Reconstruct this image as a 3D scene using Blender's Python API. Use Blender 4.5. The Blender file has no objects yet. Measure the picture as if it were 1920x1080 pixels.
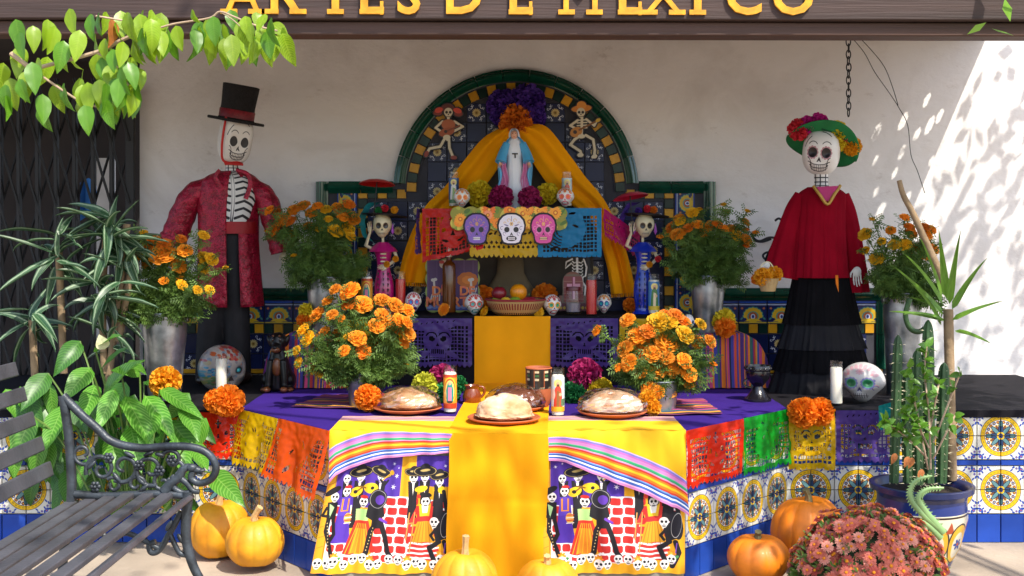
import bpy, math, random
import numpy as np
from mathutils import Vector, Matrix, noise
C = bpy.context; D = bpy.data; SC = C.scene; COL = SC.collection
random.seed(11); np.random.seed(11)
R = math.radians; PI = math.pi; U = random.uniform
# ---------------------------------------------------------------- camera, sky, sun, exposure
F = 2170.0; HZ = 440.0; CZ = 1.22; GZ = -0.05      # focal length in photo pixels, horizon row, eye height, ground height
cam_d = D.cameras.new('camera'); cam = D.objects.new('camera', cam_d); COL.objects.link(cam)
cam.location = (0, 0, CZ); cam.rotation_euler = (R(90), 0, 0)
cam_d.sensor_width = 36; cam_d.lens = 36 * F / 1920; cam_d.shift_y = -(540 - HZ) / 1920
cam_d.clip_start = 0.05; cam_d.clip_end = 500
SC.camera = cam
SUN = Vector((-0.43, 0.60, -1.0)).normalized()        # the way the sunlight travels
el = math.asin(-SUN.z); az = math.atan2(-SUN.x, -SUN.y)
W = D.worlds.new('World'); SC.world = W; W.use_nodes = True
wn = W.node_tree.nodes; wl = W.node_tree.links
sky = wn.new('ShaderNodeTexSky'); sky.sky_type = 'NISHITA'; sky.sun_disc = False
sky.sun_elevation = el; sky.sun_rotation = az; sky.dust_density = 2.0
wl.new(sky.outputs[0], wn['Background'].inputs[0]); wn['Background'].inputs[1].default_value = 0.15
sun_d = D.lights.new('sun', 'SUN'); sun_d.energy = 2.9; sun_d.angle = R(0.53); sun_d.color = (1.0, 0.93, 0.82)
sun = D.objects.new('sun', sun_d); COL.objects.link(sun); sun.rotation_euler = SUN.to_track_quat('-Z', 'Y').to_euler()
sun.location = (4, -5, 9)
SC.view_settings.view_transform = 'Standard'; SC.view_settings.look = 'None'
SC.view_settings.exposure = 1.17; SC.view_settings.gamma = 1; SC.view_settings.use_curve_mapping = False
SC.cycles.max_bounces = 8; SC.cycles.transparent_max_bounces = 16; SC.cycles.caustics_reflective = False; SC.cycles.caustics_refractive = False
SC.cycles.use_denoising = True
# ---------------------------------------------------------------- helpers
def P(px, py, d): return Vector(((px - 960) / F * d, d, CZ - (py - HZ) / F * d))
def M(px, d): return px / F * d
def hexc(h):
    if not isinstance(h, str): return tuple(h)
    h = h.lstrip('#'); o = []
    for i in (0, 2, 4):
        c = int(h[i:i+2], 16) / 255; o.append(c / 12.92 if c < .04045 else ((c + .055) / 1.055) ** 2.4)
    return tuple(o)
def srgb(h):
    if not isinstance(h, str): return np.array(h)
    h = h.lstrip('#'); return np.array([int(h[i:i+2], 16) / 255 for i in (0, 2, 4)])

class MB:                                             # collects shapes; obj() links them as ONE mesh object
    def __init__(s): s.v = []; s.f = []; s.m = []; s.t = []
    def add(s, vs, fs, mi=0, uv=None):
        b = len(s.v); s.v += [tuple(v) for v in vs]
        s.t += list(uv) if uv is not None else [(0.5, 0.5)] * len(vs)
        for f in fs: s.f.append(tuple(i + b for i in f)); s.m.append(mi)
        return s
    def box(s, c, sz, mi=0, rot=None):
        x, y, z = [k / 2 for k in sz]
        vs = [Vector((a*x, b*y, e*z)) for a in (-1, 1) for b in (-1, 1) for e in (-1, 1)]
        if rot is not None: vs = [rot @ v for v in vs]
        c = Vector(c)
        return s.add([v + c for v in vs], [(0,1,3,2),(4,6,7,5),(0,4,5,1),(2,3,7,6),(0,2,6,4),(1,5,7,3)], mi)
    def prism(s, pts, y0, y1, mi=0, fr=None, uvb=None):    # outline in x,z pushed from y0 (front) to y1 (back)
        n = len(pts); g = fr or (lambda v: v)
        vs = [g(Vector((x, y0, z))) for x, z in pts] + [g(Vector((x, y1, z))) for x, z in pts]
        uv = None
        if uvb: uv = [((x-uvb[0])/(uvb[2]-uvb[0]), (z-uvb[1])/(uvb[3]-uvb[1])) for x, z in pts] * 2
        fs = [tuple(range(n)), tuple(range(2*n-1, n-1, -1))] + [(i, i+n, (i+1) % n + n, (i+1) % n) for i in range(n)]
        return s.add(vs, fs, mi, uv)
    def tube(s, path, r, n=8, mi=0, caps=True, sq=1.0):
        path = [Vector(p) for p in path]; k = len(path)
        rs = list(r) if hasattr(r, '__len__') else [r] * k
        vs = []; up = None
        for i, p in enumerate(path):
            t = (path[min(i+1, k-1)] - path[max(i-1, 0)])
            t = t.normalized() if t.length > 1e-9 else Vector((0, 0, 1))
            if up is None: up = Vector((0, 1, 0)) if abs(t.y) < .9 else Vector((1, 0, 0))
            a = t.cross(up)
            a = a.normalized() if a.length > 1e-6 else Vector((1, 0, 0))
            b = a.cross(t).normalized(); up = b
            for j in range(n):
                th = 2*PI*j/n; vs.append(p + a * (math.cos(th) * rs[i]) + b * (math.sin(th) * rs[i] * sq))
        fs = [(i*n+j, i*n+(j+1) % n, (i+1)*n+(j+1) % n, (i+1)*n+j) for i in range(k-1) for j in range(n)]
        if caps: fs += [tuple(range(n-1, -1, -1)), tuple(range((k-1)*n, k*n))]
        return s.add(vs, fs, mi)
    def grid(s, fn, nu, nv, mi=0, keep=None, wrap=False):
        vs = []; uv = []
        for j in range(nv+1):
            for i in range(nu+1):
                vs.append(fn(i/nu, j/nv)); uv.append((i/nu, j/nv))
        w = nu + 1
        fs = [(j*w+i, j*w+i+1, (j+1)*w+i+1, (j+1)*w+i) for j in range(nv) for i in range(nu) if keep is None or keep((i+.5)/nu, (j+.5)/nv)]
        return s.add(vs, fs, mi, uv)
    def lathe(s, prof, n=24, c=(0, 0, 0), mi=0, sy=1.0):   # prof: (radius, z) from bottom to top
        cx, cy, cz = c; k = len(prof)
        vs = []; uv = []
        for i, (r, z) in enumerate(prof):
            for j in range(n+1):
                a = 2*PI*j/n + PI/2; vs.append((cx + r*math.cos(a), cy + r*math.sin(a)*sy, cz + z)); uv.append((j/n, i/max(1, k-1)))
        w = n + 1
        fs = [(i*w+j, i*w+j+1, (i+1)*w+j+1, (i+1)*w+j) for i in range(k-1) for j in range(n)]
        return s.add(vs, fs, mi, uv)
    def ell(s, c, r, nu=14, nv=9, mi=0, rot=None, fn=None):
        if not hasattr(r, '__len__'): r = (r, r, r)
        c = Vector(c)
        def f(u, v):
            a = 2*PI*u; b = PI*(v-.5)
            p = Vector((math.cos(a)*math.cos(b)*r[0], math.sin(a)*math.cos(b)*r[1], math.sin(b)*r[2]))
            if fn: p = fn(p)
            if rot is not None: p = rot @ p
            return p + c
        return s.grid(f, nu, nv, mi)
    def loft(s, secs, n=24, a0=0.0, a1=2*PI, steps=5, mi=0, fold=None, caps=False):   # secs: (cx, cy, cz, rx, ry)
        sec = spline(secs, steps); k = len(sec)
        vs = []; uv = []
        for i, (cx, cy, cz, rx, ry) in enumerate(sec):
            for j in range(n+1):
                a = a0 + (a1-a0)*j/n; m = 1 + (fold(a, i/(k-1)) if fold else 0)
                vs.append((cx + rx*m*math.cos(a), cy + ry*m*math.sin(a), cz)); uv.append((j/n, i/(k-1)))
        w = n + 1
        fs = [(i*w+j, i*w+j+1, (i+1)*w+j+1, (i+1)*w+j) for i in range(k-1) for j in range(n)]
        if caps: fs += [tuple(range(n, -1, -1)), tuple((k-1)*w + j for j in range(w))]
        return s.add(vs, fs, mi, uv)
    def xform(s, mtx, start=0):
        s.v[start:] = [tuple(mtx @ Vector(v)) for v in s.v[start:]]; return s
    def mesh(s, name, mats, smooth=True):
        me = D.meshes.new(name); me.from_pydata(s.v, [], s.f)
        for m in (mats if isinstance(mats, (list, tuple)) else [mats]): me.materials.append(m)
        n = len(me.polygons)
        me.polygons.foreach_set('material_index', s.m); me.polygons.foreach_set('use_smooth', [smooth] * n)
        ul = me.uv_layers.new(name='UVMap'); li = np.zeros(len(me.loops), dtype=np.int32); me.loops.foreach_get('vertex_index', li)
        t = np.array(s.t, dtype=np.float32).reshape(-1, 2)
        ul.data.foreach_set('uv', t[li].ravel()); me.update()
        if smooth and hasattr(me, 'set_sharp_from_angle'): me.set_sharp_from_angle(angle=R(50))
        return me
    def obj(s, name, mats, parent=None, loc=None, smooth=True, bevel=0):
        return link(name, s.mesh(name, mats, smooth), parent, loc, bevel=bevel)
def spline(pts, steps):
    if steps <= 1: return [tuple(p) for p in pts]
    out = []; n = len(pts)
    for i in range(n-1):
        p0, p1, p2, p3 = [np.array(pts[k], float) for k in (max(i-1, 0), i, i+1, min(i+2, n-1))]
        for j in range(steps):
            t = j/steps
            out.append(tuple(.5*((2*p1) + (-p0+p2)*t + (2*p0-5*p1+4*p2-p3)*t*t + (-p0+3*p1-3*p2+p3)*t**3)))
    out.append(tuple(pts[-1])); return out
def link(name, me, parent=None, loc=None, rot=None, scale=None, bevel=0):
    o = D.objects.new(name, me); COL.objects.link(o)
    if parent is not None: o.parent = parent
    if loc is not None: o.location = loc
    if rot is not None: o.rotation_euler = rot
    if scale is not None: o.scale = scale if hasattr(scale, '__len__') else (scale,)*3
    if bevel:
        b = o.modifiers.new('bevel', 'BEVEL'); b.width = bevel; b.segments = 2; b.limit_method = 'ANGLE'
    return o
def tag(o, label, cat=None, group=None, kind=None):
    if label: o['label'] = label
    if cat: o['category'] = cat
    if group: o['group'] = group
    if kind: o['kind'] = kind
    return o
def thing(name, label, cat, loc=(0, 0, 0), rz=0, group=None):
    o = D.objects.new(name, None); COL.objects.link(o); o.location = loc; o.rotation_euler = (0, 0, rz); o.empty_display_size = .05
    return tag(o, label, cat, group)
# ---------------------------------------------------------------- materials
def nmat(name):
    m = D.materials.new(name); m.use_nodes = True; nt = m.node_tree
    return m, nt, nt.nodes, nt.links, nt.nodes['Principled BSDF']
def mat(name, c, rough=.6, met=0, var=.15, vs=9, bump=0, bs=60, spec=.5, sheen=0, coat=0, transl=0, c2=None, grime=0, sss=0, orand=0, st=None):
    m, nt, N, L, B = nmat(name); c = hexc(c)
    tc = N.new('ShaderNodeTexCoord'); nz = N.new('ShaderNodeTexNoise'); nz.inputs['Scale'].default_value = vs; nz.inputs['Detail'].default_value = 5
    vec = tc.outputs['Object']
    if st: mp_ = N.new('ShaderNodeMapping'); mp_.inputs['Scale'].default_value = st; L.new(vec, mp_.inputs['Vector']); vec = mp_.outputs[0]
    L.new(vec, nz.inputs['Vector'])
    cr = N.new('ShaderNodeValToRGB'); cr.color_ramp.elements[0].position = .3; cr.color_ramp.elements[1].position = .7
    d = hexc(c2) if c2 else tuple(min(1, k*(1+var)) for k in c)
    cr.color_ramp.elements[0].color = (*[k*(1-var) for k in c], 1); cr.color_ramp.elements[1].color = (*d, 1)
    L.new(nz.outputs['Fac'], cr.inputs['Fac']); out = cr.outputs['Color']
    if orand:
        oi = N.new('ShaderNodeObjectInfo'); mr = N.new('ShaderNodeMapRange'); mr.inputs['To Min'].default_value = 1-orand; mr.inputs['To Max'].default_value = 1+orand*.6; L.new(oi.outputs['Random'], mr.inputs['Value'])
        mu = N.new('ShaderNodeVectorMath'); mu.operation = 'SCALE'; L.new(out, mu.inputs[0]); L.new(mr.outputs[0], mu.inputs['Scale']); out = mu.outputs[0]
    L.new(out, B.inputs['Base Color'])
    B.inputs['Roughness'].default_value = rough; B.inputs['Metallic'].default_value = met
    B.inputs['Specular IOR Level'].default_value = spec
    if sheen: B.inputs['Sheen Weight'].default_value = sheen; B.inputs['Sheen Roughness'].default_value = .4
    if coat: B.inputs['Coat Weight'].default_value = coat; B.inputs['Coat Roughness'].default_value = .08
    if sss: B.inputs['Subsurface Weight'].default_value = sss; B.inputs['Subsurface Radius'].default_value = (.01, .006, .003)
    if bump:
        n2 = N.new('ShaderNodeTexNoise'); n2.inputs['Scale'].default_value = bs; n2.inputs['Detail'].default_value = 4
        L.new(vec, n2.inputs['Vector'])
        bp = N.new('ShaderNodeBump'); bp.inputs['Strength'].default_value = bump; bp.inputs['Distance'].default_value = .01
        L.new(n2.outputs['Fac'], bp.inputs['Height']); L.new(bp.outputs[0], B.inputs['Normal'])
    if transl:
        tr = N.new('ShaderNodeBsdfTranslucent'); L.new(out, tr.inputs['Color']); mx = N.new('ShaderNodeMixShader'); mx.inputs[0].default_value = transl
        L.new(B.outputs[0], mx.inputs[1]); L.new(tr.outputs[0], mx.inputs[2]); L.new(mx.outputs[0], N['Material Output'].inputs[0])
    return m
def glassm(name, tint=(1, 1, 1), refl=.12, rough=.03):          # thin clear glass or cellophane
    m, nt, N, L, B = nmat(name)
    g = N.new('ShaderNodeBsdfGlossy'); g.inputs['Roughness'].default_value = rough
    t = N.new('ShaderNodeBsdfTransparent'); t.inputs['Color'].default_value = (*tint, 1)
    lw = N.new('ShaderNodeLayerWeight'); lw.inputs['Blend'].default_value = .25
    mp = N.new('ShaderNodeMapRange'); mp.inputs['To Min'].default_value = refl*.4; mp.inputs['To Max'].default_value = min(1, refl*5)
    L.new(lw.outputs['Facing'], mp.inputs['Value'])
    mx = N.new('ShaderNodeMixShader'); L.new(mp.outputs[0], mx.inputs[0]); L.new(t.outputs[0], mx.inputs[1]); L.new(g.outputs[0], mx.inputs[2])
    L.new(mx.outputs[0], N['Material Output'].inputs[0]); return m
class Cv:                                             # a drawing made in code: flat print for tiles, labels, cloth and masks
    def __init__(s, w, h, bg='ffffff'): s.w = w; s.h = h; s.a = np.ones((h, w, 3)) * srgb(bg)
    def _bb(s, x0, x1, y0, y1):
        x0 = max(0, int(x0)-2); y0 = max(0, int(y0)-2); x1 = min(s.w, int(x1)+3); y1 = min(s.h, int(y1)+3)
        if x1 <= x0 or y1 <= y0: return None
        X, Y = np.meshgrid(np.arange(x0, x1)+.5, np.arange(y0, y1)+.5); return x0, x1, y0, y1, X, Y
    def _bl(s, b, m, c):
        x0, x1, y0, y1 = b[:4]; m = np.clip(m, 0, 1)[..., None]
        s.a[y0:y1, x0:x1] = s.a[y0:y1, x0:x1]*(1-m) + m*srgb(c)
    def ell(s, cx, cy, rx, ry, c, rot=0, ring=None):
        q = max(rx, ry); b = s._bb(cx-q, cx+q, cy-q, cy+q)
        if b is None: return s
        X, Y = b[4]-cx, b[5]-cy; co, si = math.cos(rot), math.sin(rot)
        d = np.sqrt(((X*co+Y*si)/rx)**2 + ((Y*co-X*si)/ry)**2); k = min(rx, ry)
        m = np.clip((1-d)*k+.5, 0, 1)
        if ring: m = m * np.clip((d-1)*k+ring+.5, 0, 1)
        s._bl(b, m, c); return s
    def poly(s, pts, c):
        xs = [p[0] for p in pts]; ys = [p[1] for p in pts]; b = s._bb(min(xs), max(xs), min(ys), max(ys))
        if b is None: return s
        X, Y = b[4], b[5]; m = np.zeros(X.shape, bool); n = len(pts)
        for i in range(n):
            xa, ya = pts[i]; xb, yb = pts[(i+1) % n]
            if ya == yb: continue
            m ^= ((ya > Y) != (yb > Y)) & (X < (xb-xa)*(Y-ya)/(yb-ya)+xa)
        s._bl(b, m.astype(float), c); return s
    def rect(s, x0, y0, x1, y1, c): return s.poly([(x0, y0), (x1, y0), (x1, y1), (x0, y1)], c)
    def line(s, pts, w, c, w1=None):
        n = len(pts)-1
        for i in range(n):
            (xa, ya), (xb, yb) = pts[i], pts[i+1]; b = s._bb(min(xa, xb)-w, max(xa, xb)+w, min(ya, yb)-w, max(ya, yb)+w)
            if b is None: continue
            dx, dy = xb-xa, yb-ya; l2 = dx*dx+dy*dy+1e-9
            t = np.clip(((b[4]-xa)*dx+(b[5]-ya)*dy)/l2, 0, 1)
            s._bl(b, w/2 - np.hypot(b[4]-xa-t*dx, b[5]-ya-t*dy) + .5, c)
        return s
    def arc(s, cx, cy, r, a0, a1, w, c, r1=None, k=14):
        r1 = r if r1 is None else r1
        return s.line([(cx+(r+(r1-r)*i/k)*math.cos(a0+(a1-a0)*i/k), cy+(r+(r1-r)*i/k)*math.sin(a0+(a1-a0)*i/k)) for i in range(k+1)], w, c)
    def star(s, cx, cy, r, c, n=5, q=.45, a=0): return s.poly([(cx+(r if i % 2 == 0 else r*q)*math.cos(a+PI*i/n), cy+(r if i % 2 == 0 else r*q)*math.sin(a+PI*i/n)) for i in range(2*n)], c)
    def flower(s, cx, cy, r, c, n=8, cc='f0c040'):
        for i in range(n):
            a = 2*PI*i/n; s.ell(cx+r*.6*math.cos(a), cy+r*.6*math.sin(a), r*.42, r*.24, c, a)
        return s.ell(cx, cy, r*.28, r*.28, cc)
    def image(s, name):
        im = D.images.new(name, s.w, s.h); px = np.ones((s.h, s.w, 4), np.float32); px[..., :3] = np.clip(s.a, 0, 1)
        im.pixels.foreach_set(px.ravel()); im.update(); im.pack(); return im
def imat(name, cv, rough=.5, coat=0, spec=.5, bump=0, bs=300, transl=0, var=.10, sheen=0, vs=12):
    m, nt, N, L, B = nmat(name); t = N.new('ShaderNodeTexImage'); t.image = cv.image(name); t.extension = 'EXTEND'
    tc = N.new('ShaderNodeTexCoord'); nz = N.new('ShaderNodeTexNoise'); nz.inputs['Scale'].default_value = vs; nz.inputs['Detail'].default_value = 4
    L.new(tc.outputs['Object'], nz.inputs['Vector'])
    mr = N.new('ShaderNodeMapRange'); mr.inputs['To Min'].default_value = 1-var*1.6; mr.inputs['To Max'].default_value = 1+var
    L.new(nz.outputs['Fac'], mr.inputs['Value'])
    oi = N.new('ShaderNodeObjectInfo'); m2 = N.new('ShaderNodeMapRange'); m2.inputs['To Min'].default_value = 1-var; m2.inputs['To Max'].default_value = 1+var*.5; L.new(oi.outputs['Random'], m2.inputs['Value'])
    mm = N.new('ShaderNodeMath'); mm.operation = 'MULTIPLY'; L.new(mr.outputs[0], mm.inputs[0]); L.new(m2.outputs[0], mm.inputs[1])
    mu = N.new('ShaderNodeVectorMath'); mu.operation = 'SCALE'; L.new(t.outputs['Color'], mu.inputs[0]); L.new(mm.outputs[0], mu.inputs['Scale'])
    L.new(mu.outputs[0], B.inputs['Base Color'])
    B.inputs['Roughness'].default_value = rough; B.inputs['Specular IOR Level'].default_value = spec
    if coat: B.inputs['Coat Weight'].default_value = coat; B.inputs['Coat Roughness'].default_value = .06
    if sheen: B.inputs['Sheen Weight'].default_value = sheen
    if bump:
        n2 = N.new('ShaderNodeTexNoise'); n2.inputs['Scale'].default_value = bs; L.new(tc.outputs['Object'], n2.inputs['Vector'])
        bp = N.new('ShaderNodeBump'); bp.inputs['Strength'].default_value = bump; bp.inputs['Distance'].default_value = .005
        L.new(n2.outputs['Fac'], bp.inputs['Height']); L.new(bp.outputs[0], B.inputs['Normal'])
    if transl:
        tr = N.new('ShaderNodeBsdfTranslucent'); L.new(mu.outputs[0], tr.inputs['Color']); mx = N.new('ShaderNodeMixShader'); mx.inputs[0].default_value = transl
        L.new(B.outputs[0], mx.inputs[1]); L.new(tr.outputs[0], mx.inputs[2]); L.new(mx.outputs[0], N['Material Output'].inputs[0])
    return m
def wobble(p, sc, amp, seed=0): return amp * noise.noise(Vector((p[0]*sc+seed, p[1]*sc-seed*.7, p[2]*sc+seed*1.3)))
G = {}                                                # materials by plain name
def mk(k, *a, **kw): G[k] = mat(k, *a, **kw); return G[k]
mk('orange_petal', 'fa9216', .7, var=.28, vs=60, transl=.25, orand=.25); mk('deep_orange_petal', 'f27e0e', .7, var=.3, vs=60, transl=.25, orand=.25)
mk('yellow_petal', 'e8b00c', .7, var=.22, vs=60, transl=.25, orand=.2); mk('amber_petal', 'e89010', .7, var=.22, vs=60, transl=.25)
mk('purple_paper', '4a2690', .75, var=.3, vs=30, transl=.25); mk('magenta_paper', '9c1458', .75, var=.3, vs=30, transl=.25)
mk('green_paper', '1f7a3c', .75, var=.3, vs=30, transl=.25); mk('scarlet_paper', 'd83a18', .75, var=.25, vs=40, transl=.25, c2='f09a14')
mk('hot_pink_paper', 'c8188c', .75, var=.25, vs=40, transl=.25); mk('red_paper', 'd42a3a', .75, var=.25, vs=40, transl=.25)
mk('yellow_paper', 'dcc21c', .75, var=.22, vs=30, transl=.3); mk('orange_paper', 'fa8c12', .75, var=.2, vs=40, transl=.42)
mk('gold_paper', 'e8a210', .75, var=.25, vs=25, transl=.3); mk('lime_paper', 'c8c83a', .75, var=.25, vs=25, transl=.3)
mk('marigold_leaf', '466628', .6, var=.35, vs=20, transl=.3, c2='6c8c3c'); mk('stem_green', '54702c', .6, var=.3)
mk('zinc', '74797e', .36, met=.9, var=.4, vs=9, bump=.12, bs=25, c2='c4c8cc'); mk('terracotta', 'a8562e', .7, var=.2, bump=.15, bs=90)
mk('black_cloth', '121016', .9, var=.3, spec=.2); mk('purple_cloth', '321b70', .85, var=.14, vs=5, bump=.15, bs=500, spec=.15)
mk('gold_cloth', 'f4a80c', .85, var=.08, vs=4, bump=.12, bs=500, spec=.2, transl=.1); mk('yellow_cloth', 'f0b808', .8, var=.08, vs=5, bump=.12, bs=500)
G['clear_glass'] = glassm('clear_glass', (1, 1, 1), .05); G['cellophane'] = glassm('cellophane', (1, .99, .97), .34, .10)
mk('white_wax', 'e6e0d0', .45, var=.05, sss=.2); mk('red_wax', 'c4180f', .4, var=.1, sss=.1); mk('cream_bone', 'd8ceac', .5, var=.12)
mk('white_plaster', 'd8d4cc', .5, var=.06, coat=.2); mk('iron', '2a2c30', .5, met=.4, var=.25, bump=.1); mk('dark_iron', '121214', .6, var=.3)
# ---------------------------------------------------------------- ground and back wall
gm = mat('pale_concrete', '9e9080', .9, var=.25, vs=3, bump=.3, bs=40)
g = MB().grid(lambda u, v: (-30+60*u, -30+60*v, GZ), 8, 8).obj('ground', gm); tag(g, None, kind='structure')
WY = 6.0
def stucco():
    m, nt, N, L, B = nmat('white_stucco'); tc = N.new('ShaderNodeTexCoord')
    a = N.new('ShaderNodeTexNoise'); a.inputs['Scale'].default_value = 1.6; a.inputs['Detail'].default_value = 9; a.inputs['Roughness'].default_value = .65; a.inputs['Distortion'].default_value = .6
    L.new(tc.outputs['Object'], a.inputs['Vector'])
    cr = N.new('ShaderNodeValToRGB'); e = cr.color_ramp.elements; e[0].position = .30; e[1].position = .55
    e[0].color = (*hexc('d2ccc8'), 1); e[1].color = (*hexc('e6e2e0'), 1); L.new(a.outputs['Fac'], cr.inputs['Fac'])
    mp = N.new('ShaderNodeMapping'); mp.inputs['Scale'].default_value = (2.0, 1, 3.2); mp.inputs['Rotation'].default_value = (0, .35, 0); L.new(tc.outputs['Object'], mp.inputs['Vector'])
    b = N.new('ShaderNodeTexNoise'); b.inputs['Scale'].default_value = 2.2; b.inputs['Detail'].default_value = 8; b.inputs['Roughness'].default_value = .75; L.new(mp.outputs[0], b.inputs['Vector'])
    c2 = N.new('ShaderNodeValToRGB'); c2.color_ramp.elements[0].position = .32; c2.color_ramp.elements[1].position = .40
    c2.color_ramp.elements[0].color = (.78, .75, .73, 1); c2.color_ramp.elements[1].color = (1, 1, 1, 1); L.new(b.outputs['Fac'], c2.inputs['Fac'])
    mu = N.new('ShaderNodeMixRGB'); mu.blend_type = 'MULTIPLY'; mu.inputs[0].default_value = .8; L.new(cr.outputs[0], mu.inputs[1]); L.new(c2.outputs[0], mu.inputs[2])
    L.new(mu.outputs[0], B.inputs['Base Color']); B.inputs['Roughness'].default_value = .9
    n1 = N.new('ShaderNodeTexNoise'); n1.inputs['Scale'].default_value = 5; n1.inputs['Detail'].default_value = 10; n1.inputs['Roughness'].default_value = .6; L.new(mp.outputs[0], n1.inputs['Vector'])
    bp = N.new('ShaderNodeBump'); bp.inputs['Strength'].default_value = .25; bp.inputs['Distance'].default_value = .03; L.new(n1.outputs['Fac'], bp.inputs['Height']); L.new(bp.outputs[0], B.inputs['Normal'])
    return m
WL = -1.93
b = MB(); b.grid(lambda u, v: (WL + 5.4*u, WY + (.006*noise.noise(Vector((u*14, v*7, 3))) if .01 < u else 0), GZ + 2.5*v), 90, 44)
b.grid(lambda u, v: (WL, WY + .35*u, GZ + 2.5*v), 2, 2)
wall = tag(b.obj('stucco_wall', stucco()), 'white stucco back wall with faint smears, shaded by the porch', 'wall')
# ---------------------------------------------------------------- tiles
def cv_flower():
    c = Cv(160, 160, '131c44')
    for k in range(4):
        a = PI/4 + k*PI/2; x, y = 80+66*math.cos(a)*1.02, 80+66*math.sin(a)*1.02
        c.arc(x, y, 16, a+1.9, a+5.6, 6, 'd8d8e0', 6); c.arc(x-14*math.cos(a+1.57)*1.6, y-14*math.sin(a+1.57)*1.6, 11, a, a+4, 5, 'c8ccd8', 4)
        c.arc(x+14*math.cos(a+1.57)*1.6, y+14*math.sin(a+1.57)*1.6, 11, a+3, a-1, 5, 'c8ccd8', 4)
    for k in range(14): a = 2*PI*k/14; c.ell(80+27*math.cos(a), 80+27*math.sin(a), 12, 5.5, 'd0b878', a)
    c.ell(80, 80, 17, 17, 'a88840'); c.ell(80, 80, 8, 8, '6a4a20'); return c
def cv_fan(vert=False):
    c = Cv(240, 168, '18245a')
    c.rect(0, 0, 240, 9, 'c8b038'); c.rect(0, 160, 240, 168, 'b8c0d8')
    for k in range(9):
        a = PI*k/8; c.ell(120+74*math.cos(a), 62+72*math.sin(a)*.95, 20, 18, '3c8a84')
    for k in range(9):
        a = PI*k/8; c.ell(120+66*math.cos(a), 62+64*math.sin(a)*.95, 19, 17, 'd8b42c')
    c.ell(120, 66, 66, 62, 'd8a828'); c.ell(120, 60, 50, 46, '4a9a8c'); c.ell(120, 58, 40, 40, 'a8542c'); c.ell(120, 58, 20, 24, 'ccd4e8'); c.ell(120, 58, 11, 15, '2a3a80')
    c.poly([(40, 14), (200, 14), (150, 40), (90, 40)], 'd8b42c'); c.flower(24, 132, 13, 'c86a4a', 6); c.flower(216, 132, 13, 'c86a4a', 6)
    c.ell(20, 40, 14, 8, '4a8a7c', .7); c.ell(220, 40, 14, 8, '4a8a7c', -.7)
    if vert: c.a = np.rot90(c.a, 1).copy(); c.h, c.w = c.a.shape[:2]
    return c
def cv_ornate():                                       # a quarter of the round pattern, its centre at the lower left corner
    c = Cv(224, 224, 'd2d0c6')
    for x, y, r in ((196, 196, 22), (206, 150, 14), (150, 206, 14)): c.flower(x, y, r, '24449c', 7, 'c85a3a')
    for x, y, a in ((170, 178, 0.6), (178, 208, 1.2), (208, 178, .2), (215, 118, 1.3), (118, 215, .3), (190, 100, .9), (100, 190, .7), (218, 178, .5), (178, 218, 1.1)): c.ell(x, y, 17, 8, '24449c', a)
    c.ell(0, 0, 196, 196, '1c1c20'); c.ell(0, 0, 191, 191, 'e0b420'); c.ell(0, 0, 156, 156, '1c1c20'); c.ell(0, 0, 151, 151, 'ded8c4')
    for k in range(7): a = PI/2*(k+.5)/7; c.ell(172*math.cos(a), 172*math.sin(a), 9, 5, '1c1c20', a+PI/2); c.ell(172*math.cos(a), 172*math.sin(a), 5, 3, 'f0d050', a+PI/2)
    for k in range(5):
        a = PI/2*(k+.5)/5; c.flower(130*math.cos(a), 130*math.sin(a), 20, ('7a2a20', '243c7c')[k % 2], 7, 'e8b830')
    c.ell(0, 0, 104, 104, 'e0b428', ring=8)
    for a in (.39, 1.18): c.ell(76*math.cos(a), 76*math.sin(a), 34, 13, '7a4a28', a)
    for a in (0, PI/4, PI/2): c.ell(60*math.cos(a), 60*math.sin(a), 64, 24 if a == PI/4 else 20, '16203c', a); c.ell(60*math.cos(a), 60*math.sin(a), 56, 17 if a == PI/4 else 13, '2c4468' if a != PI/4 else '5c8488', a)
    for a in (0, PI/2): c.ell(112*math.cos(a), 112*math.sin(a), 34, 16, '16203c', a); c.ell(112*math.cos(a), 112*math.sin(a), 26, 10, '4a7478', a)
    c.ell(0, 0, 30, 30, 'e0b420'); c.ell(0, 0, 16, 16, '2a3f78'); return c
GL = dict(rough=.28, spec=.25)
G['navy_tile'] = mat('navy_tile', '121b42', .28, var=.35, vs=3, spec=.22, bump=.06, bs=14, orand=.35); G['flower_tile'] = imat('flower_tile', cv_flower(), **GL)
G['fan_tile'] = imat('fan_tile', cv_fan(), **GL); G['fan_tile_upright'] = imat('fan_tile_upright', cv_fan(True), **GL); G['ornate_tile'] = imat('ornate_tile', cv_ornate(), **GL)
G['yellow_tile'] = mat('yellow_tile', 'c8901c', .3, var=.2, vs=8, spec=.22, bump=.06, bs=20, orand=.25); G['green_tile'] = mat('green_tile', '0f2c26', .25, var=.4, vs=6, spec=.22, bump=.06, bs=20, orand=.25)
G['blue_tile'] = mat('blue_tile', '22449a', .25, var=.3, vs=4, spec=.22, bump=.06, bs=16, orand=.3); G['green_glaze'] = mat('green_glaze', '0e4434', .22, var=.35, vs=7, coat=.5, bump=.08, bs=25)
G['grout'] = mat('grout', '8c8578', .9, var=.2, vs=12); G['dark_grout'] = mat('dark_grout', '3c3c44', .9, var=.2)
_tm = {}
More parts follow.
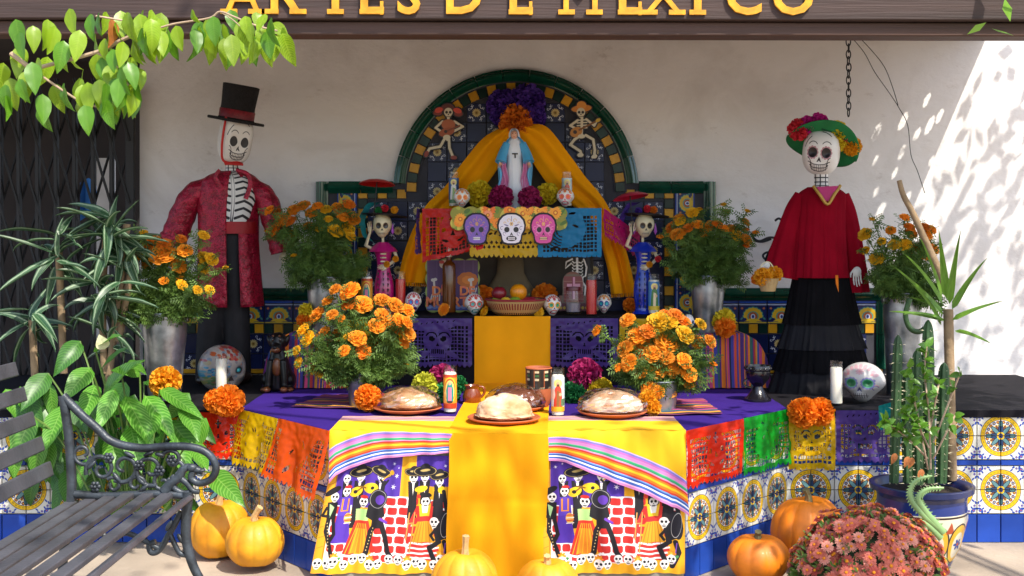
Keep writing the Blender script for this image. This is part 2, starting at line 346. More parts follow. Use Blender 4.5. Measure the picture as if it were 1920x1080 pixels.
def tile_mesh(w, h, m, turn=0, t=.008):
    k = (w, h, m, turn)
    if k not in _tm:
        b = MB(); e = .0018; x, z = w/2, h/2
        vs = [(-x, 0, -z), (x, 0, -z), (x, 0, z), (-x, 0, z), (-x+e, -t, -z+e), (x-e, -t, -z+e), (x-e, -t, z-e), (-x+e, -t, z-e)]
        q = [(0, 0), (1, 0), (1, 1), (0, 1)]; q = q[turn:] + q[:turn]
        b.add(vs, [(4, 5, 6, 7), (0, 1, 5, 4), (1, 2, 6, 5), (2, 3, 7, 6), (3, 0, 4, 7)], 0, q*2); _tm[k] = b.mesh('tile', G[m], False)
    return _tm[k]
def tile(parent, x, y, z, w, h, m, turn=0, rz=0, ry=0, name='tile'):
    j = R(.35); return link(name, tile_mesh(w, h, m, turn), parent, (x, y, z), (U(-j, j), ry, rz+U(-j, j)))
MX = .02; AZ = 1.44; MY = WY - .022
mural = thing('tile_mural', 'arched talavera tile mural with dark green moulding and navy flower tiles on the wall', 'tile mural', (MX, MY, 0))
b = MB(); n = 40; arch = [(-.985, .5), (.985, .5), (.985, 1.485), (.58, 1.485)] + [(.6*math.cos(.08+(PI-.16)*i/n), AZ+.6*math.sin(.08+(PI-.16)*i/n)) for i in range(n+1)] + [(-.58, 1.485), (-.985, 1.485)]
b.prism(arch, 0, .016); b.obj('backing', G['dark_grout'], mural, smooth=False)
PT = .1015
def niche_in(x, z, g=0): return abs(x) < .40-g and (z < 1.27 or math.hypot(x, z-1.27) < .40-g)
for i in range(-7, 8):
    for j in range(0, 13):
        x, z = i*PT, 1.8486 - j*PT
        if z + PT/2 > 1.405 and math.hypot(abs(x)+PT*.42, z+PT*.42-AZ) > .535: continue
        if abs(i) > 5 and z + PT/2 > 1.41: continue
        if niche_in(x, z, .06): continue
        tile(mural, x, 0, z, PT-.003, PT-.003, 'flower_tile' if (i+j) % 2 == 0 else 'navy_tile')
b = MB(); ring = 48
b.grid(lambda u, v: ((.507+.066*v)*math.cos(PI*u), -.009, AZ+(.507+.066*v)*math.sin(PI*u)), ring, 1); b.grid(lambda u, v: (.507*math.cos(PI*u), -.009*(1-v), AZ+.507*math.sin(PI*u)), ring, 1)
b.obj('ring_bed', G['dark_grout'], mural)
k = 34
for i in range(k):
    a = PI*(i+.5)/k; tile(mural, .538*math.cos(a), -.010, AZ+.538*math.sin(a), .0475, .05, 'yellow_tile' if i % 2 else 'green_tile', ry=PI/2-a, name='border_tile')
for s in (-1, 1):
    for i in range(5): tile(mural, s*(.79-.05*i), 0, 1.43, .0475, .0475, 'yellow_tile' if i % 2 == 0 else 'green_tile', name='border_tile')
    for i in range(1, 13): tile(mural, s*.79, 0, 1.43-.05*i, .0475, .0475, 'yellow_tile' if i % 2 == 0 else 'green_tile', name='border_tile')
    for i in range(5): tile(mural, s*.872, 0, 1.382-.128*i, .088, .124, 'fan_tile_upright', turn=0 if s < 0 else 2, name='fan_tile')
    for x in (.826, .918):
        for i in range(4): tile(mural, s*x, 0, 1.365-.16*i, .010, .155, 'blue_tile', name='liner_tile')
PROF = [(-.031, 0), (-.031, -.014), (-.02, -.018), (-.014, -.034), (0, -.042), (.015, -.036), (.021, -.02), (.031, -.016), (.031, 0)]
def sweep(name, pts, nrm, parent, m='green_glaze'):     # a moulding piece: PROF carried along pts, nrm pointing outward
    b = MB(); w = len(PROF)
    vs = [(p[0]+q*nn[0], y, p[1]+q*nn[1]) for p, nn in zip(pts, nrm) for q, y in PROF]
    fs = [(i*w+j, i*w+j+1, (i+1)*w+j+1, (i+1)*w+j) for i in range(len(pts)-1) for j in range(w-1)] + [tuple(range(w)), tuple(range((len(pts)-1)*w, len(pts)*w))[::-1]]
    return b.add(vs, fs).obj(name, G[m], parent)
a0 = .072; k = 13
for i in range(k):
    aa = [a0+(PI-2*a0)*(i+q/4)/k + (.0025 if q == 0 else -.0025 if q == 4 else 0) for q in range(5)]
    sweep('moulding_tile', [(.602*math.cos(a), AZ+.602*math.sin(a)) for a in aa], [(math.cos(a), math.sin(a)) for a in aa], mural)
def straight(x0, z0, x1, z1, nx, nz, parent, step=.155):
    L = math.hypot(x1-x0, z1-z0); k = max(1, round(L/step))
    for i in range(k):
        f0, f1 = i/k+.0015/L, (i+1)/k-.0015/L
        sweep('moulding_tile', [(x0+(x1-x0)*f, z0+(z1-z0)*f) for f in (f0, f1)], [(nx, nz)]*2, parent)
for s in (-1, 1):
    straight(s*.999, .945, s*.999, 1.495, s, 0, mural); straight(s*.967, 1.464, s*.632, 1.464, 0, 1, mural)
stone = mat('shade_tinted_stone', '4a443c', .9, var=.4, vs=4, bump=.6, bs=12)  # flat panel; the shade of a recess is put into its dark colour
nb = MB(); nb.prism([(-.4, .8), (.4, .8), (.4, 1.27)] + [(.4*math.cos(PI*i/24), 1.27+.4*math.sin(PI*i/24)) for i in range(1, 24)] + [(-.4, 1.27)], -.014, .0); nb.obj('niche_panel', stone, mural)
# dado
for s, lab in ((-1, 'low tile dado with green moulding on the wall behind the top hat figure'), (1, 'low tile dado with green moulding on the wall behind the black skirt')):
    da = thing('tile_dado', lab, 'tile dado', (MX, MY, 0), group='tile dados on the wall')
    xs = sorted((s*.99, s*1.92)); MB().box(((xs[0]+xs[1])/2, .008, .71), (xs[1]-xs[0], .016, .42)).obj('backing', G['dark_grout'], da, smooth=False)
    straight(s*1.032, .914, s*1.918, .914, 0, 1, da); straight(s*1.89, .882, s*1.89, .53, s, 0, da)
    for i in range(6): x = 1.075+.148*i; tile(da, s*x, 0, .8125, .144, .1, 'fan_tile', name='fan_tile')
    for i in range(6): tile(da, s*(1.075+.148*i), 0, .872, .144, .014, 'blue_tile', name='liner_tile')
    for i in range(17): tile(da, s*(1.025+.05*i), 0, .735, .0475, .0475, 'yellow_tile' if i % 2 == 0 else 'green_tile', name='border_tile')
    for i in range(8):
        for j in range(2): tile(da, s*(1.05+PT*i), 0, .657-PT*j, PT-.003, PT-.003, 'flower_tile' if (i+j) % 2 else 'navy_tile')
    for i in range(6): MB().box((s*(1.075+.148*i), -.012, .517), (.145, .024, .022)).obj('edge_tile', G['yellow_tile'], da, bevel=.004)
# ---------------------------------------------------------------- the tiled ledge (basin)
LY, FY = 4.78, 4.25
PL = [(-2.7, LY), (-1.108, LY), (-.66, FY), (.63, FY), (1.134, LY), (2.7, LY)]
ledge = thing('tiled_ledge', 'tiled masonry ledge with round yellow and blue talavera patterns carrying the altar', 'ledge', (0, 0, 0))
flat = lambda v: Vector((v.x, v.z, v.y))
MB().prism(PL + [(2.7, 5.96), (-2.7, 5.96)], GZ, .484, fr=flat).obj('core', G['grout'], ledge, smooth=False)
for (A, B_) in zip(PL[:-1], PL[1:]):
    A, B_ = Vector(A), Vector(B_); L = (B_-A).length; t = (B_-A)/L; ang = math.atan2(t.y, t.x); nrm = Vector((t.y, -t.x))
    if abs(A.x) < .7 and abs(B_.x) < .7: continue           # wholly behind the hanging cloths
    w = .0985; n = int(L/w + .35); n += n % 2; w = L/n
    a0, a1 = (A.x, B_.x)
    for i in range(n):
        p = A + t*(w*(i+.5)) + nrm*.001
        if abs(p.x) > 2.65: continue
        tile(ledge, p.x, p.y, .009, w-.002, .116, 'blue_tile', rz=ang, name='base_tile')
        tile(ledge, p.x, p.y, .279, w-.002, .022, 'blue_tile', rz=ang, name='liner_tile')
        for r, z in enumerate((.1185, .217, .341, .4395)):
            odd = i % 2; up = r % 2
            turn = {(1, 1): 0, (0, 1): 3, (0, 0): 2, (1, 0): 1}[(odd, up)]
            tile(ledge, p.x, p.y, z, w-.002, .0965, 'ornate_tile', turn, rz=ang)
# ---------------------------------------------------------------- porch beam, roof and lettering
wood = mat('dark_brown_wood', '3a2a26', .7, var=.4, vs=6, bump=.3, bs=30, st=(.12, 1, 4)); wood2 = mat('mid_brown_wood', '4a342c', .7, var=.35, vs=6, bump=.3, bs=30, st=(.12, 1, 4))
porch = thing('porch_roof', 'dark brown wooden porch beam with yellow raised lettering across the top', 'porch', (0, 4.36, 1.97), 0)
porch.rotation_euler = (0, R(.12), 0)
MB().box((.0, .06, .028), (5.6, .11, .052)).obj('lower_beam', wood2, porch, bevel=.006)
MB().box((.0, .05, .196), (5.6, .15, .28)).obj('upper_beam', wood, porch, bevel=.006)
holes = [(1640, 357), (1690, 283), (1695, 225), (1640, 300), (1722, 250), (1740, 232), (1733, 160), (1738, 185), (1642, 248), (1681, 322), (1700, 370), (1652, 395), (1748, 300), (1760, 215)]  # holes cut in the unseen roof, placed to throw sun flecks on the wall
hp = []
for x, y in holes:
    q = P(x, y, WY); t = 2.285 - q.z; hp.append((q.x + .43*t + U(-.01, .01), q.y - .60*t))
def roof_keep(u, v):
    x, y = 1.9+.575*u, 4.46+1.62*v; return not any(math.hypot((x-hx)*1.7, (y-hy)) < .017+.006*((i*7) % 3) for i, (hx, hy) in enumerate(hp))
b = MB(); b.box((-.6, .92, .315), (5.0, 1.6, .03))
b.grid(lambda u, v: (1.9+.575*u, .10+1.62*v, .315), 106, 320, keep=roof_keep)
b.obj('roof_boards', wood2, porch, smooth=False)
dg = C.evaluated_depsgraph_get()
def text_mesh(txt, size, depth, bold=0.0):
    cu = D.curves.new('lettering', 'FONT'); cu.body = txt; cu.size = size; cu.extrude = depth; cu.align_x = 'CENTER'; cu.offset = bold; cu.resolution_u = 3
    o = D.objects.new('lettering', cu); COL.objects.link(o); C.view_layer.update()
    me = D.meshes.new_from_object(o.evaluated_get(C.evaluated_depsgraph_get())); D.objects.remove(o); return me
gold = mat('yellow_enamel', 'd09414', .55, var=.35, vs=18, bump=.15, bs=60)
for ch, px, sf in (('A', 452, 1), ('R', 530, 1), ('T', 627, 1), ('E', 694, 2), ('S', 765, 0), ('D', 868, 0), ('E', 975, 2), ('M', 1089, 1), ('E', 1181, 2), ('X', 1245, 1), ('I', 1310, 1), ('C', 1397, 0), ('O', 1490, 0)):
    me = text_mesh(ch, .20, .006, .004 if ch not in 'MAX' else 0); me.materials.append(gold); q = P(px, 22, 4.30)
    o = link('letter', me, porch, (q.x, -.034, q.z-1.97), (PI/2, 0, 0))
    if sf:
        b = MB()
        for dx in ((-.052, .052) if sf == 1 and ch in 'ARMX' else (0,)): b.box((dx, .004, 0), (.062 if ch != 'E' else .085, .018, .011))
        if sf == 2: b.box((.04, .018, 0), (.012, .05, .0105))
        b.obj('serif', gold, o)
# ---------------------------------------------------------------- folding gate at the left
dk = mat('interior_shade_paint', '2a2422', .95, var=.4, vs=2)  # dark colour stands in for the shade inside the passage
rec = MB(); rec.grid(lambda u, v: (-4.6+2.72*u, 7.2, GZ+2.6*v), 2, 2); rec.grid(lambda u, v: (-4.6+2.7*u, 6.0+1.2*v, 2.3), 1, 1); tag(rec.obj('passage_shade_plane', dk), 'dark plane standing in for the dim passage seen through the folding gate', 'wall')
gate = thing('folding_gate', 'black folding scissor gate standing open beside the stucco wall', 'gate', (-2.0, 5.93, GZ))
for i in range(9):
    x = .045-.095*i; MB().box((x, 0, 1.02), (.045 if i == 0 else .02, .03, 2.04)).obj('bar', G['dark_iron'], gate, bevel=.003)
for i in range(8):
    for j in range(6):
        x0 = .045-.095*i; z0 = .15+.32*j
        b = MB(); b.tube([(x0, -.018, z0), (x0-.095, -.018, z0+.32)], .007, 5); b.tube([(x0, .018, z0+.32), (x0-.095, .018, z0)], .007, 5); b.obj('lattice_strip', G['dark_iron'], gate)
pw = mat('bright_gap_paint', 'c8c4c0', .8, var=.1)
tag(MB().box((-2.28, 6.5, 1.1), (.10, .02, 1.1)).obj('bright_gap_strip', pw), 'pale narrow strip standing in for the bright gap behind the bars of the folding gate', 'board')  # its pale colour stands for bright background showing between the bars
for x, z, c, l in ((-2.5, 1.3, '2a68a8', 'blue cloth scrap glimpsed behind the gate, higher of the two'), (-2.42, .72, '3a7ab0', 'blue cloth scrap glimpsed behind the gate, lower of the two')):
    tag(MB().grid(lambda u, v: (x+.16*u, 6.7+.03*math.sin(9*u), z+.22*v+.03*math.sin(6*u)), 8, 6).obj('cloth_scrap', mat('blue_scrap', c, .8)), l, 'cloth')
# ---------------------------------------------------------------- chain, wires and wall scroll
q = P(1591, 70, 4.95); ch = thing('hanging_chain', 'black link chain hanging from the porch beam above the right skeleton lady', 'chain', q)
for i in range(12):
    b = MB(); n = 14; h = .019; w = .0095
    b.tube([(w*math.cos(2*PI*k/n), 0, -.0185 + (h*math.sin(2*PI*k/n))) for k in range(n+1)], .0026, 6, caps=False)
    o = b.obj('link', G['dark_iron'], ch, (U(-.001, .001), 0, -.0275*i)); o.rotation_euler = (0, 0, PI/2*(i % 2)+U(-.2, .2))
def wire(pts, d, lab, r=.002):
    w = [P(x, y, d) for x, y in pts]; return tag(MB().tube(spline(w, 5), r, 5).obj('wire', G['dark_iron']), lab, 'wire')
wire([(1593, 66), (1620, 98), (1640, 135), (1668, 175), (1686, 203), (1702, 235), (1708, 290), (1720, 320), (1734, 362)], 5.9, 'thin dark wire that starts at the chain and ends low on the sunlit wall')
wire([(1607, 66), (1632, 92), (1658, 125), (1674, 165), (1684, 198)], 5.9, 'thin dark wire right of the chain, merging into the longer wire')
def scroll():
    t = thing('iron_scroll', 'dark wrought iron wall scroll with curled ends beside the right skeleton lady', 'wall ornament', P(1450, 440, 5.93))
    for pts in ([(1450, 470), (1465, 450), (1473, 425), (1462, 410), (1453, 414)], [(1470, 452), (1445, 445), (1425, 452), (1414, 447), (1409, 437)], [(1445, 487), (1434, 485), (1431, 478), (1440, 473), (1455, 478)], [(1410, 440), (1416, 451), (1430, 453), (1446, 448)]):
        o = MB().tube(spline([P(x, y, 5.93)-Vector(t.location) for x, y in pts], 6), .006, 6).obj('scroll_bar', G['iron'], t)
scroll()
# ---------------------------------------------------------------- altar furniture
TX0, TX1, TY, TZ = -.82, .715, 5.53, .83
tier = thing('altar_tier', 'long low altar tier draped in black cloth behind the breads and flower pots', 'altar', (0, TY, .5))
MB().box(((TX0+TX1)/2, .21, .15), (TX1-TX0-.05, .40, .30)).obj('frame', wood, tier, smooth=False)
b = MB(); b.grid(lambda u, v: (TX0+(TX1-TX0)*u, -.002+.42*v, .33+.002*noise.noise(Vector((u*9, v*3, 1)))), 40, 8)
b.grid(lambda u, v: (TX0+(TX1-TX0)*u, -.004-.004*v*(1+math.sin(u*70)+.6*math.sin(u*31+1)), .33-.326*v), 160, 6); b.obj('cloth', G['black_cloth'], tier)
SZ, SY = 1.35, 5.5
shelf = thing('top_shelf', 'narrow raised shelf at the centre of the altar holding the robed statue', 'shelf', (0, SY, .83))
MB().box((-.01, .22, .505), (.86, .42, .02)).obj('board', G['black_cloth'], shelf, bevel=.003)
for x in (-.40, .38):
    for y in (.34, .40): MB().box((x, y, .25), (.03, .03, .495)).obj('leg', G['dark_iron'], shelf)
# ---------------------------------------------------------------- cloths on the ledge
def edge_y(x):
    if x < -.66: return FY + (LY-FY)*min(1, (-.66-x)/.448)
    if x > .63: return FY + (LY-FY)*min(1, (x-.63)/.504)
    return FY
def sm(p, a): return (p[0], p[1], p[2] + a*noise.noise(Vector((p[0]*7, p[1]*7, 2))))
def top_fn(u, v):
    x = -1.125+2.265*u; e = edge_y(x) - .012
    if v < .06: return (x, e+.002, .5-.03*(1-v/.06))
    f = (v-.06)/.94; return sm((x, e+(5.97-e)*f, .5), .003)
tag(MB().grid(top_fn, 90, 30).obj('purple_tablecloth', G['purple_cloth']), 'purple cloth covering the top of the altar ledge', 'tablecloth')
for x0, x1, lab in ((-2.6, -1.127, 'black cloth on the left wing of the tiled ledge'), (1.142, 2.6, 'black cloth on the right wing of the tiled ledge')):
    b = MB(); b.grid(lambda u, v: sm((x0+(x1-x0)*u, LY-.012+1.2*v, .497), .002), 24, 14); b.grid(lambda u, v: (x0+(x1-x0)*u, LY-.014, .497-.03*v), 24, 1)
    tag(b.obj('black_ledge_cloth', G['black_cloth']), lab, 'cloth')
# gold runner
def run_fn(u, v):
    x = (u-.5)*.362; L1, L2 = .33, 1.29; L3 = .56; t = v*(L1+L2+L3)
    w = .003*math.sin(u*17+2)+.004*noise.noise(Vector((u*4, v*14, 5)))
    if t < L1: return (x+.002, TY-.018+w, .832-t)
    if t < L1+L2: f = (t-L1)/L2; return (x-.05*f, TY-.018-(TY-.018-FY+.03)*f, .508 + w*.5 + .010*max(0, .06-f)*10)
    f = (t-L1-L2)/L3; return (x-.05-.006*f+.004*math.sin(f*7), FY-.034+w*2-.014*math.sin(3*f+u*2)-.006*f*math.sin(u*15+1)-.010*f*noise.noise(Vector((u*5, f*4, 7)))+.0025*(abs(f-.45) < .012), .506-L3*f)
tag(MB().grid(run_fn, 36, 150).obj('gold_runner', G['gold_cloth']), 'golden orange runner cloth falling down the middle of the altar to the ground', 'cloth')
# stripes
def stripes(cols, w=8, h=256):
    c = Cv(w, h); tot = sum(x[1] for x in cols); y = 0
    for col, k in cols: c.rect(-2, h*(y/tot), w+2, h*((y+k)/tot), col); y += k
    return c
hem = [('c77ab0', 5), ('e4a8cc', 3), ('3a60b0', 5), ('e8ecf4', 4), ('2c4c9c', 4), ('6b9ad0', 3), ('c83a24', 4), ('e07818', 5), ('e8c020', 5), ('e07818', 4), ('c83028', 4), ('d890b4', 3), ('2c9a64', 5), ('6ab890', 2), ('d080b8', 7), ('b468b0', 4), ('7a74c0', 4), ('d8b8dc', 2)]
G['hem_stripes'] = imat('hem_stripes', stripes(hem), .85, bump=.15, bs=500, var=.06)
topst = [('c8b0b8', 3), ('b85a78', 3), ('c88a2c', 3), ('d0b8b0', 3), ('6a4a98', 3), ('c8602c', 3), ('c8b4b8', 3), ('9a5a9a', 3), ('c89a3c', 3), ('b8c0c8', 2), ('a83a5a', 2)]
G['top_stripes'] = imat('top_stripes', stripes(topst), .85, bump=.15, bs=500, var=.06)
def lerp(tab, x):
    for (xa, *a), (xb, *c) in zip(tab[:-1], tab[1:]):
        if x <= xb: f = max(0, (x-xa)/(xb-xa)); return [p+(q-p)*f for p, q in zip(a, c)]
    return list(tab[-1][1:])
def front_cloth(lab, tab):
    t = thing('striped_cloth', lab, 'cloth', (0, FY, .5), group='yellow cloths with striped hems on the altar front')
    x0, x1 = tab[0][0], tab[-1][0]
    def zz(px, y, d): return CZ-(y-HZ)/F*d-.5
    def wav(u, v): return -.030 - .004*math.sin(u*40) - .006*v*math.sin(u*23+1)
    def pt(u, d=4.23): px = x0+(x1-x0)*u; return px, M(px-960, d)
    def yel(u, v):
        px, x = pt(u); a = lerp(tab, px); z1 = zz(px, a[0], 4.23)
        return (x, wav(u, 0)+.012*(1-v)**3, .006+(z1-.006)*v)
    def hm(u, v):
        px, x = pt(u); a = lerp(tab, px); z1, z2 = zz(px, a[0], 4.23), zz(px, a[1], 4.23)
        return (x+.012*(1-v)*(u > .9 if tab[0][0] > 960 else 0), wav(u, 1-v)-.002, z2+(z1-z2)*v)
    b = MB(); b.grid(yel, 60, 8); b.obj('yellow_band', G['yellow_cloth'], t)
    MB().grid(hm, 70, 10).obj('striped_hem', G['hem_stripes'], t)
    MB().grid(lambda u, v: (pt(u)[1], -.019+.225*v+.006*math.sin(u*5)*v, .0062-.0018*min(1, v*6)+.0006*math.sin(u*30)), 60, 8).obj('table_band', G['yellow_cloth'], t)
    MB().grid(lambda u, v: (pt(u)[1], .204+.11*v+.006*math.sin(u*5), .0046+.0006*math.sin(u*30)), 60, 3).obj('striped_edge', G['top_stripes'], t)
front_cloth('yellow cloth with rainbow striped hem hanging left of the golden runner', [(618, 842, 905), (630, 833, 890), (660, 820, 876), (700, 809, 862), (740, 808, 856), (845, 812, 848), (852, 812, 848)])
front_cloth('yellow cloth with rainbow striped hem sloping down right of the golden runner', [(1012, 819, 860), (1060, 818, 866), (1100, 823, 882), (1150, 836, 903), (1200, 854, 921), (1250, 876, 944), (1280, 895, 962), (1286, 900, 968)])
# printed fabric with the musicians
def cv_fabric():
    K = 2.51; c = Cv(640, 560, 'e6a416')
    f = lambda x, y: ((x-590)*K, (1070-y)*K)
    def E(x, y, rx, ry, col, rot=0): a, b2 = f(x, y); c.ell(a, b2, rx*K, ry*K, col, rot)
    def Pl(pts, col): c.poly([f(*p) for p in pts], col)
    def Ln(pts, w, col): c.line([f(*p) for p in pts], w*K, col)
    def skull(x, y, r, hair=None):
        if hair: E(x, y-1, r*1.2, r*1.25, hair)
        E(x, y, r, r*1.05, 'f0ece4'); E(x, y+r*.8, r*.6, r*.55, 'f0ece4')
        for s in (-1, 1): E(x+s*r*.42, y-.02*r, r*.28, r*.3, '16141a')
        Pl([(x, y+r*.3), (x-r*.14, y+r*.6), (x+r*.14, y+r*.6)], '16141a'); Ln([(x-r*.4, y+r*.95), (x+r*.4, y+r*.95)], r*.14, '16141a')
        for k in (-.2, 0, .2): Ln([(x+k*r, y+r*.8), (x+k*r, y+r*1.15)], r*.08, '16141a')
    def hat(x, y, w, rot=0):
        E(x, y, w, w*.42, '16141a', rot); a, b2 = f(x, y); c.ell(a, b2, w*K*.93, w*K*.36, 'c8b070', rot, ring=1.5); E(x, y-w*.22, w*.42, w*.36, '1c1a22', rot); E(x, y-w*.06, w*.42, w*.10, 'b8a060', rot)
    def body(x, y, h, col='16141a', w=9, legs=True):
        Pl([(x-w, y), (x+w, y), (x+w*.7, y+h*.5), (x+w*.8, y+h), (x-w*.8, y+h), (x-w*.7, y+h*.5)], col)
        Pl([(x-w*.25, y), (x+w*.25, y), (x, y+h*.4)], 'e8e4dc'); Ln([(x-w*.3, y+2), (x+w*.3, y+2)], 3, '5a34a0')
    Pl([(590, 850), (606, 850), (606, 1070), (590, 1070)], 'e0a020'); Ln([(606, 850), (606, 1040)], 1.2, '8a5a18')
    for k in range(9): Ln([(592, 862+k*20), (604, 858+k*20)], 1, 'a87420')
    for x0, x1, y0, y1 in ((607, 738, 846, 945), (768, 836, 846, 905)):
        Pl([(x0, y0), (x1, y0), (x1, y1), (x0, y1)], '4c2e98')
    for x, y, r in ((722, 862, 4), (729, 885, 5), (724, 906, 6), (718, 875, 2), (616, 868, 4), (626, 884, 3), (628, 862, 2.5), (829, 866, 4), (823, 876, 2), (732, 870, 2)):
        a, b2 = f(x, y); c.star(a, b2, r*K, 'ece8f4', 6, .3, .3)
    Pl([(694, 924), (765, 924), (765, 1050), (694, 1050)], 'f0ece8'); Pl([(608, 940), (646, 940), (646, 1046), (608, 1046)], 'f0ece8'); Pl([(800, 930), (832, 930), (832, 990), (800, 990)], 'f0ece8')
    def brick(x, y, w=19, h=14): c.poly([f(x+dx*w/2, y+dy*h/2) for dx, dy in ((-1, -.6), (-.75, -1), (.75, -1), (1, -.6), (1, .6), (.75, 1), (-.75, 1), (-1, .6))], 'c42a26')
    for r in range(7):
        for k in range(4): brick(702+k*22+(r % 2)*4-2, 934+r*18)
        if r < 5: brick(618, 949+r*18, 15); brick(635, 949+r*18, 14); brick(654, 1040)
        if r < 4: brick(808, 939+r*18, 15); brick(825, 939+r*18, 14)
    for x, y, w, r in ((655, 880, 25, .15), (697, 880, 23, -.35)):        # back row of players
        body(x, y+14, 90, '1a1820', 11); skull(x+1, y+5, 8.5); hat(x, y-3, w, r)
    body(630, 895, 60, '1a1820', 9); skull(628, 890, 7); 
    E(650, 915, 13, 9, 'e0b820', .4); Ln([(650, 915), (672, 900)], 3, '7a5418'); E(649, 915, 4, 3.4, '16141a'); E(679, 908, 15, 10, 'e8c024', -.1); E(682, 908, 3.5, 3.2, '16141a'); Ln([(668, 908), (654, 905)], 3, '7a5418')
    Ln([(700, 893), (718, 880)], 2.4, 'd89c20'); E(719, 879, 4, 5, 'd89c20', .5); Ln([(697, 892), (706, 902), (712, 894)], 4, '16141a')
    Pl([(624, 925), (642, 925), (645, 965), (620, 965)], '5a3cb0'); Pl([(621, 960), (643, 960), (652, 1012), (614, 1012)], '5230a4'); Pl([(626, 928), (640, 928), (640, 952), (626, 952)], 'e08a20'); Pl([(629, 928), (637, 928), (637, 950), (629, 950)], '5a3cb0'); skull(632, 914, 7.5, '16141a'); E(634, 906, 7, 3, 'c82a28')
    Pl([(598, 935), (618, 935), (618, 968), (601, 968)], '16141a'); Pl([(602, 938), (612, 945), (606, 966)], 'a8d090'); Ln([(605, 968), (604, 990), (616, 1020), (622, 1036)], 8, '16141a'); Ln([(614, 968), (620, 995), (612, 1012)], 7, '16141a'); Ln([(598, 945), (592, 960), (604, 962)], 5, '16141a'); skull(610, 925, 8); E(604, 914, 17, 6, '16141a', .5)
    for k in range(9): E(604+k*1.2, 975+k*6, 1, 1.2, 'd8c080')
    Pl([(655, 948), (683, 948), (680, 975), (657, 975)], 'a8d080'); Pl([(657, 970), (682, 970), (700, 1030), (640, 1034)], 'd8321e'); Pl([(660, 985), (678, 985), (686, 1030), (652, 1034)], 'e88a1c')
    for k in range(6): Ln([(662+k*3, 976), (646+k*9, 1032)], 1.4, 'f0b020')
    Ln([(640, 1034), (655, 1038), (672, 1036), (688, 1038), (700, 1031)], 4, 'f4f0ec'); skull(668, 934, 8.5, '16141a'); E(668, 925, 8, 3.5, 'c82a28'); E(641, 965, 7, 10, 'e0a848'); 
    for k in range(4): Ln([(636, 960+k*5), (648, 958+k*5)], 2, ('c8402a', 'e8e0d0')[k % 2])
    Pl([(678, 940), (706, 930), (712, 962), (692, 972), (676, 962)], '16141a'); Ln([(700, 968), (688, 990), (684, 1030), (680, 1038)], 10, '16141a'); Ln([(704, 968), (716, 1000), (724, 1030), (730, 1038)], 9, '16141a'); E(696, 929, 18, 19, '1a1822'); a, b2 = f(696, 929); c.ell(a, b2, 16*K, 17*K, 'd8d4cc', 0, ring=1.5); E(700, 930, 9, 9, '5a34a0'); Ln([(704, 966), (716, 974)], 5, '6a3cb0')
    for k in range(8): E(692-k*1.2, 984+k*6, 1, 1.3, 'd8c080')
    for x, y, w, r in ((764, 882, 20, -.1), (817, 888, 21, .15), (787, 880, 25, .05)):
        body(x, y+13, 70, '1a1820', 11); skull(x, y+6, 8.5); hat(x, y-4, w, r)
    E(780, 910, 13, 6, 'e8c024', .2); Ln([(755, 893), (745, 886)], 2.4, 'd89c20'); E(822, 912, 8, 7, 'e0b820'); Ln([(762, 965), (760, 925)], 7, '16141a'); Ln([(826, 915), (838, 985)], 8, '16141a'); Ln([(810, 915), (806, 960)], 7, '16141a')
    Pl([(772, 942), (806, 942), (803, 975), (776, 975)], 'c82e28'); Ln([(774, 948), (762, 975), (756, 1000)], 6, 'c82e28'); Pl([(777, 938), (801, 938), (798, 962), (780, 962)], 'e8b828'); Pl([(782, 936), (797, 936), (794, 956), (785, 956)], 'f0ece4')
    Pl([(776, 972), (803, 972), (812, 1016), (766, 1016)], 'd89a20'); Pl([(764, 1012), (814, 1012), (824, 1046), (756, 1046)], 'c8302a')
    for k in range(4): Ln([(764-k*2, 1012+k*9), (788, 1016+k*9), (815+k*2, 1012+k*9)], 3.6, 'f0ece8')
    for k in range(6): Ln([(780+k*4, 974), (770+k*8, 1014)], 1.1, 'a86c14')
    skull(790, 934, 8.5, '16141a'); E(789, 922, 13, 5, '16141a'); E(776, 924, 4, 4, 'd83a28')
    Pl([(806, 978), (834, 968), (836, 1000), (812, 1012)], '16141a'); E(830, 978, 11, 27, '1a1822', .15); a, b2 = f(830, 978); c.ell(a, b2, 9*K, 24*K, 'c8c4bc', -.15, ring=1.4); skull(808, 972, 8.5); Ln([(818, 1010), (800, 1022), (812, 1050), (806, 1056)], 9, '16141a'); Ln([(828, 1010), (834, 1030), (822, 1056)], 9, '16141a'); Ln([(830, 1012), (826, 1050)], 2, '7a44b0'); Ln([(812, 985), (802, 998), (808, 1006)], 5, '16141a')
    Ln([(760, 955), (756, 1005)], 2.2, 'c89048'); Ln([(770, 955), (764, 1030)], 2.2, 'c89048'); Ln([(758, 975), (768, 975)], 2, 'c89048')
    random.seed(5)
    for k in range(15):
        x = 598+k*16+U(-3, 3); y = 1040+U(-6, 8); 
        if k % 4 == 2: a, b2 = f(x, y-4); c.flower(a, b2, 8*K, 'e89018', 7); E(x+7, y+2, 6, 3, '4a8a4a', .5)
        skull(x, y+6, U(7.5, 9))
    return c
G['musicians_print'] = imat('musicians_print', cv_fabric(), .85, bump=.12, bs=500, var=.05)
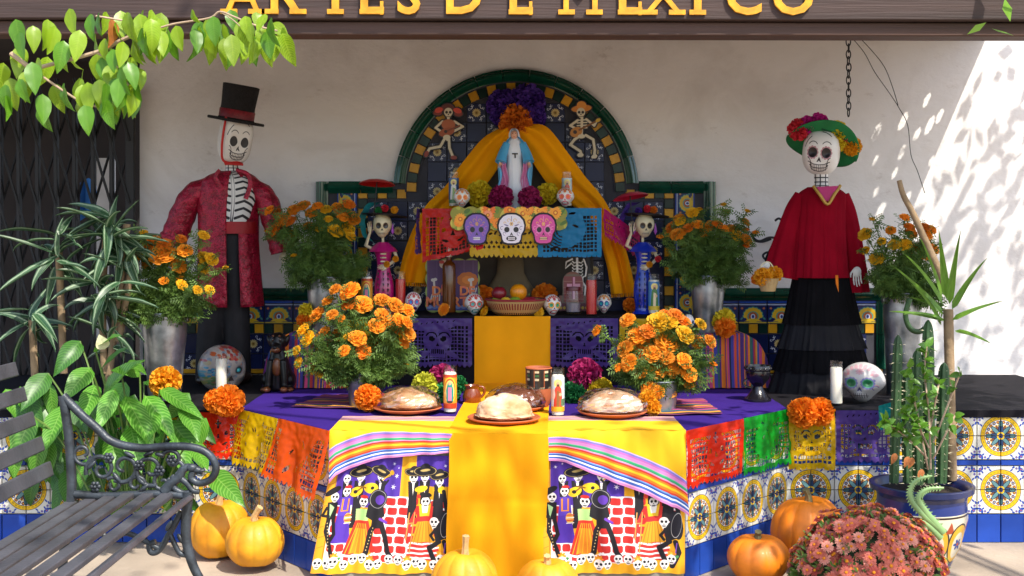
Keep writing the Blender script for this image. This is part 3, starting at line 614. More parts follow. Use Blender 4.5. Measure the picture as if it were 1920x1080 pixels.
for px0, px1, lab in ((588, 850, 'cotton print of skeleton musicians and dancers hanging left of the golden runner'), (1014, 1284, 'cotton print of skeleton musicians and dancers hanging right of the golden runner')):
    xa, xb = M(px0-960, 4.24), M(px1-960, 4.24)
    def fb(u, v): return (xa+(xb-xa)*u+(0 if px0 > 900 else .072*v*(1-u)) +(0 if px0 > 900 else -.012*(1-v)*(1-u)), FY-.010-.006*(1-v)*(1+math.sin(u*26+px0))-.004*math.sin(u*61)-.006*math.sin(u*13+v*2)*(1-v), -.02+.43*v)
    tag(MB().grid(fb, 90, 30).obj('printed_cloth', G['musicians_print']), lab, 'printed cloth', 'printed cloths on the altar front')
# sarapes
random.seed(3)
sc_cols = ['7a2a5c', 'c8501c', '3a3a88', '1c1a30', 'd8741c', '6a2a78', 'a83030', '2c4a8c', 'c88a2c', '4a2468', 'b83c6c', '26306c', '2c5a50']
def blanket(lab, xa, xb, round_right):
    cols = [(random.choice(sc_cols), random.choice((1, 1, 2, 3))) for _ in range(56)]
    c = stripes(cols, 8, 512); c.a = np.rot90(c.a, 1).copy(); c.h, c.w = c.a.shape[:2]
    m = imat('sarape_weave', c, .9, bump=.2, bs=400, var=.12)
    t = thing('sarape_blanket', lab, 'blanket', ((xa+xb)/2, 5.45, .5), group='sarape blankets beside the altar tier'); w = (xb-xa)/2
    def fn(u, v):
        x = -w+2*w*u; hx = .25
        e = max(0, ((x if round_right else -x)/w-.35)/.65); hx *= math.sqrt(max(.01, 1-e**2.4))
        w2 = .006*math.sin(u*29)+.004*math.sin(u*53)
        if v < .7: f = v/.7; return (x, -.03-.03*(1-f)**2+w2*(1-f), .006+hx*f)
        f = (v-.7)/.3; return (x, -.03+.30*f, .006+hx+w2*.3)
    MB().grid(fn, 80, 24).obj('weave', m, t)
    MB().box((-.05 if round_right else .05, .16, .10), (2*w*.72, .26, .20)).obj('box', wood, t)
blanket('purple and orange striped sarape draped over a box behind the dog figure', -1.17, -.70, False)
blanket('purple and orange striped sarape draped over a box beside the black skirt', .74, 1.215, True)
mats_ = [(random.choice(['7a2a5c', 'c8641c', '3a3a88', '4a2468', 'a8302c', '6a3a98', 'd8901c', '2c5a5c', 'a83a70', '1c1a30']), random.choice((1, 1, 2))) for _ in range(26)]
G['mat_stripes'] = imat('mat_stripes', stripes(mats_), .9, bump=.2, bs=400)
for pts, lab in (([(545, 765), (700, 770), (690, 742), (610, 742)], 'small striped woven mat under the left flower pail'), ([(1205, 782), (1355, 778), (1318, 750), (1215, 750)], 'small striped woven mat under the right flower pail')):
    q = [P(x, y, .72*F/(y-HZ)) for x, y in pts]
    def fn(u, v): a = q[0].lerp(q[1], u); c_ = q[3].lerp(q[2], u); p = a.lerp(c_, v); return (p.x+.004*math.sin(v*25), p.y, .5075+.002*math.sin(u*12+v*9))
    tag(MB().grid(fn, 20, 10).obj('woven_mat', G['mat_stripes']), lab, 'mat', 'woven mats under the flower pails')
# ---------------------------------------------------------------- gold drape over the niche
drape = thing('gold_drape', 'golden orange drape gathered at the top and parted round the robed statue', 'drape', (0, 5.88, 1.0))
pleat = mat('drape_cloth', 'f8a00a', .9, var=.1, vs=4, bump=.1, bs=400, spec=.1)
for outer, inner, nm_ in (([(950, 236), (908, 258), (868, 305), (835, 350), (800, 385), (775, 430), (757, 480), (747, 528)], [(970, 246), (950, 285), (928, 325), (896, 365), (864, 392), (838, 430), (816, 480), (802, 530)], 'left'),
                          ([(985, 234), (1024, 238), (1065, 288), (1098, 333), (1130, 372), (1155, 420), (1176, 480), (1191, 548)], [(968, 248), (990, 290), (1015, 330), (1045, 368), (1085, 395), (1115, 430), (1135, 490), (1145, 550)], 'right')):
    o_ = [P(x, y, 5.88) for x, y in [tuple(p) for p in spline(outer, 6)]]; i_ = [P(x, y, 5.88) for x, y in [tuple(p) for p in spline(inner, 6)]]
    n = len(o_)-1
    def fn(u, v):
        k = min(n, round(v*n)); p = o_[k].lerp(i_[k], u); amp = .012+.018*v
        return (p.x, p.y-5.88-.02-amp*(.8*math.sin(u*8+v*1.5)+.3*math.sin(u*17+2+v*3))-.05*math.sin(PI*u)*(1-v*.5), p.z-1.0)
    MB().grid(fn, 44, n).obj('curtain', pleat, drape)
    b = MB()
    for k in range(60):
        p = o_[-1].lerp(i_[-1], k/59); b.tube([(p.x, -.02, p.z-1.0+.004), (p.x+U(-.003, .003), -.022, p.z-1.0-.02)], .0012, 3)
    o = b.obj('fringe', pleat, drape); o['kind'] = 'stuff'
# ---------------------------------------------------------------- cut paper banners
def cutout(name, cv, keepcv, fn, nu, nv, mats, parent=None, solid=0):
    a = keepcv.a[..., 0]; H, Wd = a.shape
    b = MB().grid(fn, nu, nv, keep=lambda u, v: a[min(H-1, int(v*H)), min(Wd-1, int(u*Wd))] > .5)
    used = sorted({i for f in b.f for i in f}); mp = {o: n for n, o in enumerate(used)}
    b.v = [b.v[i] for i in used]; b.t = [b.t[i] for i in used]; b.f = [tuple(mp[i] for i in f) for f in b.f]
    o = b.obj(name, mats, parent)
    if solid: s = o.modifiers.new('thickness', 'SOLIDIFY'); s.thickness = solid; s.offset = 0
    return o
def picado_mask(w, h, motif, edge='zig', pitch=.0172, hole=.0126, seed=1):
    K = 500; c = Cv(int(w*K), int(h*K), 'ffffff'); Wp, Hp = c.w, c.h; rr = random.Random(seed)
    nx, ny = max(2, int((w-.03)/pitch)), max(2, int((h-.06)/pitch)); x0 = (w-(nx-1)*pitch)/2; y0 = .032
    for i in range(nx):
        for j in range(ny):
            x, y = x0+i*pitch, y0+j*pitch; c.rect((x-hole/2)*K, (y-hole/2)*K, (x+hole/2)*K, (y+hole/2)*K, '000000')
    X, Y = Wp/2, Hp*.53; q = min(Wp, Hp)
    if motif == 'skull':
        c.ell(X, Y+.06*q, .30*q, .28*q, 'ffffff'); c.rect(X-.16*q, Y-.34*q, X+.16*q, Y, 'ffffff'); c.ell(X, Y+.33*q, .5*q, .10*q, 'ffffff', .12); c.ell(X, Y+.40*q, .2*q, .14*q, 'ffffff')
        for s in (-1, 1): c.ell(X+s*.12*q, Y+.05*q, .065*q, .05*q, '000000', s*.4); c.arc(X+s*.13*q, Y+.06*q, .12*q, .3, 2.6, 3, '000000'); c.ell(X+s*.3*q, Y-.28*q, .16*q, .05*q, 'ffffff', s*-.5)
        c.poly([(X, Y-.02*q), (X-.03*q, Y-.10*q), (X+.03*q, Y-.10*q)], '000000')
        for k in range(-3, 4): c.line([(X+k*.04*q, Y-.17*q), (X+k*.04*q, Y-.25*q)], 3, '000000')
        c.arc(X, Y+.36*q, .35*q, .6, 2.5, 3, '000000')
        for k in range(7): c.ell(X+(k-3)*.11*q, Y+.36*q+.01*q*k, .025*q, .012*q, '000000', .8)
    elif motif == 'cross':
        c.ell(X, Y, .25*q, .38*q, 'ffffff')
        for s in (-1, 1): c.ell(X+s*.17*q, Y+.03*q, .04*q, .05*q, '000000'); c.ell(X+s*.14*q, Y-.2*q, .07*q, .025*q, '000000', s*.5)
        c.rect(X-.02*q, Y+.14*q, X+.02*q, Y+.34*q, '000000'); c.rect(X-.07*q, Y+.22*q, X+.07*q, Y+.26*q, '000000'); c.poly([(X, Y+.02*q), (X-.04*q, Y-.1*q), (X+.04*q, Y-.1*q)], '000000')
    elif motif == 'bird':
        c.ell(X-.12*q, Y, .46*q, .36*q, 'ffffff', .4); c.ell(X+.1*q, Y+.3*q, .18*q, .14*q, 'ffffff'); c.rect(0, Hp*.45, Wp*.5, Hp, 'ffffff')
        for k in range(6): c.arc(X-.15*q, Y, (.12+.06*k)*q, 2.5+.1*k, 4.6, 2.6, '000000')
        for x, y, a in ((-.1, .36, .9), (.05, .36, .2), (.12, .1, -.4), (-.35, .25, 1.1), (-.3, -.34, .2), (-.1, -.36, 0), (.1, -.32, .5)): c.ell(X+x*q, Y+y*q, .07*q, .024*q, '000000', a)
    elif motif == 'diag':
        c.poly([(Wp*.12, Hp*.95), (Wp*.9, Hp*.95), (Wp*.62, Hp*.4), (Wp*.75, Hp*.06), (Wp*.2, Hp*.1)], 'ffffff')
        for k in range(7): x, y = rr.uniform(.3, .6)*Wp, rr.uniform(.2, .8)*Hp; c.ell(x, y, .07*q, .018*q, '000000', rr.uniform(0, 3))
    elif motif == 'lattice':
        c.rect(0, 0, Wp, Hp, 'ffffff')
        for k in range(15):
            for s in (0, 1):
                x = Wp*(k+.5*s)/14; y = Hp*(.22+.09*s); e = Wp*.026; c.poly([(x-e, y), (x, y+e), (x+e, y), (x, y-e)], '000000')
            for y in (.5, .68, .84): c.ell(Wp*(k+.3)/14, Hp*y+rr.uniform(-4, 4), Wp*.03, Hp*.02, '000000', rr.uniform(0, 3))
    elif motif == 'leaf':
        c.ell(X, Y, .27*Wp, .34*Hp, 'ffffff'); c.rect(0, 0, Wp, Hp*.12, 'ffffff')
        for k in range(16): c.ell(rr.uniform(.1, .9)*Wp, rr.uniform(.15, .9)*Hp, .05*q, .018*q, '000000', rr.uniform(0, 3))
    n = max(5, int(w/.022)); k = .014*K
    for i in range(n):
        xa, xb = Wp*i/n, Wp*(i+1)/n
        if edge == 'zig': c.poly([(xa, -1), (xb, -1), (xa, k), ], '000000') if False else c.poly([(xa-1, -1), ((xa+xb)/2, -1), (xa-1, k)], '000000').poly([(xb+1, -1), ((xa+xb)/2, -1), (xb+1, k)], '000000')
        else: c.poly([(xb-2, -1), (xb+2, -1), (xb, k*.6)], '000000')
    return c
def paper(name, col, tr=.5, rough=.32): G[name] = mat(name, col, rough, var=.08, vs=6, transl=tr, spec=.4); return G[name]
for n_, c_ in (('red_tissue', 'd81a10'), ('orange_tissue', 'f05a08'), ('yellow_tissue', 'ecc00c'), ('green_tissue', '0ca82c'), ('purple_tissue', '5c4496'), ('cyan_tissue', '0c90cc'), ('pink_tissue', 'd01878'), ('teal_tissue', '0c8a88'), ('scarlet_tissue', 'e83010')): paper(n_, c_)
def flag(lab, A, B, ztop, h, m, motif, edge='zig', wave=.009, seed=1, drop=0, lean=0, out=.012, cell=.0028, hb=None, holes=.0126):
    A, B = Vector(A), Vector(B); w = (B-A).length; t = (B-A)/w; n = Vector((t.y, -t.x)); ph = seed*1.7; hb = hb or h
    msk = picado_mask(w, max(h, hb), motif, edge, hole=holes, seed=seed)
    def fn(u, v):
        p = A+t*(w*u)+n*(out+(.004+lean)*(1-v)+wave*(1-v)*(math.sin(u*9+ph)+.5*math.sin(u*19+2*ph+v*4))+.008*(1-v)**.5*noise.noise(Vector((u*5+ph, v*4, ph)))+.003*noise.noise(Vector((u*13, v*11+ph, 2)))); hh = h+(hb-h)*u
        return (p.x, p.y, ztop-drop*u-hh*(1-v)+.002*math.sin(u*21+ph)*(1-v))
    o = cutout('paper_banner', None, msk, fn, int(w/cell), int(h/cell), G[m])
    return tag(o, lab, 'paper banner', 'cut paper banners on the altar')
SA, SB, SC_, SD = Vector((-1.108, LY)), Vector((-.66, FY)), Vector((.63, FY)), Vector((1.134, LY))
flag('red cut paper banner on the left ledge below the pair of orange paper flowers', (-1.30, LY-.01), (-1.112, LY-.01), .49, .19, 'scarlet_tissue', 'cross', seed=2, out=.016)
flag('yellow cut paper banner hanging at the left corner of the ledge beside the orange one', SA.lerp(SB, .0), SA.lerp(SB, .47), .502, .205, 'yellow_tissue', 'leaf', seed=3, out=.02, hb=.215, lean=.05, wave=.012)
flag('orange cut paper banner at the left front corner next to the striped hem', SA.lerp(SB, .49), SA.lerp(SB, 1.04), .506, .215, 'orange_tissue', 'diag', seed=4, out=.026, wave=.014, hb=.25, lean=.06)
flag('red cut paper banner at the right front corner next to the striped hem', SC_.lerp(SD, -.03), SC_.lerp(SD, .50), .506, .215, 'scarlet_tissue', 'cross', seed=5, out=.026, wave=.009, drop=-.0)
flag('green cut paper banner with leaf shadows on the right side of the ledge', SC_.lerp(SD, .51), SC_.lerp(SD, .98), .505, .225, 'green_tissue', 'leaf', seed=6, out=.022, wave=.008)
flag('yellow cut paper banner on the right ledge below a pair of orange paper flowers', (1.136, LY-.01), (1.325, LY-.01), .492, .235, 'yellow_tissue', 'skull', 'scallop', seed=7, out=.02)
flag('dark purple cut paper banner in shade at the right end of the ledge', (1.33, LY-.01), (1.57, LY-.01), .498, .215, 'purple_tissue', 'skull', seed=8, out=.016)
flag('teal cut paper banner drooping behind the cactus stems', (1.50, LY-.02), (1.66, LY-.03), .52, .10, 'teal_tissue', 'leaf', seed=9, out=.03, drop=-.05)
flag('purple cut paper banner on the altar tier left of the golden runner', (-.518, TY), (-.190, TY), .822, .232, 'purple_tissue', 'skull', seed=10, out=.022, wave=.003)
flag('purple cut paper banner on the altar tier right of the golden runner', (.184, TY), (.505, TY), .822, .232, 'purple_tissue', 'skull', seed=11, out=.022, wave=.003)
flag('yellow cut paper banner on the altar tier partly behind the left flower pail', (-.80, TY), (-.524, TY), .815, .23, 'yellow_tissue', 'cross', seed=12, out=.02, wave=.004)
flag('yellow cut paper banner on the altar tier partly behind the right flower pail', (.512, TY), (.712, TY), .82, .23, 'yellow_tissue', 'leaf', seed=13, out=.02, wave=.004)
flag('red cut paper banner at the left of the top shelf', (-.425, SY), (-.135, SY), 1.344, .255, 'red_tissue', 'cross', 'scallop', seed=14, out=.018, hb=.19)
flag('yellow cut paper banner with pointed edge under the skull banner', (-.20, SY), (.122, SY), 1.34, .228, 'yellow_tissue', 'lattice', seed=15, out=.026, wave=.003)
flag('bright blue cut paper banner with a bird at the right of the top shelf', (.122, SY), (.424, SY), 1.346, .232, 'cyan_tissue', 'bird', 'scallop', seed=16, out=.022, wave=.004)
flag('pink cut paper banner trailing back from the right end of the top shelf', (.428, SY-.01), (.63, SY+.28), 1.345, .13, 'pink_tissue', 'leaf', seed=17, out=.01, drop=.12)
flag('purple cut paper banner wrapped round the left end of the top shelf', (-.432, SY+.16), (-.430, SY-.012), 1.345, .22, 'purple_tissue', 'leaf', seed=18, out=.02)
# ---------------------------------------------------------------- skulls, paper flowers, candles and the rest of the altar goods
def remesh(b, voxel, it=3):
    me = b.mesh('body', [], True); o = D.objects.new('body', me); COL.objects.link(o)
    m = o.modifiers.new('r', 'REMESH'); m.mode = 'VOXEL'; m.voxel_size = voxel; m.use_smooth_shade = True
    s = o.modifiers.new('s', 'SMOOTH'); s.iterations = it; s.factor = .5
    C.view_layer.update(); r = D.meshes.new_from_object(o.evaluated_get(C.evaluated_depsgraph_get())); D.objects.remove(o); D.meshes.remove(me); return r
def skull_mb(w, h, d, nu=36, nv=28, jaw=.62, box=1.0):
    g_ = lambda c: math.copysign(abs(c)**box, c)
    def f(p):
        x, y, z = g_(p.x), g_(p.y), g_(p.z); t = max(0, min(1, (-z+.02)/.85)); t = t*t*(3-2*t)
        x2 = x*(1-(1-jaw)*t); y2 = y*(1-.18*t) - .06*t
        if z < -.55: y2 -= 0; z2 = -.55+(z+.55)*1.05
        else: z2 = z
        if y < 0:
            q = 0
            for s in (-1, 1): q += .22*math.exp(-(((x-s*.36)/.17)**2+((z+.06)/.16)**2)); q -= .07*math.exp(-(((x-s*.52)/.16)**2+((z+.30)/.10)**2))
            q += .14*math.exp(-((x/.09)**2+((z+.36)/.11)**2)); q -= .08*math.exp(-((x/.32)**2+((z+.66)/.15)**2)); y2 += q
        return Vector((x2*w/2, y2*d/2, z2*h/2))
    b = MB().ell((0, 0, 0), 1, nu, nv, fn=f)
    b.t = [(v[0]/w+.5, v[2]/h+.5) for v in b.v]; return b
def cv_skull(base='eae6e0', ring=None, eye='141218', mouth=None, brow=None, teeth='f4f2ec', dots=(), nose='141218', lines=None, petals=None, big=0):
    c = Cv(256, 256, base)
    if brow:
        for k in range(9): a = PI*(.15+.7*k/8); c.ell(128+96*math.cos(a), 128+100*math.sin(a), 15, 11, brow, a)
        c.flower(128, 196, 24, brow, 8, dots[0] if dots else 'f0c040')
    for k, col in enumerate(dots):
        for s in (-1, 1): c.ell(128+s*(66+12*(k % 2)), 178-k*38, 9, 9, col); c.arc(128+s*86, 96-k*6, 16, .5, 4, 4, col)
    for s in (-1, 1):
        x, y = 128+s*46, 121
        if ring:
            for k in range(11): a = 2*PI*k/11; c.ell(x+30*math.cos(a), y+29*math.sin(a), 10, 10, ring)
        if petals:
            for k in range(11): a = 2*PI*k/11; c.ell(x+22*math.cos(a), y+21*math.sin(a), 8, 8, petals)
        c.ell(x, y, 24+big, 22+big, eye)
    c.poly([(128, 98), (112, 68), (122, 70), (128, 78), (134, 70), (144, 68)], nose)
    if mouth: c.ell(128, 42, 52, 24, mouth)
    if not lines:
        c.rect(92, 30, 164, 54, teeth)
        for k in range(7): c.line([(92+12*k, 28), (92+12*k, 56)], 2.6, '2a2428')
        c.line([(84, 42), (172, 42)], 3, '2a2428')
    if lines:
        c.line([(66, 52), (84, 38), (128, 34), (172, 38), (190, 52)], 4, lines); c.line([(70, 66), (90, 56), (128, 52), (166, 56), (186, 66)], 4, lines); c.line([(74, 34), (96, 20), (128, 16), (160, 20), (182, 34)], 4, lines)
        for k in range(9): c.line([(78+12.5*k, 60-6*math.sin(PI*k/8)), (80+12*k, 24-6*math.sin(PI*k/8))], 3, lines)
        c.arc(128, 128, 112, .9, 1.5, 4, lines); c.arc(128, 128, 104, 2.2, 2.9, 4, lines)
        for s in (-1, 1): c.arc(128+s*90, 62, 34, 2.0 if s > 0 else -.4, 3.6 if s > 0 else 1.2, 4, lines); c.arc(128+s*74, 50, 20, 1.6, 3.8 if s > 0 else -.6, 4, lines); c.arc(128+s*46, 150, 34, .6, 2.5, 4, lines)
    return c
def pompom_mesh(m, n=230, hemi=False, seed=0, ruffle=.16):
    rr = random.Random(seed); b = MB()
    b.ell((0, 0, 0), .55, 10, 7)
    for i in range(n):
        z = 1-2*(i+.5)/n; 
        if hemi and z < -.25: continue
        a = i*2.39996+rr.uniform(-.2, .2); q = math.sqrt(1-z*z); dr = Vector((q*math.cos(a), q*math.sin(a), z))
        s = dr.orthogonal().normalized(); s.rotate(Matrix.Rotation(rr.uniform(0, 6.28), 3, dr)); t = dr.cross(s)
        w = rr.uniform(.13, .2); L = rr.uniform(.86, 1.08); bend = t*rr.uniform(-.12, .12)
        vs = [dr*.4-s*w*.4, dr*.4+s*w*.4, dr*.78*L-s*w+bend*.5, dr*.80*L+bend*.5+t*ruffle*.5, dr*.78*L+s*w+bend*.5,
              dr*L-s*w*.9+bend+t*rr.uniform(-ruffle, ruffle), dr*(L+.03)+bend-t*ruffle*.4, dr*L+s*w*.9+bend+t*rr.uniform(-ruffle, ruffle)]
        b.add(vs, [(0, 3, 2), (0, 1, 3), (1, 4, 3), (2, 3, 6, 5), (3, 4, 7, 6)])
    return b.mesh('paper_flower', m, False)
_pm = {}
def pompom(px, py, d, r, m, lab, group='paper flowers on the altar', parent=None, loc=None, name='paper_flower', sq=1.0, n=230):
    k = (m, r > 22)
    if k not in _pm: _pm[k] = pompom_mesh(G[m], 300 if r > 22 else n, seed=len(_pm))
    o = link(name, _pm[k], parent, loc if loc is not None else P(px, py, d), (U(0, 6), U(0, 6), U(0, 6)), M(r, d)*1.0)
    if lab: tag(o, lab, 'paper flower', group)
    return o
def cluster(lab, items, d, group='paper flowers on the altar'):     # two or three paper flowers wired together
    x0, y0 = items[0][:2]; t = thing('paper_flower_cluster', lab, 'paper flowers', P(x0, y0, d), group=group)
    for px, py, r, m, dd in items: pompom(0, 0, d, r, m, None, parent=t, loc=P(px, py, d+dd)-t.location, name='paper_flower')
    return t
# marigolds
def marigold_mesh(m, seed):
    rr = random.Random(seed); b = MB(); b.ell((0, 0, -.1), (.62, .62, .35), 9, 6)
    for e, n, r0 in ((-.12, 15, 1.0), (.14, 15, .97), (.42, 13, .9), (.70, 11, .82), (.98, 8, .76), (1.28, 5, .74)):
        for i in range(n):
            a = 2*PI*(i+rr.uniform(-.25, .25))/n+e*3; el_ = e+rr.uniform(-.1, .1); dr = Vector((math.cos(a)*math.cos(el_), math.sin(a)*math.cos(el_), math.sin(el_)*.72))
            s = Vector((-math.sin(a), math.cos(a), 0)); t = dr.cross(s); w = .2*(1.1-.3*e); L = r0*rr.uniform(.92, 1.06)
            f = lambda: t*rr.uniform(-.10, .10)
            b.add([dr*.35-s*w*.4, dr*.35+s*w*.4, dr*L*.93-s*w+f(), dr*L+f(), dr*L*.93+s*w+f()], [(0, 3, 2), (0, 1, 3), (1, 4, 3)])
    return b.mesh('flower_head', m, False)
MG = {c: [marigold_mesh(G[m], k) for k in (1, 2)] for c, m in (('o', 'orange_petal'), ('d', 'deep_orange_petal'), ('y', 'yellow_petal'), ('a', 'amber_petal'))}
def leaflets(b, p, ax, n, ln, rr):                   # a feathery marigold leaf
    ax = ax.normalized(); sd = ax.orthogonal().normalized(); sd.rotate(Matrix.Rotation(rr.uniform(0, 6.28), 3, ax))
    for k in range(n):
        q = p+ax*ln*2.2*(k/n); 
        for s in (-1, 1):
            v = (ax*.8+sd*s).normalized()*ln*rr.uniform(.8, 1.1)*(1-.4*k/n); w = ax.cross(v).cross(v).normalized()*ln*.14
            b.add([q, q+v*.5+w, q+v+Vector((0, 0, -.15*ln)), q+v*.5-w], [(0, 1, 2), (0, 2, 3)])
def bouquet(lab, mx, my, d, heads, extra=26, spread=70, seed=1, leaf=.022, low=0, dj=.07):
    rr = random.Random(seed); o = P(mx, my, d); t = thing('marigold_bouquet', lab, 'flowers', o, group='marigold bouquets in metal pails'); b = MB()
    ends = []
    if d > 5.4: heads = heads+[(h[0]+rr.uniform(-16, 16), h[1]+rr.uniform(-6, 22), h[2], rr.choice('ooday')) for h in heads if h[2] > 8 and rr.random() < .45]
    for px, py, r, c in heads:
        q = P(px, py, d)-o; q.y = rr.uniform(-dj, dj*.5) - .05 - (.05 if py > my-60 else 0); ends.append((q, r, c))
    for k in range(int(extra*(1.25 if d > 5.1 else 1.7))):
        a = rr.uniform(-1, 1); q = Vector((M(spread, d)*a, rr.uniform(-.10, .08), M(rr.uniform(8, 76), d)*(1-.45*abs(a)))); ends.append((q, 0, None))
    for k in range(int(low*1.2)):
        a = rr.uniform(-1, 1); q = Vector((M(spread*.95, d)*a, rr.uniform(-.13, -.04), M(rr.uniform(-14, 22), d))); ends.append((q, 0, None))
    for q, r, c in ends:
        s = Vector((q.x*.25, q.y*.3, -.03)); m1 = s.lerp(q, .5)+Vector((q.x*-.08, rr.uniform(-.02, .02), .02)); path = spline([s, m1, q], 4)
        b.tube(path, .0022 if r else .0016, 4, mi=1, caps=False)
        for k in range(2, len(path)):
            for rep in range(5):
                p = Vector(path[k]).lerp(Vector(path[k-1]), rr.random()); ax = Vector((rr.uniform(-1, 1), rr.uniform(-1, .5), rr.uniform(-.5, .8)))
                leaflets(b, p, ax, 5, leaf*rr.uniform(.8, 1.35), rr)
    f = b.obj('foliage', [G['marigold_leaf'], G['stem_green']], t, smooth=False); f['kind'] = 'stuff'
    for q, r, c in ends:
        if not r: continue
        ax = Vector((q.x*1.2+rr.uniform(-.08, .08), -.20+rr.uniform(-.05, .05), .12+max(0, q.z)*.5)).normalized() if r > 6 else Vector((rr.uniform(-.4, .4), -.2, 1)).normalized()
        h = link('flower_head', MG[c][rr.randrange(2)], t, q, ax.to_track_quat('Z', 'Y').to_euler(), M(r, d)*1.32)
        if c in 'ya': h['label'] = 'yellow marigold head'
    return t
def pail(lab, cx, ytop, ybot, wtop, d, tap=.78, m='zinc', ribs=2, zb=None):
    q = P(cx, ybot, d); H = M(ybot-ytop, d); r = M(wtop/2, d); t = thing('metal_pail', lab, 'pail', q, group='metal pails of marigolds')
    pr = [(0, .003), (r*tap, 0), (r*tap, .006)]
    for k in range(1, 9):
        f = k/9; pr.append((r*(tap+(1-tap)*f)+(.003 if ribs and f in (6/9, 7/9) else 0), H*f))
    MB().lathe(pr+[(r*1.0, H*.985), (r*1.03, H*.99), (r*1.03, H), (r*.97, H), (r*tap*.9, H*.5), (0, H*.5)], 32).obj('bucket', G[m], t)
    MB().tube([(r*1.035*math.cos(2*PI*k/24), r*1.035*math.sin(2*PI*k/24), H*.993) for k in range(25)], .0028, 5, caps=False).obj('rim', G[m], t)
    if ribs:
        for s in (-1, 1): MB().box((s*r*1.02, 0, H*.93), (.012, .03, .03)).obj('handle_lug', G[m], t, bevel=.003)
    return t
pail('tall galvanised pail on the left ledge in front of the top hat figure', 309, 585, 748, 83, 5.0, .72)
bouquet('marigolds in the tall pail at the far left, beside the top hat figure', 309, 588, 5.0, [(318,476,20,'o'),(288,454,15,'d'),(285,489,13,'o'),(322,458,12,'d'),(348,448,9,'d'),(344,497,13,'o'),(338,515,13,'o'),(320,491,10,'a'),(322,524,8,'a'),(361,469,12,'a'),(388,484,12,'y'),(405,485,11,'y'),(387,502,10,'y'),(396,441,9,'y'),(407,541,8,'y'),(353,532,9,'y'),(388,541,8,'y'),(266,482,8,'y'),(227,532,7,'y'),(435,500,5,'y'),(285,437,7,'y'),(300,470,11,'d'),(333,476,12,'o')], 30, 80, 1, low=14)
pail('galvanised pail on the left sarape box against the wall', 614, 518, 640, 76, 5.55, .78)
bouquet('marigolds in the pail against the wall beside the top hat figure sleeve', 612, 522, 5.55, [(574,387,12,'o'),(555,395,12,'o'),(533,413,13,'o'),(520,400,9,'d'),(589,400,10,'o'),(600,387,9,'o'),(520,432,9,'o'),(581,424,9,'o'),(551,415,10,'d'),(646,400,14,'d'),(659,384,10,'d'),(634,388,9,'a'),(616,393,9,'y'),(548,441,11,'y'),(635,432,13,'y'),(653,428,13,'y'),(601,428,8,'y'),(622,411,7,'y'),(663,443,8,'y'),(505,434,4,'y'),(559,478,5,'y'),(668,410,9,'o')], 34, 72, 2, low=10)
pail('galvanised pail on the right sarape box against the wall', 1327, 516, 634, 62, 5.55, .80)
bouquet('marigolds in the pail against the wall beside the right skeleton lady', 1325, 520, 5.55, [(1269,410,9,'o'),(1264,439,12,'o'),(1257,426,10,'d'),(1292,399,10,'y'),(1309,393,6,'y'),(1301,421,9,'o'),(1315,435,10,'a'),(1331,423,10,'o'),(1350,384,5,'y'),(1359,396,6,'o'),(1396,416,8,'o'),(1395,396,5,'y'),(1370,432,12,'o'),(1394,449,10,'o'),(1395,431,6,'d'),(1412,436,6,'o'),(1394,461,6,'d'),(1232,444,6,'o'),(1340,421,9,'d'),(1283,428,9,'d'),(1352,428,8,'o')], 38, 72, 3, low=8)
pail('galvanised pail on the right ledge behind the cactus', 1692, 548, 740, 70, 5.25, .8)
bouquet('marigolds in the pail at the far right, against the sunlit wall', 1690, 556, 5.25, [(1683,408,8,'o'),(1690,426,9,'d'),(1697,437,10,'o'),(1721,439,11,'o'),(1718,426,9,'d'),(1727,456,9,'d'),(1712,463,9,'o'),(1696,476,10,'o'),(1725,476,11,'o'),(1657,432,8,'o'),(1636,484,12,'y'),(1610,439,11,'y'),(1681,458,12,'y'),(1662,458,10,'y'),(1640,452,7,'y'),(1620,469,7,'y'),(1631,411,5,'y'),(1740,430,9,'o'),(1745,466,10,'o')], 34, 66, 4, low=10)
pail('small metal pail at the left front with an orange paper flower against it', 681, 698, 764, 63, 4.85, .8, ribs=0)
bouquet('big marigold bouquet in the small pail left of the purple banner', 681, 702, 4.88, [(632,541,10,'o'),(658,544,17,'o'),(617,563,10,'o'),(681,570,16,'o'),(656,570,12,'d'),(596,589,14,'o'),(632,586,10,'o'),(643,595,8,'o'),(717,562,13,'o'),(744,571,14,'o'),(766,581,11,'o'),(754,595,11,'o'),(723,590,14,'o'),(712,607,13,'o'),(732,601,12,'o'),(747,612,11,'d'),(769,599,10,'o'),(769,621,13,'o'),(762,639,9,'o'),(638,625,13,'o'),(611,620,10,'o'),(678,629,14,'o'),(705,642,15,'o'),(656,650,10,'o'),(687,654,12,'d'),(578,614,11,'y'),(588,629,13,'y'),(609,663,12,'y'),(569,650,8,'y'),(573,672,9,'y'),(593,688,9,'y'),(609,694,9,'y'),(657,628,8,'y'),(764,677,6,'y')], 46, 92, 5, low=16, dj=.09)
pail('small lilac tinted pail at the right front of the altar under crowded marigolds', 1236, 712, 776, 72, 4.75, .82, ribs=0)
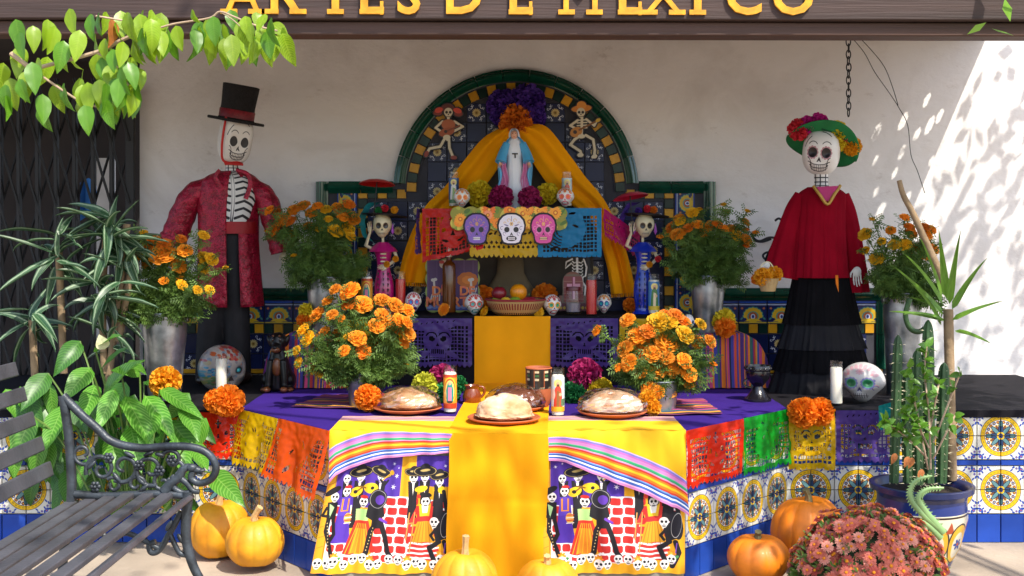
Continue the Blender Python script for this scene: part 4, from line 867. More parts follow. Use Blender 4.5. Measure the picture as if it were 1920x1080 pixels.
bouquet('crowded orange marigold bouquet in the small pail right of the purple banner', 1236, 716, 4.8, [(1118,618,9,'o'),(1175,599,13,'o'),(1192,626,18,'o'),(1168,650,15,'o'),(1172,672,14,'o'),(1208,644,15,'o'),(1245,638,20,'o'),(1218,658,16,'o'),(1275,670,13,'o'),(1303,639,13,'o'),(1325,636,11,'o'),(1227,685,17,'o'),(1257,681,15,'o'),(1195,692,10,'o'),(1285,695,13,'o'),(1269,645,14,'o'),(1211,617,13,'d'),(1264,590,13,'d'),(1245,589,11,'d'),(1153,682,7,'o'),(1331,678,6,'o'),(1280,602,12,'d'),(1284,706,14,'o'),(1212,721,13,'o'),(1224,726,11,'o'),(1248,728,13,'o'),(1255,690,12,'o'),(1233,601,19,'y'),(1278,623,15,'y'),(1307,604,10,'y'),(1232,623,11,'y'),(1252,601,12,'y'),(1198,660,13,'d'),(1243,664,13,'o')], 36, 80, 6, low=8, dj=.06)
# paper flowers
cluster('purple paper flowers with an orange red one in front, at the top of the drape', [(946, 200, 33, 'purple_paper', .02), (988, 192, 34, 'purple_paper', 0), (1000, 218, 24, 'purple_paper', .03), (938, 218, 18, 'purple_paper', .03), (968, 222, 30, 'scarlet_paper', -.02), (952, 234, 17, 'scarlet_paper', -.03), (982, 236, 17, 'scarlet_paper', -.03)], 5.88)
for x, y, r, m, l in ((899, 364, 25, 'yellow_paper', 'yellow paper flower left of the robed statue'), (1027, 363, 21, 'yellow_paper', 'yellow paper flower right of the robed statue'),
                      (939, 370, 23, 'magenta_paper', 'dark magenta paper flower at the left foot of the robed statue'), (993, 372, 22, 'magenta_paper', 'dark magenta paper flower at the right foot of the robed statue')):
    pompom(x, y, 5.60 if m[0] == 'm' else 5.66, r, m, l)
pompom(905, 556, 5.82, 22, 'orange_paper', 'orange paper flower in the shade left behind the fruit basket'); pompom(1021, 556, 5.84, 24, 'orange_paper', 'orange paper flower in the shade right behind the fruit basket')
pompom(1182, 572, 5.75, 14, 'orange_paper', 'small orange paper flower at the hem of the blue dressed figurine')
cluster('yellow and orange paper flowers on the left sarape', [(575, 584, 16, 'yellow_paper', 0), (571, 600, 15, 'orange_paper', -.01)], 5.5)
cluster('yellow and orange paper flowers on the right sarape', [(1358, 603, 22, 'yellow_paper', .0), (1360, 614, 20, 'orange_paper', -.03)], 5.40)
pompom(310, 716, 4.72, 29, 'gold_paper', 'golden paper flower above the broad green leaves')
cluster('pair of orange paper flowers on the left ledge edge above the red banner', [(404, 752, 22, 'orange_paper', .02), (428, 752, 30, 'orange_paper', 0)], 4.72)
cluster('pair of orange paper flowers on the right ledge edge above the yellow banner', [(1507, 773, 29, 'orange_paper', 0), (1538, 772, 26, 'orange_paper', .02)], 4.72)
pompom(690, 746, 4.70, 25, 'orange_paper', 'orange paper flower against the small left pail'); cluster('two amber paper flowers against the small right pail', [(1214, 750, 19, 'gold_paper', 0), (1224, 764, 16, 'gold_paper', -.02)], 4.62)
cluster('yellow, magenta and green paper flowers behind the left front candle', [(797, 722, 24, 'lime_paper', 0), (828, 706, 24, 'magenta_paper', .05), (838, 735, 26, 'green_paper', .03), (860, 720, 16, 'green_paper', .05)], 4.95)
cluster('magenta, green and yellow paper flowers beside the right front candle', [(1097, 704, 32, 'magenta_paper', .03), (1079, 736, 24, 'green_paper', 0), (1126, 734, 25, 'yellow_paper', -.02)], 4.95)
for x, y, c, l in ((832, 580, 'o', 'orange marigold head lying before the amber bottle'), (908, 585, 'y', 'small yellow marigold head left of the fruit basket'), (1009, 583, 'y', 'small yellow marigold head right of the fruit basket')):
    tag(link('marigold', MG[c][0], None, P(x, y, 5.56), (1.1, 0, U(0, 6)), M(13, 5.56)), l, 'flower')
# candles
def cv_saint(kind):
    c = Cv(160, 240, {'rose': 'e8902c', 'blue': '4a86c0', 'pale': 'c8dce4', 'deep': '2c5a98'}[kind]); x = 80
    if kind == 'rose':
        c.rect(0, 0, 160, 36, 'b83a20'); c.rect(0, 218, 160, 240, 'c84a28'); c.ell(x, 130, 50, 92, 'f0c030'); c.ell(x, 130, 40, 82, 'd84a28'); c.ell(x, 126, 34, 74, 'f4dc70')
        c.poly([(x-24, 50), (x+24, 50), (x+26, 130), (x+12, 186), (x-12, 186), (x-26, 130)], '1f8a84'); c.poly([(x-12, 50), (x+12, 50), (x+12, 150), (x-12, 150)], 'd8789c'); c.ell(x, 178, 10, 13, 'd8a888'); c.ell(x, 46, 22, 9, '2a2a30')
        for k in range(10): c.ell(14+(k % 2)*132, 50+k*17, 5, 5, 'f0d890')
    else:
        rob = {'blue': '3a7a3c', 'pale': 'c8402c', 'deep': 'e8e4dc'}[kind]; c.rect(0, 0, 160, 34, {'blue': 'd8b82c', 'pale': 'e0a82c', 'deep': '3c7a4c'}[kind]); c.ell(x, 198, 30, 30, 'f0dc80')
        c.poly([(x-34, 34), (x+34, 34), (x+24, 160), (x+10, 180), (x-10, 180), (x-24, 160)], rob); c.poly([(x-12, 34), (x+10, 34), (x+14, 140), (x-8, 150)], {'blue': 'e0d0a8', 'pale': '8a5a30', 'deep': '88b060'}[kind])
        c.ell(x, 194, 14, 18, 'd8a880'); c.ell(x, 184, 10, 9, '5a3a20'); c.ell(x+16, 120, 10, 12, 'd8a880')
        if kind == 'pale': c.ell(40, 120, 20, 40, 'e8c8b8'); c.rect(100, 40, 140, 90, '5a7a5a')
    return c
for k in ('rose', 'blue', 'pale', 'deep'): G['saint_'+k] = imat('saint_'+k, cv_saint(k), .3, coat=.3)
def candle(lab, cx, ytop, ybot, w, d, wax='white_wax', label=None, group='tall glass candles', fill=.86, lidc=None):
    q = P(cx, ybot, d); H = M(ybot-ytop, d); r = M(w/2, d); t = thing('glass_candle', lab, 'candle', q, group=group)
    MB().lathe([(0, 0), (r*.9, 0), (r, .004), (r, H*.9), (r*.93, H*.93), (r*.96, H), (r*.90, H), (r*.88, H*.93), (r*.93, H*.88), (r*.93, .008), (0, .008)], 24).obj('glass', G['clear_glass'], t)
    MB().lathe([(0, .009), (r*.92, .009), (r*.92, H*fill-.004), (r*.8, H*fill), (0, H*fill-.002)], 20).obj('wax', G[wax], t)
    if fill < .9: MB().tube([(0, 0, H*fill-.003), (.001, 0, H*fill+.012)], .0012, 5).obj('wick', G['dark_iron'], t)
    if label:
        def f(u, v): a = -PI/2+(u-.5)*3.5; return (r*1.012*math.cos(a), r*1.012*math.sin(a), H*(.12+.70*v))
        MB().grid(f, 16, 2).obj('label', G[label], t)
    return t
candle('glass candle with an orange haloed lady label on the front table left of the runner', 844, 685, 775, 25, 4.66, label='saint_rose')
candle('glass candle with a pale robed saint label on the front table beside the painted pot', 1046, 690, 781, 25, 4.6, label='saint_pale')
candle('glass candle with a blue label on the top shelf left of the statue', 851, 322, 389, 19, 5.74, label='saint_deep', fill=.8)
candle('glass candle with a pale label on the top shelf right of the statue', 1063, 322, 389, 19, 5.74, label='saint_pale', fill=.8)
candle('glass candle with an orange haloed lady label beside the pink dressed figurine', 688, 508, 586, 21, 5.62, label='saint_rose')
candle('red glass candle beside the pink dressed figurine', 751, 509, 587, 20, 5.64, 'red_wax', fill=.82)
candle('red glass candle on the altar tier right of the lidded jar', 1109, 514, 592, 21, 5.585, 'red_wax', fill=.86)
candle('glass candle with a green robed saint on blue beside the blue dressed figurine', 1226, 514, 590, 21, 5.60, label='saint_blue')
candle('plain white candle before the large mosaic skull at the left', 415, 662, 740, 22, 5.2)
candle('plain white candle beside the large pale skull at the right', 1568, 677, 759, 24, 4.9)
# other vessels
q = P(842, 585, 5.62); t = thing('bottle', 'tall bottle of amber liquor with a white capped neck', 'bottle', q); s = M(1, 5.62)
amber = mat('amber_liquor', '6a3a14', .12, var=.15, coat=.6, transl=.3)
MB().lathe([(0, 0), (12*s, 0), (12.6*s, 2*s), (12.6*s, 86*s), (11*s, 91*s), (6*s, 95*s), (5*s, 99*s), (5*s, 104*s), (0, 104*s)], 20).obj('bottle_body', amber, t)
MB().lathe([(0, 103.5*s), (5.6*s, 103.5*s), (5.4*s, 122*s), (0, 122*s)], 16).obj('cap', G['white_plaster'], t); MB().lathe([(0, 122*s), (4*s, 122*s), (4.4*s, 127*s), (0, 128*s)], 12).obj('cork', wood, t)
q = P(1075, 588, 5.6); t = thing('glass_jar', 'clear glass jar with a dark red lid beside the red candle', 'jar', q)
MB().lathe([(0, 0), (14*s, 0), (15*s, 2*s), (15*s, 38*s), (13*s, 42*s), (13*s, 46*s), (12.4*s, 46*s), (14*s, 38*s), (14*s, 3*s), (0, 3*s)], 24).obj('glass', G['clear_glass'], t)
MB().lathe([(0, 50*s), (13.6*s, 50*s), (14*s, 49*s), (14*s, 43*s), (0, 43*s)], 24).obj('lid', mat('dark_red_lid', '5a1018', .4, coat=.2), t); MB().lathe([(0, 4*s), (13*s, 4*s), (13*s, 20*s), (0, 19*s)], 18).obj('filling', mat('grey_salt', '7a7480', .8), t)
q = P(885, 757, 4.93); s = M(1, 4.93); t = thing('clay_jug', 'small brown glazed clay jug with a loop handle', 'jug', q); jg = mat('brown_glaze', '7a3a18', .25, coat=.5, var=.2)
MB().lathe([(0, 0), (12*s, 0), (17*s, 6*s), (18*s, 15*s), (14*s, 25*s), (12*s, 29*s), (15*s, 35*s), (13.5*s, 35*s), (10*s, 28*s), (0, 20*s)], 24).obj('body', jg, t)
MB().tube(spline([(13*s, 0, 32*s), (22*s, 0, 30*s), (23*s, 0, 20*s), (17*s, 0, 12*s)], 5), 2.6*s, 8).obj('handle', jg, t)
def cv_pot():
    c = Cv(512, 128, '2a2622')
    for k in range(8):
        x = k*64
        for i, (col, o) in enumerate((('d8c8a0', 0), ('3c6a40', 10), ('d8c8a0', 20), ('a8562e', 30))): c.line([(x+2+o*.3, 8+o), (x+34, 8+o), (x+34, 62+o), (x+62, 62+o)], 6, col)
    c.rect(0, 118, 512, 128, '1c1814'); c.rect(0, 0, 512, 7, '1c1814'); return c
q = P(1010, 763, 4.8); s = M(1, 4.8); t = thing('painted_pot', 'clay pot with a black, green and cream angular band beside the front candle', 'pot', q)
MB().lathe([(0, 0), (17*s, 0), (22*s, 8*s), (24*s, 22*s), (23.5*s, 36*s)], 32).obj('body', G['terracotta'], t)
MB().lathe([(23.5*s, 36*s), (24.5*s, 40*s), (24.5*s, 70*s), (25.5*s, 73*s)], 32).obj('painted_band', imat('pot_band', cv_pot(), .35, coat=.3), t)
MB().lathe([(25.5*s, 73*s), (24*s, 75*s), (22*s, 73*s), (20*s, 30*s), (0, 28*s)], 32).obj('mouth', G['terracotta'], t)
q = P(1421, 751, 5.02); s = M(1, 5.02); t = thing('goblet', 'dark glazed goblet censer with a small handle on the purple cloth', 'goblet', q); bg = mat('black_glaze', '16141a', .18, coat=.6, var=.3, bump=.2, bs=60)
MB().lathe([(0, 0), (25*s, 0), (25*s, 4*s), (20*s, 8*s), (12*s, 20*s), (9*s, 27*s), (14*s, 33*s), (21*s, 42*s), (23*s, 52*s), (22.5*s, 56*s), (25*s, 58*s), (25*s, 62*s), (24*s, 66*s), (21*s, 66*s), (20*s, 56*s), (15*s, 44*s), (0, 42*s)], 32).obj('cup', bg, t)
MB().tube(spline([(-20*s, 0, 40*s), (-26*s, 0, 36*s), (-25*s, 0, 28*s), (-12*s, 0, 24*s)], 4), 2*s, 6).obj('handle', bg, t)
for k in range(16): a = 2*PI*k/16; MB().ell((24*s*math.cos(a), 24*s*math.sin(a), 61*s), 2.6*s, 8, 6).obj('bead', bg, t)
# fruit basket
q = P(967, 588, 5.60); s = M(1, 5.60); t = thing('fruit_basket', 'shallow woven basket with dark diamond rows holding fruit', 'basket', q)
def cv_weave():
    c = Cv(512, 96, 'a88c58')
    for r_ in range(4):
        for k in range(64): c.rect(k*8+(r_ % 2)*4, 6+r_*22, k*8+4+(r_ % 2)*4, 20+r_*22, ('3a2414', '7a2a20', '2a2a20', '6a4a28')[r_])
    c.rect(0, 84, 512, 96, '8a2430'); return c
MB().lathe([(0, 0), (40*s, 0), (46*s, 6*s), (52*s, 16*s), (56*s, 26*s), (55*s, 28*s), (50*s, 24*s), (40*s, 8*s), (0, 6*s)], 36).obj('weave', imat('basket_weave', cv_weave(), .85, bump=.5, bs=120), t)
MB().tube([(56*s*math.cos(2*PI*k/32), 56*s*math.sin(2*PI*k/32), 27*s) for k in range(33)], 2*s, 6, caps=False).obj('rim', mat('red_rim', '8a2430', .8), t)
def fruit(px, py, r, col, lab, cat, d=5.58, sq=.95, dim=1):
    o = MB().ell((0, 0, 0), (1, 1, sq), 20, 14, fn=lambda p: p*(1-.10*dim*math.exp(-(p.x**2+p.y**2)/.05)*(p.z > 0))).obj(cat.replace(' ', '_'), mat(cat+'_skin', col, .35, var=.2, coat=.2, bump=.04, bs=200), None, P(px, py, d)); o.scale = (M(r, d),)*3
    MB().tube([(0, 0, .82), (.06, 0, 1.08)], .06, 5).obj('stalk', G['stem_green'], o); return tag(o, lab, cat)
fruit(936, 550, 14, '7a1424', 'dark red apple on top of the fruit basket', 'apple'); fruit(972, 548, 16, 'e08a0c', 'large orange at the top of the fruit basket', 'orange', sq=1)
fruit(932, 566, 11, '8a9a2c', 'green apple at the left of the fruit basket', 'green apple'); fruit(966, 567, 12, '7a9a30', 'green apple at the centre of the fruit basket', 'lime', 5.55); fruit(948, 566, 10, 'd8b030', 'small yellow fruit between the two green apples', 'yellow fruit', 5.54); fruit(992, 567, 16, '9a2438', 'reddish mango at the right of the fruit basket', 'mango', sq=.7)
# plates of bread
crust = mat('bread_crust', 'b4703a', .6, var=.2, c2='dcb890', vs=14, bump=.5, bs=30, coat=.1); flour = mat('floured_bread', 'e8d0b0', .85, var=.05, vs=10, c2='b0743c', bump=.5, bs=40); brown = mat('dark_bread', '6a3a22', .7, var=.3, bump=.4)
sug = mat('sugared_bread', 'c88a58', .7, var=.1, vs=12, c2='e8d4bc', bump=.5, bs=40)
def bread(lab1, lab2, cx, cy, w, d, bw, bh, m, seed):
    q = P(cx, cy, d); q.z = .506; s = M(1, d); r = w/2*s
    pl = tag(MB().lathe([(0, 0), (r*.72, 0), (r*.95, .012), (r, .018), (r*.97, .021), (r*.7, .008), (0, .007)], 40).obj('plate', G['terracotta'], None, q), lab1, 'plate', 'terracotta plates of bread')
    def fn(p):
        k = 1+.10*noise.noise(Vector((p.x*1.6+seed, p.y*1.6, p.z*1.6)))+.04*noise.noise(Vector((p.x*5, p.y*5+seed, p.z*5))); a = math.atan2(p.y, p.x)
        k += .06*math.cos(4*a+seed)*(p.z > -.2)+.05*noise.noise(Vector((p.x*9, p.y*9, p.z*9+seed)))+.03*noise.noise(Vector((p.x*18, p.y*18, p.z*18+seed))); z = p.z if p.z > 0 else p.z*.35
        return Vector((p.x*k*bw/2*s, p.y*k*bw/2*s*.85, z*k*bh*s))
    o = MB().ell((0, 0, 0), 1, 72, 44, fn=fn).obj('bread_loaf', m, None, q+Vector((0, 0, .012+bh*s*.30))); tag(o, lab2, 'bread', 'loaves of bread of the dead')
    MB().ell((0, 0, bh*s*.92), (bw*.13*s, bw*.13*s, bh*.22*s), 14, 9).obj('knob', m, o)
    def wr(p):
        k = 1.09+.09*noise.noise(Vector((p.x*3+seed, p.y*3, p.z*3)))+.09*abs(noise.noise(Vector((p.x*7, p.y*7, p.z*7+seed)))); z = p.z if p.z > 0 else p.z*.3
        return Vector((p.x*k*bw/2*s*1.08, p.y*k*bw/2*s*.92, z*k*bh*s*1.12))
    wb = MB().ell((0, 0, 0), 1, 44, 26, fn=wr)
    if m is not flour: wb.obj('plastic_wrap', G['cellophane'], o, smooth=False)
bread('terracotta plate at the left of the table', 'golden loaf in clear wrap on the left plate', 765, 775, 130, 4.68, 104, 27, crust, 1)
bread('terracotta plate behind the front plate on the runner', 'dark brown loaf behind the white floured loaf', 966, 772, 116, 4.72, 96, 28, brown, 2)
bread('terracotta plate nearest the front edge on the golden runner', 'white floured loaf at the front of the golden runner', 945, 797, 138, 4.42, 114, 33, flour, 3)
bread('terracotta plate at the right of the table', 'sugared loaf in clear wrap on the right plate', 1148, 783, 130, 4.58, 114, 29, sug, 4)
# sugar skulls
def sugar(lab, cx, cy, w, h, d, rz=0, group='small painted sugar skulls', mb=None, **kw):
    m = imat('painted_skull', cv_skull(**kw), .4, coat=.15, var=.04); o = (mb or skull_mb(M(w, d), M(h, d), M(w*1.15, d))).obj('sugar_skull', m, None, P(cx, cy, d)); o.rotation_euler = (R(-6), 0, rz)
    return tag(o, lab, 'sugar skull', group)
sugar('white and orange sugar skull on the top shelf, left of the statue', 866, 371, 31, 36, 5.58, .1, ring='f0a060', eye='e87830', mouth='d85a28', brow='e88a40', nose='d8642c', dots=('e8a060',))
sugar('pink and orange sugar skull on the top shelf, right of the statue', 1060, 370, 33, 36, 5.58, -.1, ring='e87880', eye='e86a30', mouth='d8305a', brow='e8783c', nose='c8405a', dots=('f0a040', 'e05a80'))
sugar('sugar skull with blue eyes and a purple mouth near the red candle', 775, 566, 31, 38, 5.62, .15, ring='c83a6a', eye='3a8ad0', mouth='6a2a7a', brow='c84a50', dots=('e87a30', '3a70b8'), nose='4a2a6a', teeth='5a2a70')
sugar('sugar skull with a red painted brow and teal teeth left of the fruit basket', 889, 570, 36, 40, 5.62, .25, ring='d84a40', eye='5aa8a0', mouth='2a8a88', brow='c83a38', dots=('e08a50', '3a9a90'), nose='b84a40', teeth='d8e8e0')
sugar('sugar skull with green eyes and a red mouth right of the fruit basket', 1035, 572, 34, 40, 5.60, .25, ring='e8a020', eye='1f9a70', mouth='b82a30', brow='c84a30', dots=('2a4a9a', 'e8902a'), nose='3a2a6a')
sugar('sugar skull with teal eyes and a magenta mouth beside the red candle', 1132, 569, 29, 36, 5.68, -.05, ring='2a3a8a', eye='2aa8b0', mouth='a82050', brow='e8902a', dots=('3a3a90',), nose='6a3a6a')
sugar('small skull half hidden behind the right bouquet', 1291, 604, 22, 30, 5.40, .3, ring='6a8ac8', eye='3a3a50')
def cv_mosaic():
    c = Cv(256, 256, 'a8a09a'); random.seed(8)
    for k in range(90): c.ell(U(0, 256), U(0, 256), U(6, 16), U(5, 12), random.choice(('a8a098', '8c888c', 'a87a6a', '9c989c', '7c8c9c', 'b0a078')), U(0, 3))
    for k in range(40): c.ell(U(0, 110), U(90, 150), 7, 6, random.choice(('2a6a9a', '3a8ab0', '5a9ab0'))); c.ell(U(0, 120), U(50, 92), 8, 6, random.choice(('6a8a5a', '7a9a6a', 'a8a060')))
    for k in range(50): c.ell(U(0, 200), U(180, 256), 9, 7, random.choice(('b0584a', '8a3a30', 'b85a30', 'a82a3a')))
    for s in (-1, 1): c.ell(128+s*46, 122, 32, 28, '8a8488'); c.ell(128+s*46, 122, 24, 20, '3a3638'); c.ell(128+s*46, 122, 14, 12, '28b0c0'); c.ell(128+s*46, 122, 6, 6, '8ae8f0')
    c.poly([(128, 98), (110, 66), (146, 66)], '4a3a3c'); c.rect(78, 26, 178, 50, 'd8d4cc')
    for k in range(9): c.line([(80+12*k, 24), (80+12*k, 52)], 3, '6a6064')
    return c
o = skull_mb(M(90, 5.4), M(88, 5.4), M(84, 5.4), jaw=1.08).obj('mosaic_skull', imat('mosaic_skull', cv_mosaic(), .3, coat=.4, bump=.4, bs=70), None, P(416, 690, 5.42)); o.rotation_euler = (0, 0, .75); tag(o, 'large mosaic covered skull behind the white candle at the left', 'decorative skull')
sugar('large pearly skull with green eyes and pink flowers at the right', 1618, 716, 82, 74, 4.98, -.45, group='large skulls', base='bcb8b6', ring='7a7ab0', eye='1c6a40', petals='4a9a70', brow='c09aa0', dots=('c88a90', '6a6a9a'), nose='4a4a70', teeth='c8c4c4')
# ---------------------------------------------------------------- figures
def cv_ribs(n=9):
    c = Cv(256, 320, 'dcd8d2'); 
    for k in range(n):
        y = 300-k*30
        for s in (-1, 1): c.line([(128+s*14, y), (128+s*50, y+10), (128+s*90, y-6), (128+s*120, y-26)], 10, '121014')
    c.line([(128, 310), (128, 20)], 14, '121014'); c.ell(128, 170, 6, 120, 'dcd8d2'); return c
def cv_neck():
    c = Cv(128, 128, 'dcd8d2')
    for k in range(6): c.line([(0, 10+k*21), (128, 10+k*21)], 5, '121014')
    for k in range(8): c.line([(8+k*16, 0), (8+k*16, 128)], 3, '121014')
    return c
G['ribs'] = imat('ribs', cv_ribs(), .6); G['neck_bones'] = imat('neck_bones', cv_neck(), .6)
def sequin():
    m, nt, N, L, B = nmat('red_sequins'); tc = N.new('ShaderNodeTexCoord'); v = N.new('ShaderNodeTexVoronoi'); v.inputs['Scale'].default_value = 230
    L.new(tc.outputs['Object'], v.inputs['Vector']); n = N.new('ShaderNodeTexNoise'); n.inputs['Scale'].default_value = 26; n.inputs['Detail'].default_value = 6; L.new(tc.outputs['Object'], n.inputs['Vector'])
    cr = N.new('ShaderNodeValToRGB'); e = cr.color_ramp.elements; e[0].position = .35; e[1].position = .62; e[0].color = (*hexc('74091e'), 1); e[1].color = (*hexc('b01438'), 1)
    ad = N.new('ShaderNodeMath'); ad.operation = 'MULTIPLY_ADD'; sp = N.new('ShaderNodeSeparateColor'); L.new(v.outputs['Color'], sp.inputs[0]); L.new(sp.outputs[0], ad.inputs[0]); ad.inputs[1].default_value = .5; L.new(n.outputs['Fac'], ad.inputs[2])
    sb = N.new('ShaderNodeMath'); sb.operation = 'SUBTRACT'; L.new(ad.outputs[0], sb.inputs[0]); sb.inputs[1].default_value = .25; L.new(sb.outputs[0], cr.inputs['Fac']); L.new(cr.outputs[0], B.inputs['Base Color'])
    B.inputs['Roughness'].default_value = .36; B.inputs['Metallic'].default_value = .25
    bp = N.new('ShaderNodeBump'); bp.inputs['Strength'].default_value = .7; bp.inputs['Distance'].default_value = .004; L.new(sp.outputs[1], bp.inputs['Height'])
    n2 = N.new('ShaderNodeBump'); n2.inputs['Strength'].default_value = .5; n2.inputs['Distance'].default_value = .03; L.new(n.outputs['Fac'], n2.inputs['Height']); L.new(bp.outputs[0], n2.inputs['Normal']); L.new(n2.outputs[0], B.inputs['Normal']); return m
G['red_sequins'] = sequin(); mk('black_felt', '141214', .9, var=.5, vs=60, bump=.4, bs=150); mk('red_band', '7a0c1c', .4, var=.3, vs=80, bump=.3, bs=200); mk('hood_red', 'c01c18', .6)
def hand(parent, w, dr, size, side=1, spread=.22, curl=.3, m='cream_bone', nrm=Vector((0, -1, 0))):
    dr = dr.normalized(); sd = dr.cross(nrm).normalized()*side; b = MB(); p0 = Vector(w); s = size
    b.ell(p0+dr*s*.22, (s*.2, s*.10, s*.24), 10, 7)
    for k, (o, L) in enumerate(((-.16, .42), (-.055, .50), (.05, .47), (.15, .36))):
        a = p0+dr*s*.40+sd*s*o; d1 = (dr+sd*o*spread*4).normalized(); j1 = a+d1*s*L*.45; d2 = (d1+nrm*curl).normalized(); j2 = j1+d2*s*L*.33; d3 = (d1+nrm*curl*2).normalized(); e = j2+d3*s*L*.27
        b.tube(spline([p0+dr*s*.12+sd*s*o*.6, a, j1, j2, e], 3), [s*r for r in (.035, .035, .04, .045, .034, .032, .04, .032, .03, .036, .028, .024, .018)], 6)
    t0 = p0+dr*s*.12-sd*s*.14; b.tube(spline([t0, t0+dr*s*.16-sd*s*.14, t0+dr*s*.34-sd*s*.17+nrm*s*.06], 3), [s*r for r in (.045, .04, .036, .042, .034, .028, .018)], 6)
    return b.obj('hand', G[m], parent)
# --- top hat figure
D1 = 5.68; s1 = M(1, D1); F0 = P(420, 716, D1); F0.z = .5
cat = thing('skeleton_figure', 'tall skeleton figure in a red sequined coat and black top hat at the left', 'figure', F0)
def L1(px, py, dy=0.0): q = P(px, py, D1)-F0; return Vector((q.x, dy, q.z))
def S1(px, py, rx, ry, dy=0.0): q = L1(px, py, dy); return (q.x, q.y, q.z, rx*s1, ry*s1)
b = MB()
b.tube(spline([L1(388, 715), L1(392, 640), L1(402, 560), L1(412, 470)], 5), [v*s1 for v in np.linspace(22, 27, 16)], 14); b.tube(spline([L1(449, 715), L1(446, 640), L1(442, 560), L1(434, 470)], 5), [v*s1 for v in np.linspace(22, 27, 16)], 14)
b.loft([S1(426, 480, 44, 24), S1(428, 420, 46, 26), S1(430, 370, 48, 26), S1(432, 335, 46, 22), S1(434, 322, 20, 14)], 24, caps=True)
b.tube(spline([L1(392, 345), L1(362, 385), L1(338, 442)], 5), [v*s1 for v in np.linspace(15, 9, 11)], 10); b.tube(spline([L1(474, 345), L1(502, 400), L1(526, 460)], 5), [v*s1 for v in np.linspace(15, 9, 11)], 10)
me = remesh(b, .010, 4); me.materials.append(mat('black_trousers', '131116', .75, var=.4, vs=20, bump=.5, bs=18)); link('trousers', me, cat)
b = MB(); b.loft([S1(440, 436, 34, 30, -.012), S1(444, 400, 36, 31, -.012), S1(446, 365, 38, 30, -.012), S1(442, 335, 34, 24, -.01), S1(436, 322, 14, 12)], 24, R(190), R(350)); b.obj('rib_shirt', G['ribs'], cat)
b = MB(); b.loft([S1(440, 438, 42, 31, -.012), S1(441, 416, 42, 31, -.012)], 24, R(180), R(360), steps=2); b.obj('sash', mat('red_sash', '9a1018', .6, bump=.3), cat)
def coat(gap0, gap1): return [S1(430, 574, 63, 40), S1(429, 520, 60, 38), S1(428, 460, 57, 36), S1(428, 410, 57, 35), S1(429, 372, 59, 34), S1(431, 345, 57, 30), S1(433, 330, 44, 24), S1(435, 321, 24, 16)]
fo = lambda a, v: .025*math.sin(a*7+1)*(1-v)+.02*math.sin(a*17+v*9)*.5
b = MB(); b.loft(coat(0, 0), 60, R(-62), R(275), steps=5, fold=lambda a, v: fo(a, v)+(.05 if a < R(-52) or a > R(265) else 0)*v); c_ = b.obj('coat', G['red_sequins'], cat); so = c_.modifiers.new('thickness', 'SOLIDIFY'); so.thickness = .006
for nm2, pts, rr_ in (('sleeve', [(396, 346), (366, 364), (345, 398), (330, 438), (322, 454)], (15, 23, 24, 25, 27)), ('sleeve', [(470, 346), (495, 368), (510, 405), (523, 448), (530, 472)], (14, 21, 22, 22, 23))):
    k = 5; path = spline([L1(*p) for p in pts], k); r_ = [x[0]*s1*(1+.05*math.sin(i*1.9)) for i, x in enumerate(spline([(v, 0) for v in rr_], k))]
    MB().tube(path, r_, 18, caps=False).obj(nm2, G['red_sequins'], cat)
for pts in ([(420, 320), (412, 334), (424, 352), (437, 372)], [(450, 320), (472, 328), (476, 350), (468, 374)]):
    MB().tube(spline([L1(x, y, -.085) for x, y in pts], 4), [s1*v for v in np.linspace(3, 4.5, 13)], 8, sq=.3).obj('lapel', G['red_sequins'], cat)
hand(cat, L1(320, 452), L1(314, 474)-L1(320, 452), .09, 1); hand(cat, L1(532, 472), L1(536, 494)-L1(532, 472), .09, -1)
for x, y in ((388, 712), (450, 710)):
    MB().ell(L1(x+4, y-4, -.03), (20*s1, .11, 13*s1), 16, 9).obj('shoe', mat('brown_shoe', '2a1a14', .4, coat=.2), cat)
MB().loft([S1(437, 328, 15, 13), S1(435, 312, 12, 11), S1(436, 292, 13, 12)], 18, steps=3).obj('neck', G['neck_bones'], cat)
hd = skull_mb(58*s1, 84*s1, 60*s1, nu=48, nv=40, jaw=.97, box=.55).obj('head', imat('catrin_face', cv_skull('dedad4', lines='141216', eye='141216', big=7), .5, coat=.1), cat, L1(441, 262)); hd.rotation_euler = (R(8), R(6), R(30))
MB().tube(spline([Vector(v)*s1 for v in ((-28, -18, 40), (-30, -22, 6), (-29, -24, -20), (-24, -25, -40), (-6, -25, -44), (14, -26, -43))], 5), 2.2*s1, 6, sq=.6).obj('red_trim', G['hood_red'], hd)
MB().loft([S1(437, 310, 15, 13), S1(438, 303, 19, 15)], 18, steps=2).obj('collar', G['hood_red'], cat)
ht = MB().lathe([(0, 0), (52*s1, 0), (53*s1, 2*s1), (52*s1, 5*s1), (35*s1, 4*s1), (32*s1, 9*s1), (31.5*s1, 30*s1), (34*s1, 66*s1), (34*s1, 69*s1), (30*s1, 70*s1), (0, 69*s1)], 40, sy=.95).obj('hat', G['black_felt'], cat, L1(442, 229)); ht.rotation_euler = (R(4), R(10), 0)
MB().lathe([(33*s1, 5*s1), (33*s1, 22*s1), (32*s1, 23*s1)], 40, sy=.95).obj('hat_band', G['red_band'], ht)
